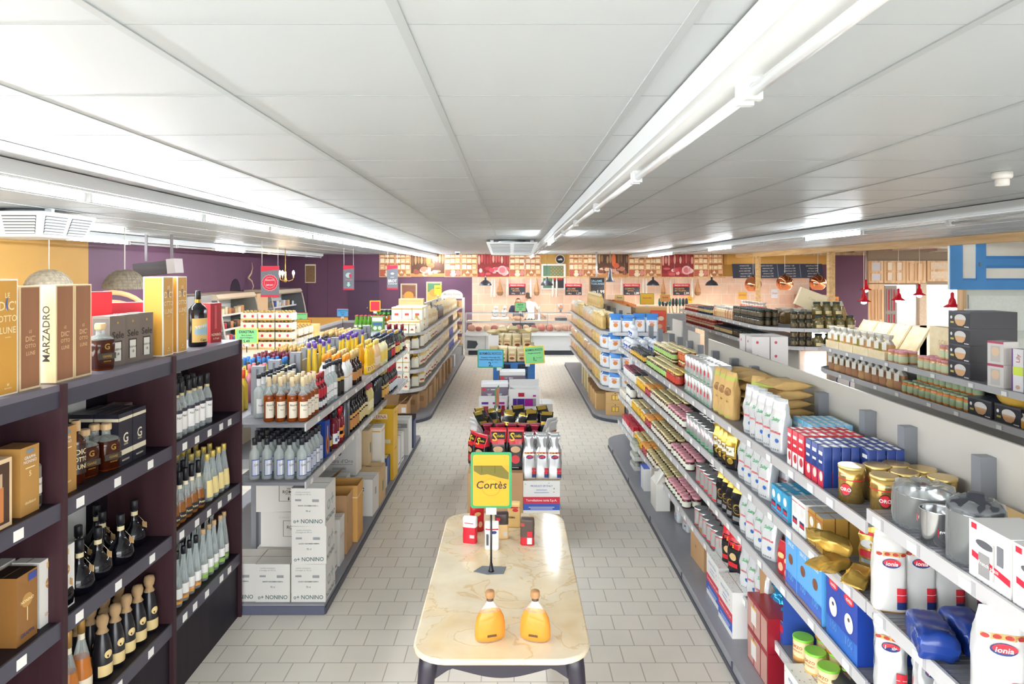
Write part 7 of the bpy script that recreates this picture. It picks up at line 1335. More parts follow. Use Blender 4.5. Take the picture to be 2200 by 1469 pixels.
grid(PST, 'tan spice bag, far second aisle top', 'spice bag', 'tan spice bags', 4.12, 12.75, G4T, 9, .14, 2, .14, rz=FR, jr=.4, share=8)
grid(RDS, 'red spice bag, far second aisle top', 'spice bag', 'red spice bags', 4.4, 12.0, G4T + .13, 8, .15, 1, rz=FR, jr=.4, share=4)
b = MB();b.box(4.3,11.9,G4T,4.56,13.2,G4T + .128,C('#5a4a40',.6));tag(b.build('display_riser'),'dark display riser under the red spice bags','riser')
DTN = Proto(lambda: can('dark_tin', .05, .14, ((.3, C('#24304a', .4)), (.7, C('#c9b06a', .4)), (1, C('#24304a', .4))), C('#2a2f3a', .4)))
grid(DTN, 'dark tin with gold band, far top', 'tin', 'dark gold-banded tins', 4.1, 14.1, G4T, 8, .12, 3, .12, rz=FR, share=8)
RDT2 = Proto(lambda: can('red_tin', .05, .13, ((.4, C('#b5322a', .4)), (.7, C('#e0c9a0', .4)), (1, C('#c9503a', .4))), C('#c9b9a0', .4, .4)))
grid(RDT2, 'red tin, far top of second aisle', 'tin', 'red tins, far top', 4.1, 15.1, G4T, 9, .12, 3, .12, rz=FR, share=8)
grid(RDT2, 'red tin, far lower shelf of second aisle', 'tin', 'red tins, far lower', 4.1, 13.9, G4M, 18, .12, 2, .12, 2, .132, rz=FR, share=8)
BTR = Proto(lambda: opencarton('black_tray',.36,.3,.12,C('#22242c',.5),C('#3a3d46',.5),[('q','front',0,.2,1,.7,C('#d9b97a'))],(0,0,0,0)))
grid(BTR, 'black tray with tan band, far second aisle', 'tray', 'black trays with tan bands', 4.2, 12.8, G4M, 3, .38, 1, rz=FR)
Proto(lambda: carton('pale_wooden_box',.42,.3,.3,C('#e6d2ac',.5),[('t','front','Casa',.5,.6,.06,C('#cdb284'),.4)])).place((4.88,11.35,G4T + .28),.0,'pale wooden box tilted on top of the dark jars','box',rot=(.0,.38,-.3))
SKB = Proto(lambda: bag('long_pasta_sack',.12,.1,.42,[(.8,C('#b08a4a',.4),C('#8a6a3a',.4)),(1,C('#d0c9bc',.3),C('#d0c9bc',.3))],'pinch',99,.01))
for k in range(3): SKB.place((5.46 - .1 * (2 - k),10.95 + .1 * k,G4T),0,'long sack leaning at the end of the far jars, %s one' % ORD[k],'sack','leaning sacks',rot=(0,-.35,-.4))
LNB = Proto(lambda: bag('lentil_sack',.2,.14,.26,[(.75,C('#7d6236',.5),C('#7d6236',.5)),(1,C('#d8d2c6',.3),C('#d8d2c6',.3))],'tie',100,.014))
grid(LNB, 'brown lentil sack behind the far jars', 'sack', 'brown lentil sacks', 4.7, 11.75, G4T, 2, .25, 4, .2, rz=0, jr=.5)
# ---------------------------------------------------------------- back wall: picture panels, hatch, rail, hams, boards
def bx(px, Y=BW): return (px - CX) * Y / F
def bz(py, Y=BW): return H - (py - CY) * Y / F
CHB = [C(h, .55) for h in ('#f0dcb0', '#ead0a0', '#f3e6cc', '#e6bd8c')]; SHB = C('#c07f52', .6); SHL = C('#e6b083', .6); PNKM = C('#d98a80', .5)
def mural(p0, p1, kind, lab, seed):
    x0, x1 = bx(p0), bx(p1); w = x1 - x0; z0, z1 = 2.305, CH - .004; h = z1 - z0; m = MB(); R = random.Random(seed); lay = [0]
    def q(u0,v0,u1,v1,mt,o): m.poly([(u0 * w,-.012 - o,v0 * h),(u1 * w,-.012 - o,v0 * h),(u1 * w,-.012 - o,v1 * h),(u0 * w,-.012 - o,v1 * h)],mt)
    def el(u,v,a,b,mt,o): m.poly([((u + a * math.cos(2 * PI * k / 14)) * w,-.012 - o,(v + b * math.sin(2 * PI * k / 14)) * h) for k in range(14)],mt)
    def tri(u, v, a, b, mt, o): m.poly([((u - a) * w, -.012 - o, v * h), ((u + a) * w, -.012 - o, v * h), (u * w, -.012 - o, (v + b) * h)], mt)
    m.box(0, -.012, 0, w, 0, h, SHB if kind == 'c' else C('#5a3a2a', .6) if kind == 'a' else C('#8a2a2a', .6))
    if kind == 'c':
        for c in range(2):
            for r, (v0, v1) in enumerate(((.02, .32), (.35, .6), (.63, .86), (.88, 1.0))):
                u0, u1 = c * .5 + .02, c * .5 + .48; q(u0, v0, u1, v1, C(('#a9683f', '#b8764a')[(c + r) % 2], .6), .001)
                q(c * .5, v0 - .03, c * .5 + .5, v0, SHL, .002)
                if r == 0:
                    if c == 0: el(u0 + .09,v0 + .16,.08,.13,C('#c4604f'),.003);el(u0 + .24,v0 + .09,.09,.09,CHB[2],.003);el(u0 + .24,v0 + .22,.07,.07,CHB[0],.004);el(u0 + .39,v0 + .16,.07,.13,PNKM,.003)
                    else:
                        for k in range(4): tri(u0 + .07 + .11 * k, v0 + .02 + .12 * (k % 2), .06, .13, CHB[(k + 1) % 4], .003)
                        q(u0 + .32, v0 + .12, u0 + .46, v0 + .28, CHB[3], .004)
                else:
                    n = 3
                    for k in range(n): a = u0 + .01 + k * .15;q(a,v0,a + .135,v0 + (v1 - v0) * R.uniform(.6,.85),R.choice(CHB),.003);q(a + .02,v0 + .03,a + .1,v0 + .08,CHB[2],.004)
        q(.485, 0, .515, 1, SHL, .005); q(0, 0, .015, 1, SHL, .005); q(.985, 0, 1, 1, SHL, .005)
    else:
        A = kind == 'a'
        for k in range(11):
            u = .05 + .09 * k;el(u,R.uniform(.72,.85),.035,R.uniform(.16,.26),R.choice([C(h) for h in (('#7d5a3c','#94704a','#4a3226','#b08a5c') if A else ('#c9605a','#e0a090','#d8b0a0','#a83a3a'))]),.002 + .0003 * k)
        if A: el(.52, .75, .07, .3, C('#e0703a'), .006); el(.6, .5, .1, .12, C('#d8603a'), .0065)
        q(0, 0, 1, .16, C('#c98a52') if A else C('#9c2c30'), .005)
        for k in range(16): el(R.uniform(.06,.94),R.uniform(.12,.38),R.uniform(.05,.12),R.uniform(.05,.12),R.choice([C(h) for h in (('#d9a48c','#c07a60','#e8c8a8','#8a4a3a') if A else ('#e6a8a4','#d05a60','#f0d0cc','#b83440'))]),.007 + .0003 * k)
        if not A: el(.78, .3, .15, .2, C('#eab4b4'), .013); el(.78, .3, .1, .13, C('#d8787e'), .0135); el(.45, .3, .09, .1, C('#c84a55'), .013)
    o = m.build('picture_panel', None, (x0, BW, z0)); tag(o, lab, 'wall picture')
names = {'c': 'cheese shelf picture panel', 'a': 'cured meat picture panel with brown background', 'b': 'red sausage and ham picture panel'}
plist = ((815,883,'c','above the purple wall beside the dark door'),(883,955,'a','above the purple wall'),(955,1026,'c','where purple wall meets tiles'),(1026,1094,'b','over the deli counter, first of two'),(1094,1162,'c','next to the yellow hatch surround'),(1222,1283,'c','just past the hatch'),(1284,1350,'a','over the tiled wall beside the silver pole'),(1350,1421,'c','between brown and red meat panels'),(1421,1490,'b','over the tiled wall, second of two'),(1490,1553,'c','last before the yellow bulkhead'))
for k, (a, b_, kd, w) in enumerate(plist): mural(a, b_, kd, names[kd] + ', ' + w, k)
wn = MB(); x0, x1, z0, z1 = bx(1163), bx(1215), bz(622), bz(567)
wn.box(x0 + .05, BW - .006, z0, x1 - .05, BW, z1, C('#5f7f63', .6)); 
for i in range(9):
    for j in range(7): wn.box(x0 + .3 + .055 * i,BW - .008,z0 + .42 + .055 * j,x0 + .34 + .055 * i,BW - .004,z0 + .455 + .055 * j,C('#8f9f52' if (i + j) % 2 else '#a8603f',.6))
wn.box(x0 + .35,BW - .012,z0 + .05,x1 - .05,BW - .004,z0 + .38,C('#3a3a3f',.5));wn.box(x0 + .35,BW - .014,z0 + .3,x1 - .1,BW - .01,z0 + .37,C('#a8323c'))
for a in ((x0,z0,x0 + .06,z1),(x1 - .06,z0,x1,z1),(x0,z0,x1,z0 + .05),(x0,z1 - .05,x1,z1),(x0,bz(596),x1,bz(596) + .04)): wn.box(a[0],BW - .04,a[1],a[2],BW + .001,a[3],WHITE)
struct(wn.build('window_3'))
ck = thing('round_wall_sign','round black and white sign on the yellow wall above the hatch','sign',(bx(1203),BW - .03,bz(557)));m = MB();m.T = Matrix.Rotation(PI / 2,4,'X');m.lathe([(0,0),(.15,0),(.15,.02),(0,.02)],WHITE,28,cap=False);m.lathe([(0,.021),(.13,.021),(.13,.022)],C('#2a2a2e'),28,cap=False);m.build('disc',ck);m = MB();m.text('caff\u00e8',.08,lambda u,v: (u,-.026,v),WHITE,.02);m.lathe([(.06,0),(.063,.001)],WHITE,20,cap=False);m.build('lettering',ck)
MB_ = MB(); MB_.box(bx(1035), BW - .42, 2.27, bx(1550), BW - .38, 2.31, PLANK)
o = tag(MB_.build('hanging_rail'), 'long wooden rail along the tiled wall carrying hams and salami', 'rail')
for px in (1040, 1280, 1540): MB().box(bx(px) - .02, BW - .4, 2.28, bx(px) + .02, BW, 2.30, PLANK).build('bracket', o)
HAM = C('#c08a5a', .5, var=.2, vscale=8); HAMF = C('#8a6a4a', .5)
def ham():
    o = bottle('hanging_ham',.1,.5,0,0,0,HAM,prof=[(.02,-.52),(.07,-.5),(.1,-.42),(.095,-.32),(.06,-.2),(.035,-.1),(.025,-.03),(.02,0)],n=14,sx=1,sy=.7)
    MB().lathe([(.004,0),(.004,.04)],INK,6).build('string',o);MB().lathe([(.075,-.5),(.104,-.44),(.1,-.39)],HAMF,14,sy=.7,cap=False).build('dark_rind',o);return o
HMP = Proto(ham)
for k,px in enumerate((1074,1153,1425,1499)): HMP.place((bx(px,BW - .4),BW - .4,2.23),k * .8,'whole cured ham hanging from the rail, %s along the tiled wall' % ORD[k],'ham')
SLC = C('#e8e2d6', .6, var=.05)
SAL = Proto(lambda: bottle('hanging_salami',.04,.5,0,0,0,SLC,prof=[(.01,-.56),(.032,-.53),(.036,-.3),(.03,-.08),(.012,-.01),(.006,.04)],n=10))
for k,px in enumerate((1056,1062,1090,1140,1188,1196,1336,1382,1389,1441,1487)): SAL.place((bx(px,BW - .4),BW - .4,2.225),0,'long white salami hanging from the rail, %s along it' % ORD[k],'salami')
CB1 = C('#2b2b33', .6); CHK = C('#e6e2da', .7); CHO = C('#d8a06a', .7)
for k,(px,t2,t3,pr) in enumerate(((1111,'SALAME','MILANO','1,49'),(1232,'SALAME','SAN DANIELE','1,29'),(1357,'COPPATA','ESTIVA','1,99'),(1464,'SPECKBRATEN','MIT TRUEFFEL','2,99'))):
    Y = BW - .9;W_,H_ = .51,.35;x,z = bx(px,Y),bz(634,Y);t = thing('hanging_price_board','red and black price board over the counter, %s in the row' % ORD[k],'sign',(x,Y,z))
    b = MB();b.box(-W_ / 2,0,0,W_ / 2,.012,H_,CB1);b.box(-W_ / 2 - .004,-.004,H_ - .09,W_ / 2 + .004,.014,H_ + .004,C('#c8202f',.5));b.box(-W_ / 2 - .004,-.003,-.006,W_ / 2 + .004,.014,.012,C('#c8202f',.5))
    b.text('PREZZO SPECIALE',.055,lambda u,v: (u,-.006,H_ - .045 + v),CHK,.02,fit=.42);b.text(t2,.07,lambda u,v: (u - .06,-.003,.2 + v),CHO,.01,fit=.3);b.text(t3,.06,lambda u,v: (u - .03,-.003,.135 + v),CHO,.01,fit=.36);b.text(pr,.09,lambda u,v: (u + .15,-.003,.06 + v),CHK,.01);b.text('100 g',.05,lambda u,v: (u - .12,-.003,.055 + v),CHK,.01);b.build('board',t)
    for s in (-1, 1): MB().tube([(s * W_ * .42, .006, H_), (s * W_ * .42, .006, CH - z - .002)], .003, SILVER, 5).build('wire', t)
Y = 19.0;t = thing('chalkboard','tall wood-framed chalkboard reading salame toscano on a silver pole','sign',(bx(1283.5,Y),Y,bz(645,Y)));W_,H_ = .46,.66
b = MB(); 
for a in ((-W_ / 2,0,-W_ / 2 + .04,H_),(W_ / 2 - .04,0,W_ / 2,H_),(-W_ / 2,0,W_ / 2,.04),(-W_ / 2,H_ - .04,W_ / 2,H_)): b.box(a[0],-.01,a[1],a[2],.02,a[3],WOOD('#9c7350','#b38a62',2,3))
b.build('frame', t); b = MB(); b.box(-W_ / 2 + .03, 0, .03, W_ / 2 - .03, .012, H_ - .03, CB1)
for st,u0,z,s,mt in (('SALAME',-.02,.54,.085,C('#a9cfe0')),('TOSCANO',.0,.46,.08,C('#a9cfe0')),('100g',-.1,.24,.07,CHK),('1,99',.09,.24,.13,CHK),('\u20ac',.1,.12,.09,CHK)): b.text(st,s,lambda u,v: (u + u0,-.003,z + v),mt,.012,fit=.36)
b.build('slate', t); MB().tube([(-.02, .03, .3), (-.02, .03, CH - bz(645, Y) - .003)], .022, C('#d5d8da', .25, .6), 10).build('pole', t)
DOME = C('#2e3038', .35)
for k, px in enumerate((1043, 1175, 1403, 1529)):
    Y = BW - 1.3;t = thing('pendant_lamp','black dome pendant lamp over the deli counter, %s of four' % ORD[k],'lamp',(bx(px,Y),Y,bz(613,Y)));m = MB();m.lathe([(.19,0),(.18,.04),(.14,.1),(.07,.15),(.03,.17),(.03,.24),(.015,.26)],DOME,24,cap=False);m.build('shade',t)
    MB().lathe([(.045,.03),(.05,.06),(.03,.1),(0,.11)],EMIT('#ffe6c0',90),12,cap=False).build('bulb',t);MB().tube([(0,0,.26),(0,0,CH - bz(613,Y) - .003)],.006,DOME,6).build('cord',t)
t = thing('pendant_lamp','slim dark bell lamp beside the tall chalkboard','lamp',(bx(1311,18.5),18.5,bz(605,18.5)));MB().lathe([(.13,0),(.07,.06),(.05,.2),(.035,.3),(.02,.36)],C('#4a4d55',.3),20,cap=False).build('shade',t);MB().lathe([(.03,.01),(.035,.04),(0,.08)],EMIT('#fff0d8',60),12,cap=False).build('bulb',t);MB().tube([(0,0,.36),(0,0,CH - bz(605,18.5) - .003)],.005,DOME,6).build('cord',t)
# menu boards and notes to the right of the counter
t = thing('menu_board','long chalk menu board tilted above the tiled wall under the yellow bulkhead','sign',(bx(1577,21.5),21.578,bz(597,21.5)));L_ = bx(1772,21.5) - bx(1577,21.5);b = MB();b.T = Matrix.Rotation(-.25,4,'X');b.box(0,0,0,L_,.03,.46,C('#3a4052',.5));R = random.Random(2)
for c in range(4):
    for r in range(5): b.text(['espresso  1,80','cappuccino 2,60','panini caldi 4,50','vino rosso 3,90','antipasti 6,50','pasta fresca 7,90','prosecco 3,50'][(c * 5 + r) % 7],.055,lambda u,v: (.1 + c * L_ / 4 + .28 + u + .03 * (r % 2),-.003,.06 + .085 * r + v),CHK,.004,fit=.5)
    if c: b.box(c * L_ / 4 - .008, -.003, .02, c * L_ / 4 + .008, 0, .44, C('#8a8f9a'))
b.build('slate', t)
b = MB(); b.box(bx(1555), BW - .3, bz(568), bx(1768), BW + .04, CH + .2, YELLOW); struct(b.build('trim_7'))
for px0,px1,py0,py1,Y,mt,lab,tx in ((1586,1605,627,642,21.992,C('#f0b84a',.5),'orange notice on the tiled wall beneath the copper lamps','AVVISO'),(1657,1671,621,640,21.992,C('#e9eaf0',.5),'white notice sheet on the tiled wall behind the second copper lamp','Orari'),(1790,1802,637,652,21.992,C('#f0a04a',.5),'orange note pinned to the purple wall beside the thick roof post','Info'),(1476,1488,637,651,21.992,C('#f2c63a',.5),'plain yellow card above the far shelf','Bio')):
    b = MB();w,h = bx(px1,Y) - bx(px0,Y),(py1 - py0) * Y / F;b.box(0,0,0,w,.006,h,mt);b.text(tx,.08,lambda u,v: (w / 2 + u,-.003,h * .55 + v),C('#a8642a'),.01,fit=w * .8);tag(b.build('paper_notice',None,(bx(px0,Y),Y,bz(py1,Y))),lab,'notice')
COP = C('#e0946a', .06, 1.0)
for k, (px, py) in enumerate(((1618, 611), (1686, 608), (1757, 608))):
    Y = 19.9;r = .235;t = thing('copper_globe_lamp','shiny copper globe pendant lamp, %s' % ('half behind the slim post','in the middle of three','nearest the thick post')[k],'lamp',(bx(px,Y),Y,bz(py,Y)));a0 = -1.0
    m = MB();m.lathe([(r * math.cos(a),r * math.sin(a)) for a in [a0 + (PI / 2 - a0) * q / 18 for q in range(19)]],COP,32,cap=False);m.build('globe',t);MB().lathe([(0,-.03),(.04,-.06),(.05,-.1),(0,-.14)],EMIT('#ffd9a8',40),12,cap=False).build('bulb',t)
    MB().tube([(0,0,r),(0,0,CH + .3 - bz(py,Y) - .002)],.006,C('#c9c6c6',.4),6).build('cord',t);MB().lathe([(.03,r),(.04,r + .02),(.02,r + .06)],DOME,10).build('cap',t)
RDL = C('#b81428', .25)
for k, (px, py, Y) in enumerate(((1856, 648, 15.5), (1860, 623, 18.2), (1930, 645, 16.0), (1975, 634, 17.0), (2046, 660, 12.6))):
    t = thing('red_pendant_lamp','small red bell pendant lamp, %s' % ('lower one of the pair before the purple wall','upper one of the pair before the purple wall','before the red door','before the first bright window','before the bright window beside the shutter')[k],'lamp',(bx(px,Y),Y,bz(py,Y)));s = 1.0
    MB().lathe([(.15,0),(.13,.02),(.07,.06),(.055,.14),(.03,.18),(.03,.26),(.01,.28)],RDL,20,cap=False).build('shade',t);MB().lathe([(0,-.06),(.05,-.04),(.06,0),(.04,.05)],EMIT('#ffd0a8',30),14,cap=False).build('bulb',t)
    MB().tube([(0, 0, .28), (0, 0, CH + (.3 if Y < 20 else 0) - bz(py, Y) - .003)], .005, C('#d9c9c6', .4), 6).build('cord', t)
fz = thing('drinks_fridge','lit glass-door drinks fridge with brown sides against the tiled wall','fridge',(bx(1757,21.2),21.3,0));b = MB();b.box(-.42,.02,0,.42,.62,1.75,C('#a8705a',.5));b.box(-.42,0,1.55,.42,.04,1.75,C('#d9a88a',.4));b.build('body',fz);MB().box(-.33,-.006,.12,.38,.02,1.52,EMIT('#f6fbff',1.6)).build('lit_interior',fz)
for r in range(4):
    MB().box(-.33, -.03, .25 + .32 * r, .38, -.006, .265 + .32 * r, WHITE).build('shelf', fz)
b = MB(); b.box(-.35, -.035, .1, .4, -.03, 1.54, GLASS('#f4f8f8', .06)); b.build('glass_door', fz)
tag(MB().box(0,0,0,.3,.2,.14,C('#c8202f',.4)).build('red_box',None,(bx(1728,21.3),21.4,1.751)),'small red box on top of the drinks fridge','box')
b = MB();b.rbox(-.2,-.2,0,.2,.2,1.28,C('#cfd0d2',.5),.02);b.box(-.24,-.24,1.28,.24,.24,1.33,C('#dcdcda',.4));tag(b.build('side_cabinet',None,(bx(1808,14.2),14.2,0)),'light grey side cabinet standing behind the thick roof post','cabinet')
t = thing('shopping_trolley','shopping trolley with yellow handle behind the wooden trays','trolley',(bx(1858,13.0),13.0,0));MB().tube([(-.25,0,1.02),(.25,0,1.02)],.018,C('#e0b02a',.4),8).build('handle',t)
b = MB(); 
for s in (-1,1): b.tube([(s * .25,0,1.02),(s * .25,.3,.95),(s * .25,.6,.3),(s * .25,.1,.12),(s * .25,0,1.02)],.012,C('#3a4a80',.4),6)
for k in range(5): b.tube([(-.25, .3 + .06 * k, .95 - .13 * k), (.25, .3 + .06 * k, .95 - .13 * k)], .006, SILVER, 5)
b.build('frame', t)
for sx in (-1, 1):
    for yy in (.1,.6): MB().lathe([(.0,-.015),(.06,-.015),(.06,.015),(0,.015)],BLACK,14,c=(0,0,0),cap=False).build('wheel',t).matrix_local = Matrix.Translation((sx * .25,yy,.061)) @ Matrix.Rotation(PI / 2,4,'Y')
t = thing('standing_poster','clear-framed standing poster with red paper before the pale old door','poster',(bx(2118,10.6),10.6,0));MB().box(-.33,0,1.0,.33,.01,1.9,C('#dfe3de',.3)).build('panel',t);b = MB();b.poly([(-.22,-.004,1.55),(.26,-.004,1.55),(.22,-.004,1.72),(.02,-.004,1.85)],C('#d98a84',.5));b.text('DIE KLEINEN DINGE',.07,lambda u,v: (u,-.003,1.84 + v),C('#c9c4b8',.5),.015,fit=.6);b.build('artwork',t);MB().box(-.3,-.15,0,.3,.15,.03,GREYP).build('foot',t);MB().tube([(0,.02,.03),(0,.02,1.05)],.02,SILVER,8).build('stem',t)
# ceiling units
VENT = C('#e6e8e8', .35); VDK = C('#5d6166', .6)
for k, (px, Y, zb, s) in enumerate(((1100, 12.2, 2.77, .44), (62, 6.2, 2.78, .38))):
    t = thing('ceiling_air_unit',('louvred ceiling air unit over the far end of the centre aisle','louvred ceiling air unit near the yellow wall')[k],'air unit',(bx(px,Y),Y,zb));hh = .20
    b = MB();b.box(-s * .82,-s * .82,0,s * .82,s * .82,.012,VENT);A = [(-s * .82,-s * .82,0),(s * .82,-s * .82,0),(s * .82,s * .82,0),(-s * .82,s * .82,0)];B_ = [(-s,-s,hh),(s,-s,hh),(s,s,hh),(-s,s,hh)]
    for q in range(4): b.poly([A[q], A[(q + 1) % 4], B_[(q + 1) % 4], B_[q]], VENT)
    b.box(-s, -s, hh, s, s, hh + .015, VENT); b.build('housing', t)
    for q in range(4):
        for c in (0, 1):
            l = MB(); l.T = Matrix.Rotation(q * PI / 2, 4, 'Z')
            u0, u1 = ((-.88, -.08), (.08, .88))[c]
            def P_(u, v, o): e = .82 + .18 * v; return (u * s * (.82 + .18 * v) / 1.0, -s * e - o, hh * v)
            l.poly([P_(u0, .12, .002), P_(u1, .12, .002), P_(u1, .9, .002), P_(u0, .9, .002)], VDK)
            for r in range(6): v = .14 + .125 * r; l.poly([P_(u0, v, .004), P_(u1, v, .004), P_(u1, v + .085, .014), P_(u0, v + .085, .014)], VENT)
            l.build('louvre', t)
    MB().lathe([(s * .55, hh + .015), (s * .55, CH - zb - .004)], C('#c9cdd0', .25, .7), 24).build('duct', t)
    for a in (-1, 1): MB().box(a * s * .8 - .03, -s * .5, hh + .015, a * s * .8 + .03, -s * .4, CH - zb - .004, VENT).build('bracket', t)
t = thing('smoke_detector','round white smoke detector on the ceiling over the second aisle','detector',(2.72,3.8,CH - .001));MB().lathe([(.05,0),(.05,-.03),(.045,-.035),(.03,-.04)],WHITE,20).build('base',t);MB().lathe([(.034,-.04),(.036,-.05),(.034,-.075),(.0,-.078)],WHITE,18,cap=False).build('sensor',t)
t = thing('dome_camera','small dome camera on the ceiling before the picture panels','camera',(bx(983,19),19,CH - .001));MB().lathe([(.07,0),(.07,-.03),(.05,-.04)],WHITE,16).build('base',t);MB().lathe([(.05,-.04),(.04,-.08),(0,-.095)],C('#4a4d52',.2),14,cap=False).build('lens',t)
# ---------------------------------------------------------------- deli counter
DX0, DX1, DY = bx(999, 20.25), 4.2, 20.25
d = thing('deli_counter','long refrigerated deli counter with glass front before the tiled wall','deli counter',(0,DY,0));DGR = C('#c6c8ca',.35);L_ = DX1 - DX0
b = MB(); b.box(DX0 + .1, .1, 0, DX1, .9, .14, C('#2f3440', .5)); b.build('plinth', d)
b = MB();b.box(DX0,.02,.14,DX1,.9,.62,DGR);b.box(DX0,-.04,.58,DX1,.9,.66,C('#d9dbdc',.3));b.box(DX0 + .6,.017,.14,DX0 + .61,.02,.6,GREYP);b.box(DX0 + 2.0,.017,.14,DX0 + 2.01,.02,.6,GREYP);b.build('body',d)
MB().slab([(DX0 + .06,.2),(DX0 + .3,.2),(DX0 + .38,.33),(DX0 + .34,.42),(DX0 + .07,.44)],.008,.021,C('#3a4048',.5)).build('end_grille',d)
b = MB(); b.box(DX0 + .03, .0, .66, DX1, .6, .70, C('#e3e3e1', .3)); b.build('display_deck', d)
b = MB();b.box(DX0 + .03,.45,.94,DX1,.9,.985,WOOD('#cfa878','#dfbd92',0,2));b.box(DX0,.4,.93,DX1,.46,.99,C('#d5d8da',.3));b.build('service_top',d)
gg = MB(); gp = [(-.03, .67), (-.04, .85), (0, 1.05), (.12, 1.2), (.3, 1.235)]
for p, q in zip(gp, gp[1:]): gg.poly([(DX0, p[0], p[1]), (DX1, p[0], p[1]), (DX1, q[0], q[1]), (DX0, q[0], q[1])], GLASS('#f2f6f6', .06), True)
gg.build('glass_front', d); MB().box(DX0, .29, 1.225, DX1, .34, 1.25, C('#9aa0a4', .3, .5)).build('glass_rim', d)
for x in (DX0,DX0 + 2.45): MB().slab([(x,0)] and [(x - .01,.66),(x + .02,.66),(x + .02,1.24),(x - .01,1.24)],.3,.33,C('#b9bcbe',.3,.5)).build('glass_post',d)
R = random.Random(11); MC = ['#d8a08a', '#c9705f', '#e6c4a8', '#b85a50', '#dcb08c', '#e9d6c2', '#a84a48', '#cf9078', '#ead9c6']
MEAT = [Proto(lambda c=c: bottle('cold_cut',.1,.2,0,0,0,C(c,.45,var=.15,vscale=15),prof=[(0,0),(.07,.01),(.095,.06),(.09,.12),(.06,.16),(0,.175)],n=12,sx=1.25,sy=.9)) for c in MC]
n_ = 0
for r in range(2):
    for k in range(15): MEAT[R.randrange(9)].place((DX0 + .17 + .235 * k + R.uniform(-.02,.02),DY + .14 + .24 * r,.70 + 0 * r),R.uniform(0,3),'cold cut lying in the deli counter, %s row, %s from the free end' % (('front','rear')[r],ORD[k]),'cold cut','cold cuts in the counter',scale=(R.uniform(.85,1.05),R.uniform(.85,1.1),R.uniform(.8,1.2)))
t = thing('mortadella','big round pink mortadella cut face at the counter middle','mortadella',(bx(1211,20.5),DY + .32,.9));m = MB();m.T = Matrix.Rotation(PI / 2,4,'X');m.lathe([(0,-.12),(.1,-.12),(.115,-.1),(.115,.1),(.11,.12),(0,.12)],C('#dba898',.4),24,cap=False);m.build('body',t)
t.location.z = .985 + .116; t.location.y = DY + .7
SLW = C('#dfe0de', .3)
for k, px in enumerate((1064, 1083)):
    t = thing('slicing_machine','pale slicing machine on the counter top, %s of two' % ORD[k],'slicer',(bx(px,DY + .7),DY + .72,.986));m = MB();m.rbox(-.14,-.12,0,.14,.12,.1,SLW,.03);m.build('base',t);MB().tube([(0,.05,.1),(-.02,.03,.25),(.02,0,.38)],[.06,.05,.03],SLW,10).build('arm',t);m = MB();m.T = Matrix.Rotation(PI / 2,4,'X');m.lathe([(0,-.01),(.11,-.008),(.11,.008),(0,.01)],SILVER,20,c=(.0,.22,.04),cap=False);m.build('blade',t);MB().lathe([(.05,0),(.06,.03),(.03,.07),(0,.08)],SLW,12,c=(.02,0,.37),cap=False).build('hopper',t)
t = thing('counter_scale','grey counter scale with round orange display','scale',(bx(1205,DY + .7),DY + .7,.986));m = MB();m.box(-.18,-.12,0,.18,.12,.08,C('#4a4c52',.4));m.box(-.15,-.14,.08,.15,.14,.1,SILVER);m.build('base',t);MB().box(-.03,.1,.08,.03,.14,.34,C('#6f7278',.4)).build('column',t);m = MB();m.rbox(-.08,.06,.32,.08,.14,.5,C('#9ea2a6',.3),.03);m.poly([(.045 * math.cos(a),.058,.42 + .045 * math.sin(a)) for a in [2 * PI * q / 14 for q in range(14)]],C('#e8804a'));m.build('display',t)
t = thing('drinks_tap','white drinks tap column standing behind the counter top','tap',(bx(1158,DY + .8),DY + .8,.986));MB().lathe([(.05,0),(.03,.04),(.028,.34),(.035,.36),(0,.4)],WHITE,14,cap=False).build('column',t);MB().tube([(0,0,.32),(0,-.1,.34),(0,-.12,.26)],.014,SILVER,8).build('spout',t);MB().tube([(0,-.08,.34),(.02,-.1,.44)],.012,WHITE,8).build('lever',t)
BRD = C('#b9805a', .8, var=.15, vscale=20)
m = MB();m.lathe([(0,0),(.13,.01),(.16,.05),(.14,.1),(.07,.14),(0,.15)],BRD,20,sx=1.15,sy=.8,cap=False);o = tag(m.build('bread_loaf',None,(bx(1112,DY + .62),DY + .62,.986)),'round brown bread loaf held by the man in navy','bread')
# bread rack
t = thing('bread_rack', 'white wooden bread rack with arched header beside the deli counter', 'rack', (bx(971, 19.6), 19.6, 0)); W_ = .62
for s in (-1, 1):
    for y in (0, .4): MB().box(s * W_ / 2 - .025, y, 0, s * W_ / 2 + .025, y + .04, 1.72, WHITE).build('post', t)
for z in (.35, .7, 1.05, 1.4): MB().box(-W_ / 2, 0, z, W_ / 2, .44, z + .03, WHITE).build('shelf', t)
b = MB();b.slab([(-W_ / 2,1.70)] + [(W_ / 2 * math.cos(a),1.8 + .16 * math.sin(a)) for a in [PI - PI * k / 12 for k in range(13)]] + [(W_ / 2,1.70)],-.01,.02,WHITE);b.text('Mulino Forno',.09,lambda u,v: (u,-.014,1.83 + v),C('#b9a890'),.004,fit=.5,skew=.2);b.build('header',t);MB().box(-W_ / 2,.0,0,W_ / 2,.4,.33,C('#e6e4e0',.5)).build('base_box',t)
LOF = Proto(lambda: bag('bread_pack', .11, .1, .22, [(1, C('#d9ad78', .5), C('#d9ad78', .5))], 'pinch', 111, .008))
for i, z in enumerate((.38, .73, 1.08, 1.43)):
    for k in range(5): LOF.place((bx(971,19.6) - .22 + .11 * k,19.74,z + .001),.2 * (k % 3),'tan bread pack on the white rack, %s shelf, %s from its free side' % (SHN[i],ORD[k]),'bread pack','bread packs on the white rack')
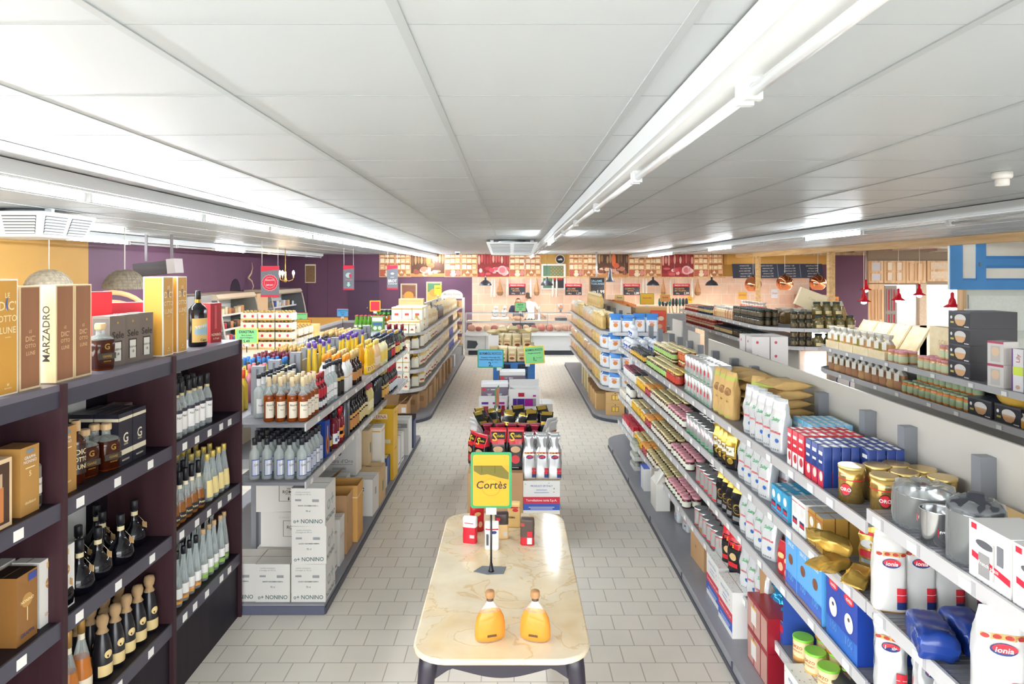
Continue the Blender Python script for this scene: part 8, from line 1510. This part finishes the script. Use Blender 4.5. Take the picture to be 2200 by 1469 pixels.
for px0,px1,py0,py1,c1,c2,lab in ((861,896,609,656,'#b98a6a','#8a5a4a','brown framed picture on the purple wall behind hanging cloths'),(916,949,605,648,'#d9b45a','#5a8a6a','green and yellow framed poster on the purple wall')):
    w, h = bx(px1) - bx(px0), (py1 - py0) * BW / F; t = thing('framed_picture', lab, 'picture', (bx(px0), BW - .03, bz(py1))); b = MB(); 
    for a in ((0, 0, .03, h), (w - .03, 0, w, h), (0, 0, w, .03), (0, h - .03, w, h)): b.box(a[0], 0, a[1], a[2], .028, a[3], CREAM)
    b.build('frame',t);b = MB();b.box(.02,.01,.02,w - .02,.026,h - .02,C(c1,.5));b.poly([(w * .1,.008,h * .5),(w * .9,.008,h * .4),(w * .9,.008,h * .9),(w * .1,.008,h * .92)],C(c2,.5));b.poly([(w * (.5 + .3 * math.cos(a)),.006,h * (.45 + .2 * math.sin(a))) for a in [2 * PI * q / 14 for q in range(14)]],C('#e0a04a',.5));b.build('print',t)
# ---------------------------------------------------------------- left background: banners, chandelier, coolers, packs
BNG = C('#6d6f78', .5); BNR = C('#c81f3c', .45)
def banner(px, py0, py1, Y, w, lab, fn, rz=0):
    h = (py1 - py0) * Y / F;t = thing('hanging_banner',lab,'banner',(bx(px,Y),Y,bz(py1,Y)),rz);b = MB();b.box(-w / 2,-.004,0,w / 2,.004,h,BNG);b.poly([(-w / 2,-.006,h),(-w / 2,-.006,h * .82),(w / 2,-.006,h * .88),(w / 2,-.006,h)],BNR);b.poly([(-w / 2,-.006,0),(w / 2,-.006,0),(w / 2,-.006,h * .07),(-w / 2,-.006,h * .07)],BNR);fn(b,h);b.build('cloth',t)
    for s in (-1, 1): MB().tube([(s * w * .44, 0, h), (s * w * .44, 0, CH - bz(py1, Y) - .003)], .004, C('#dcd9d6', .4), 5).build('wire', t)
def f_seal(b, h):
    f = lambda r,n,mt,o,sc: b.poly([(.0 + r * (1 + sc * (k % 2)) * math.cos(2 * PI * k / n),-.006 - o,h * .46 + r * (1 + sc * (k % 2)) * math.sin(2 * PI * k / n)) for k in range(n)],mt)
    f(.135, 32, C('#e0a8b0'), .001, .08); f(.128, 32, BNR, .002, .08); f(.1, 24, C('#e0a8b0'), .003, 0); f(.094, 24, BNR, .004, 0)
    b.text('PRODOTTI',.03,lambda u,v: (u,-.012,h * .46 + .045 + v),WHITE,.02);b.text('IMPORT',.035,lambda u,v: (u,-.012,h * .46 - .04 + v),WHITE,.02)
banner(580, 571, 638, 12.0, .32, 'grey hanging banner with big red round seal', f_seal)
def f_arrow(b, h):
    b.poly([(.07 * math.cos(2 * PI * k / 16),-.008,h * .6 + .06 * math.sin(2 * PI * k / 16)) for k in range(16)],C('#a9c9c4'));b.poly([(.04 + .03 * math.cos(2 * PI * k / 12),-.009,h * .58 + .05 * math.sin(2 * PI * k / 12)) for k in range(12)],BNR);b.text('Gastronomia',.03,lambda u,v: (u,-.01,h * .42 + v),C('#d88a94'),.02,fit=.2)
    b.poly([(-.025,-.008,h * .32),(-.025,-.008,h * .22),(-.05,-.008,h * .22),(0,-.008,h * .12),(.05,-.008,h * .22),(.025,-.008,h * .22),(.025,-.008,h * .32)],C('#a9d4c8'))
banner(749, 570, 623, 16.0, .25, 'grey hanging banner with pale arrow pointing down', f_arrow)
def f_brot(b, h):
    b.text('BROT',.1,lambda u,v: (u,-.008,h * .36 + v),WHITE,.03,fit=.21);b.text('unser',.04,lambda u,v: (u,-.008,h * .52 + v),C('#c9cacc'),.02)
    b.poly([(.045 * math.cos(2 * PI * k / 14), -.008, h * .66 + .025 * math.sin(2 * PI * k / 14)) for k in range(14)], WHITE)
    for k in range(8): u = -.1 + .028 * k;b.poly([(u,-.008,h * .22 + .01 * (k % 2)),(u + .02,-.008,h * .22),(u + .015,-.008,h * .26),(u,-.008,h * .25)],WHITE)
banner(843, 570, 622, 16.6, .26, 'grey hanging banner reading BROT in white', f_brot)
BRS2 = C('#c9a060',.3,.7);t = thing('chandelier','small brass chandelier with three lit candle bulbs','chandelier',(bx(613,16.5),16.5,bz(601,16.5)))
MB().lathe([(0,-.06),(.03,-.05),(.04,0),(.02,.06),(.02,.2)],BRS2,14,cap=False).build('stem',t);MB().tube([(0,0,.2),(0,0,CH - bz(601,16.5) - .002)],.008,BRS2,6).build('chain',t)
for k in range(3):
    a = 2 * PI * k / 3 + .5;c,s = math.cos(a),math.sin(a);MB().tube([(0,0,0),(.08 * c,.08 * s,-.03),(.17 * c,.17 * s,0),(.19 * c,.19 * s,.05)],.009,BRS2,6).build('arm',t);MB().lathe([(.016,.05),(.016,.12)],CREAM,10,c=(.19 * c,.19 * s,0)).build('candle',t);MB().lathe([(.015,.12),(.03,.16),(.022,.2),(0,.23)],EMIT('#ffdcae',30),10,c=(.19 * c,.19 * s,0),cap=False).build('bulb',t)
b = MB();b.box(-.17,0,0,.17,.015,.6,CREAM);b.box(-.15,-.003,.03,.15,0,.55,C('#8a6a4a',.5,var=.3,vscale=30));tag(b.build('framed_picture',None,(bx(659,21.6),BW - .016,bz(608,21.6))),'small brown picture hanging near the chandelier','picture')
t = thing('hanging_wooden_box','dark wooden box hung on straps in front of the purple wall','wooden box',(bx(340,10.2),10.2,bz(590,10.2)),.0);DWB = WOOD('#1d1517','#2a2022',0,2);b = MB();b.T = Matrix.Rotation(-.1,4,'Y');b.box(-.3,-.12,0,.2,.12,.19,DWB);b.build('body',t);b = MB();b.T = Matrix.Rotation(-.1,4,'Y');b.box(.2,-.13,-.005,.32,.13,.21,C('#a39a98',.5));b.build('end_cap',t)
for x in (-.18, .2): MB().box(x - .018, -.01, .2, x + .018, .01, CH - bz(590, 10.2) - .002, C('#5a5458', .5)).build('strap', t)
AT = C('#d6bfa0',.6);t = thing('antlers','pale curved antlers on the purple side wall','antlers',(-7.42,19.2,2.3));MB().tube([(0,0,0),(.05,.1,.12),(.08,.12,.28),(.1,.02,.42)],[.025,.022,.016,.008],AT,7).build('antler',t);MB().tube([(0,0,0),(.06,.12,-.1),(.1,.14,-.24),(.1,.02,-.36)],[.025,.022,.016,.008],AT,7).build('antler',t)
CBE = C('#d8c4ac', .45); CIN = C('#e3e1de', .5)
def cooler(y0, y1, lab, seed):
    t = thing('refrigerated_display', lab, 'cooler', (-7.42, y0, 0)); L = y1 - y0; D = .95
    MB().box(0, 0, 0, .1, L, 1.85, CIN).build('back_panel', t); MB().box(0, 0, 0, D, L, .4, C('#9a979a', .5)).build('base', t)
    b = MB(); b.slab([(0, 1.82), (D * .75, 1.82), (D * .8, 1.86), (D * .74, 1.95), (0, 1.97)], 0, L, CBE); b.build('canopy', t)
    for e in (0,L - .03): b = MB();b.slab([(.1,.4),(D,.4),(D * .97,.9),(D * .88,1.4),(D * .78,1.82),(.1,1.82)],e,e + .008,GLASS('#cfd6d8',.14));b.build('end_glass',t);MB().tube([(D,e + .01,.4),(D * .97,e + .01,.9),(D * .88,e + .01,1.4),(D * .78,e + .01,1.82)],.022,C('#cbbfb0',.4),8).build('end_rail',t)
    sh = []
    for k,z in enumerate((.75,1.08,1.42)): o = MB().box(.1,.03,z,D * .72 - .06 * k,L - .03,z + .02,CIN).build('shelf',t);MB().box(D * .72 - .06 * k,.03,z - .01,D * .72 - .06 * k + .012,L - .03,z + .035,TAG).build('price_rail',o);sh.append((z + .02,D * .72 - .06 * k))
    R = random.Random(seed)
    cols = ['#e8e4da', '#b5303a', '#dfe3ea', '#8a5a3a', '#3a5aa0', '#d9b48a', '#2f2a2c', '#c98a5a', '#e6d9b8']
    for k, (z, d_) in enumerate([(.401, D - .05)] + sh):
        for j in range(int(L / .2) - 1):
            c = R.choice(cols);w,h = R.uniform(.12,.17),R.uniform(.1,.2);o = MB().rbox(-.07,-w / 2,0,.07,w / 2,h,C(c,.45),.02,C('#e6e2da',.4)).build('chilled_pack',None,(-7.42 + d_ - .1,y0 + .2 + .2 * j,z));tag(o,'chilled pack in the %s, %s shelf, %s from near end' % ('near wall cooler' if seed == 1 else 'far wall cooler',SHN[k],ORD[j]),'pack','chilled packs')
cooler(15.5,17.8,'curved refrigerated display with beige canopy along the purple wall',1);cooler(18.9,21.7,'second curved refrigerated display nearer the wall corner',2)
b = MB();b.box(-7.4,17.95,0,-6.7,18.75,1.9,C('#d9b48c',.6));tag(b.build('tan_cabinet'),'tan cabinet between the two refrigerated displays','cabinet')
b = MB();b.box(-7.4,14.2,0,-6.75,15.35,1.95,C('#8f8a86',.5));tag(b.build('grey_cabinet'),'grey cabinet standing before the first refrigerated display','cabinet')
b = MB();b.box(bx(652,19),19,0,bx(746,19),19.08,1.2,C('#e0a952',.5));tag(b.build('yellow_screen'),'low orange-yellow screen in front of the purple door','screen')
t = thing('chest_freezer','long grey chest freezer with dark inside left of the beer','freezer',(-3.5,12.5,0));MB().box(-.55,0,0,.35,3.6,1.28,C('#d2d0cc',.45)).build('body',t);b = MB();
for a in ((-.57,-.02,.37,.08),(-.57,3.52,.37,3.62),(-.57,-.02,-.45,3.62),(.27,-.02,.37,3.62)): b.box(a[0],a[1],1.28,a[2],a[3],1.33,C('#b9b4b0',.4))
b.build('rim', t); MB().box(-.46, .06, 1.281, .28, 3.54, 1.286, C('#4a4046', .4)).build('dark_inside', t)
t = thing('low_shelving','low beige shelving in the far left aisle carrying drink packs','shelving',(-4.3,8.6,0));MB().box(0,0,0,1.2,3.6,.12,DECK).build('base_deck',t);MB().box(.58,0,.12,.62,3.6,1.40,C('#cdbfa6',.5)).build('back_panel',t);MB().box(0,0,1.38,1.2,3.6,1.41,C('#d3c6b0',.5)).build('top_shelf',t);MB().box(0,0,.8,1.2,3.6,.83,SHELF).build('shelf',t)
GLD = C('#caa869', .4)
def dpack():
    o = carton('drink_pack',.22,.22,.1,C('#e6dccb',.45),[('q','front',0,.0,1,.25,GLD),('o','front',.25,.55,.08,.2,C('#c9303a')),('o','front',.75,.55,.08,.2,C('#c9303a'))]);m = MB()
    for i in range(4):
        for j in range(2): m.lathe([(.02, .1), (.02, .125), (.012, .13)], C('#b08a4a', .4, .3), 8, c=(-.08 + .053 * i, -.06 + .12 * j, 0))
    m.build('bottle_caps', o); return o
DPK = Proto(dpack)
for j in range(3):
    for l in range(4): DPK.place((-3.62 + .24 * j,9.5,1.411 + .133 * l),0,'small white and gold drink pack in the tall stack, %s column, %s tier' % (ORD[j],ORD[l]),'drink pack','white and gold drink packs')
for j in range(2):
    for k in range(3): DPK.place((-3.2,10.0 + .26 * k,1.411 + .133 * j),0,'small white and gold drink pack in the low stack, %s from near, %s tier' % (ORD[k],('bottom','upper')[j]),'drink pack','low drink packs')
Proto(lambda: carton('tan_carton',.36,.3,.2,C('#e6be7a',.6),[('q','front',.2,.2,.8,.5,C('#cfa763'))])).place((-3.4,11.3,1.411),0,'yellow-tan carton on the low beige shelving','carton')
sign('price_sign',.3,.2,SYF,SG2,'green price sign with yellow frame reading DIASTRA by the dark shelf','sign',(bx(530,9.0),9.0,1.411),0,(('DIASTRA',.78,.05,DIN),('Birra Siciliana',.55,.025,DIN),('Aperol Pellegrino',.4,.025,DIN),('5,49',.16,.05,DIN)),.12,.012,tilt=.0)
sign('price_sign',.26,.17,SRF,SG2,'green price sign with dark red frame in the far left aisle','sign',(bx(673,13.8),13.0,1.29),0,(('SARDELLA DEL SUD',.8,.022,DIN),('4,20',.3,.03,DIN)),.24,.01)
sign('price_sign',.25,.18,SRF,SBL,'blue price sign with dark red frame above the chest freezer','sign',(bx(731,14.4),14.6,1.29),0,(('LINGUE D\u2019UVA',.75,.035,DIN),('Piatto 250 g',.5,.02,DIN),('3,90',.25,.03,DIN)),.22,.01)
sign('price_sign',.26,.17,SRF,SYE,'yellow price sign with dark red frame behind the tan carton','sign',(bx(653,12.0),12.0,1.411),0,(('BOTTIGLIE DEL SUD',.78,.025,DIN),),.06,.01)
for px,py,Y,w,h,fr,fc,lab,tx in ((1331,640,15.5,.22,.14,SYF,C('#f0d89a',.5),'small cream price sign with yellow border over the flour gondola','Kaese'),(1390,642,14.5,.3,.24,SGR,SYE,'yellow price sign with green frame over the big lettered carton','Gastrofix'),(1429,640,16.0,.24,.17,SYF,C('#eda05a',.5),'orange price sign with yellow border beside the brush stand','Spezial')):
    sign('price_sign',w,h,fr,fc,lab,'sign',(bx(px,Y),Y,1.606 if Y > 14.6 and px < 1350 else 1.2),0,((tx,.6,.05,C('#8a5a2a')),),bz(py,Y) - h / 2 - (1.606 if Y > 14.6 and px < 1350 else 1.2),.012,lambda r: MB().box(-.1,-.08,-1.2 if r.location.z < 1.5 else 0,.1,.08,0 if r.location.z < 1.5 else .01,GREYP).build('stand',r))
sign('price_sign',.2,.26,SYF,C('#f0cc3a',.5),'small yellow card on the shelf before the framed poster','sign',(bx(941,18.6),18.6,.0),0,(('Angebot',.7,.04,INK),),bz(633,18.6),.012,lambda r: MB().lathe([(.14,0),(.14,.015),(.01,.02)],BLACK,16).build('foot',r))
# pampas-like dark brushes stand
t = thing('brush_stand','grey stand of dark-handled brushes at the far end of the second aisle','brush stand',(bx(1447,17.4),17.4,0));MB().box(-.5,-.2,0,.5,.2,1.42,C('#a9abad',.5)).build('stand',t);R = random.Random(6)
for k in range(9): x = -.35 + .085 * k;MB().tube([(x,0,1.42),(x + R.uniform(-.03,.03),0,1.62)],.014,C('#d0a88a',.6),6).build('brush_handle',t);MB().lathe([(.02,1.6),(.04,1.66),(.035,1.76),(.02,1.8)],C('#2f3a3a' if k % 3 else '#2f6f6a',.6),8,c=(x,0,0)).build('brush_head',t)
# ---------------------------------------------------------------- two people behind the deli counter
def person(label, loc, rz, J, shirt, hairc, lean=0.0):
    """One skinned body; J overrides joint positions. Faces -Y."""
    SKINC = C('#d9a78c', .55)
    P = dict(pelvis=(0,0,.96),belly=(0,.0,1.1),chest=(0,.0,1.3),collar=(0,.01,1.45),neck=(0,.0,1.53),jaw=(0,-.02,1.60),brow=(0,-.01,1.68),crown=(0,.01,1.76),nose=(0,-.115,1.635),
             sl=(-.17,.01,1.42),el=(-.24,.02,1.14),wl=(-.24,-.12,.92),sr=(.17,.01,1.42),er=(.24,.02,1.14),wr=(.24,-.12,.92),hl=(-.1,0,.9),kl=(-.11,-.01,.5),al=(-.11,.02,.09),tl=(-.12,-.13,.035),hr=(.1,0,.9),kr=(.11,-.01,.5),ar=(.11,.02,.09),tr=(.12,-.13,.035))
    P.update(J);RAD = dict(pelvis=(.16,.12),belly=(.145,.11),chest=(.165,.125),collar=(.1,.08),neck=(.055,.058),jaw=(.066,.08),brow=(.08,.098),crown=(.05,.062),nose=(.014,.016),sl=(.07,.07),el=(.046,.046),wl=(.03,.03),sr=(.07,.07),er=(.046,.046),wr=(.03,.03),hl=(.095,.1),kl=(.06,.062),al=(.042,.045),tl=(.045,.032),hr=(.095,.1),kr=(.06,.062),ar=(.042,.045),tr=(.045,.032))
    E_ = [('pelvis','belly'),('belly','chest'),('chest','collar'),('collar','neck'),('neck','jaw'),('jaw','brow'),('brow','crown'),('jaw','nose'),('chest','sl'),('sl','el'),('el','wl'),('chest','sr'),('sr','er'),('er','wr'),('pelvis','hl'),('hl','kl'),('kl','al'),('al','tl'),('pelvis','hr'),('hr','kr'),('kr','ar'),('ar','tr')]
    for s in 'lr':
        e,w = Vector(P['e' + s]),Vector(P['w' + s]);d = (w - e).normalized();sd = d.cross(Vector((0,0,1))).normalized() * (1 if s == 'l' else -1)
        if sd.length < .1: sd = Vector((1 if s == 'r' else -1, 0, 0))
        pm = w + d * .055; P['p' + s] = tuple(pm); RAD['p' + s] = (.036, .022); E_.append(('w' + s, 'p' + s)); dn = Vector((0, 0, -1))
        for k in range(4):
            a = pm + sd * (.027 - .018 * k) + d * .03;b = a + d * (.03,.036,.034,.026)[k] + dn * .006;c = b + d * (.018,.024,.022,.016)[k] + dn * .016
            for nm,p in (('f%d0' % k + s,a),('f%d1' % k + s,b),('f%d2' % k + s,c)): P[nm] = tuple(p);RAD[nm] = (.0095,.0095) if nm[2] == '0' else (.008,.008)
            E_ += [('p' + s, 'f%d0' % k + s), ('f%d0' % k + s, 'f%d1' % k + s), ('f%d1' % k + s, 'f%d2' % k + s)]
        a = w + d * .03 + sd * .04;b = a + d * .035 + sd * .014;P['t0' + s] = tuple(a);P['t1' + s] = tuple(b);RAD['t0' + s] = RAD['t1' + s] = (.0105,.0105);E_ += [('w' + s,'t0' + s),('t0' + s,'t1' + s)]
    K = list(P);me = bpy.data.meshes.new('person');me.from_pydata([P[k] for k in K],[(K.index(a),K.index(b)) for a,b in E_],[]);tmp = bpy.data.objects.new('tmp',me);COL.objects.link(tmp)
    sk = tmp.modifiers.new('skin', 'SKIN'); sk.use_smooth_shade = True
    for i, k in enumerate(K): v = me.skin_vertices[0].data[i]; v.radius = RAD[k]; v.use_root = (k == 'pelvis')
    ss = tmp.modifiers.new('sub', 'SUBSURF'); ss.levels = ss.render_levels = 2
    ev = tmp.evaluated_get(bpy.context.evaluated_depsgraph_get()); m2 = bpy.data.meshes.new_from_object(ev); bpy.data.objects.remove(tmp)
    for p in m2.polygons: p.use_smooth = True
    m2.materials.clear();m2.materials.append(SKINC);o = bpy.data.objects.new('person',m2);COL.objects.link(o);o.location = loc;o.rotation_euler = (0,0,rz);tag(o,label,'person')
    def cloth(nm, test, off, mt):
        b = MB(); mp = {}
        for p in m2.polygons:
            if test(p.center):
                ids = []
                for i in p.vertices:
                    if i not in mp: v = m2.vertices[i]; mp[i] = b.V(v.co + v.normal * off)
                    ids.append(mp[i])
                b.face(ids, mt, True)
        if b.f: b.build(nm, o)
    def arm(c, a, b_, t):   # along upper arm up to fraction t
        A, B = Vector(P[a]), Vector(P[b_]); q = (c - A).dot(B - A) / (B - A).length_squared; return -.6 < q < t and (c - A - (B - A) * q).length < .1
    nb = Vector(P['neck'])
    cloth('t_shirt',lambda c: (c.z > .93 and c.z < nb.z - .045 and abs(c.x - (P['chest'][0] if c.z > 1.2 else P['pelvis'][0])) < .2 and (c - Vector(P['el'])).length > .12 and (c - Vector(P['er'])).length > .12 and (c - Vector(P['wl'])).length > .2 and (c - Vector(P['wr'])).length > .2) or (arm(c,'sl','el',.62) and c.z < nb.z - .04) or (arm(c,'sr','er',.62) and c.z < nb.z - .04),.012,shirt)
    cloth('trousers',lambda c: c.z < .98 and c.z > .1 and abs(c.x) < .24 and c.y > -.14 and (c - Vector(P['pl'])).length > .16 and (c - Vector(P['pr'])).length > .16,.014,C('#2c2f3a',.8))
    cloth('shoes', lambda c: c.z < .1, .008, C('#1d1d20', .5))
    br,jw,cr = Vector(P['brow']),Vector(P['jaw']),Vector(P['crown']);up = (cr - jw).normalized();fw = (Vector(P['nose']) - jw);fw = (fw - up * fw.dot(up)).normalized();sd = fw.cross(up)
    cloth('hair',lambda c: (c - br).length < .16 and ((c - br).dot(up) > .035 or ((c - br).dot(fw) < -.005 and (c - jw).dot(up) > -.01)),.009,hairc)
    def bead(nm,p,r,mt,sx=1,sz=1): b = MB();b.lathe([(0,-r * sz),(r * .7,-r * .7 * sz),(r,0),(r * .7,r * .7 * sz),(0,r * sz)],mt,10,c=p,sx=sx,cap=False);b.build(nm,o)
    for s in (-1,1): bead('eye',br + fw * .082 + sd * s * .032 - up * .02,.009,C('#2a2020',.3),1.3);bead('ear',br + sd * s * .084 - up * .03,.022,SKINC,.5,1.3);bead('eyebrow',br + fw * .088 + sd * s * .032 + up * .0,.007,hairc,2.4,.5)
    bead('mouth', jw + fw * .082 - up * .022, .009, C('#a85a50', .5), 2.6, .6)
    return o
person('man in a navy t-shirt leaning over bread behind the deli counter',(bx(1113,DY + 1.07),DY + 1.07,0),0,dict(chest=(0,-.1,1.27),collar=(0,-.17,1.39),neck=(0,-.21,1.46),jaw=(0,-.27,1.50),brow=(0,-.29,1.58),crown=(.0,-.28,1.66),nose=(0,-.38,1.515),belly=(0,-.04,1.1),sl=(-.19,-.14,1.36),sr=(.19,-.14,1.36),el=(-.27,-.2,1.12),er=(.27,-.2,1.12),wl=(-.17,-.45,1.05),wr=(.17,-.45,1.05)),C('#27304a',.8),C('#2a211d',.7))
person('man in a white t-shirt turned away behind the deli counter',(bx(1137,DY + 1.36),DY + 1.36,0),PI + .25,dict(chest=(0,-.04,1.34),collar=(0,-.07,1.5),neck=(0,-.08,1.58),jaw=(.03,-.11,1.65),brow=(.02,-.1,1.73),crown=(.01,-.08,1.81),nose=(.06,-.21,1.68),sl=(-.19,-.04,1.46),sr=(.19,-.04,1.46),el=(-.33,-.08,1.2),er=(.26,-.05,1.2),wl=(-.5,-.16,1.08),wr=(.2,-.22,1.1)),C('#e6e4e2',.8),C('#3a2d26',.7))
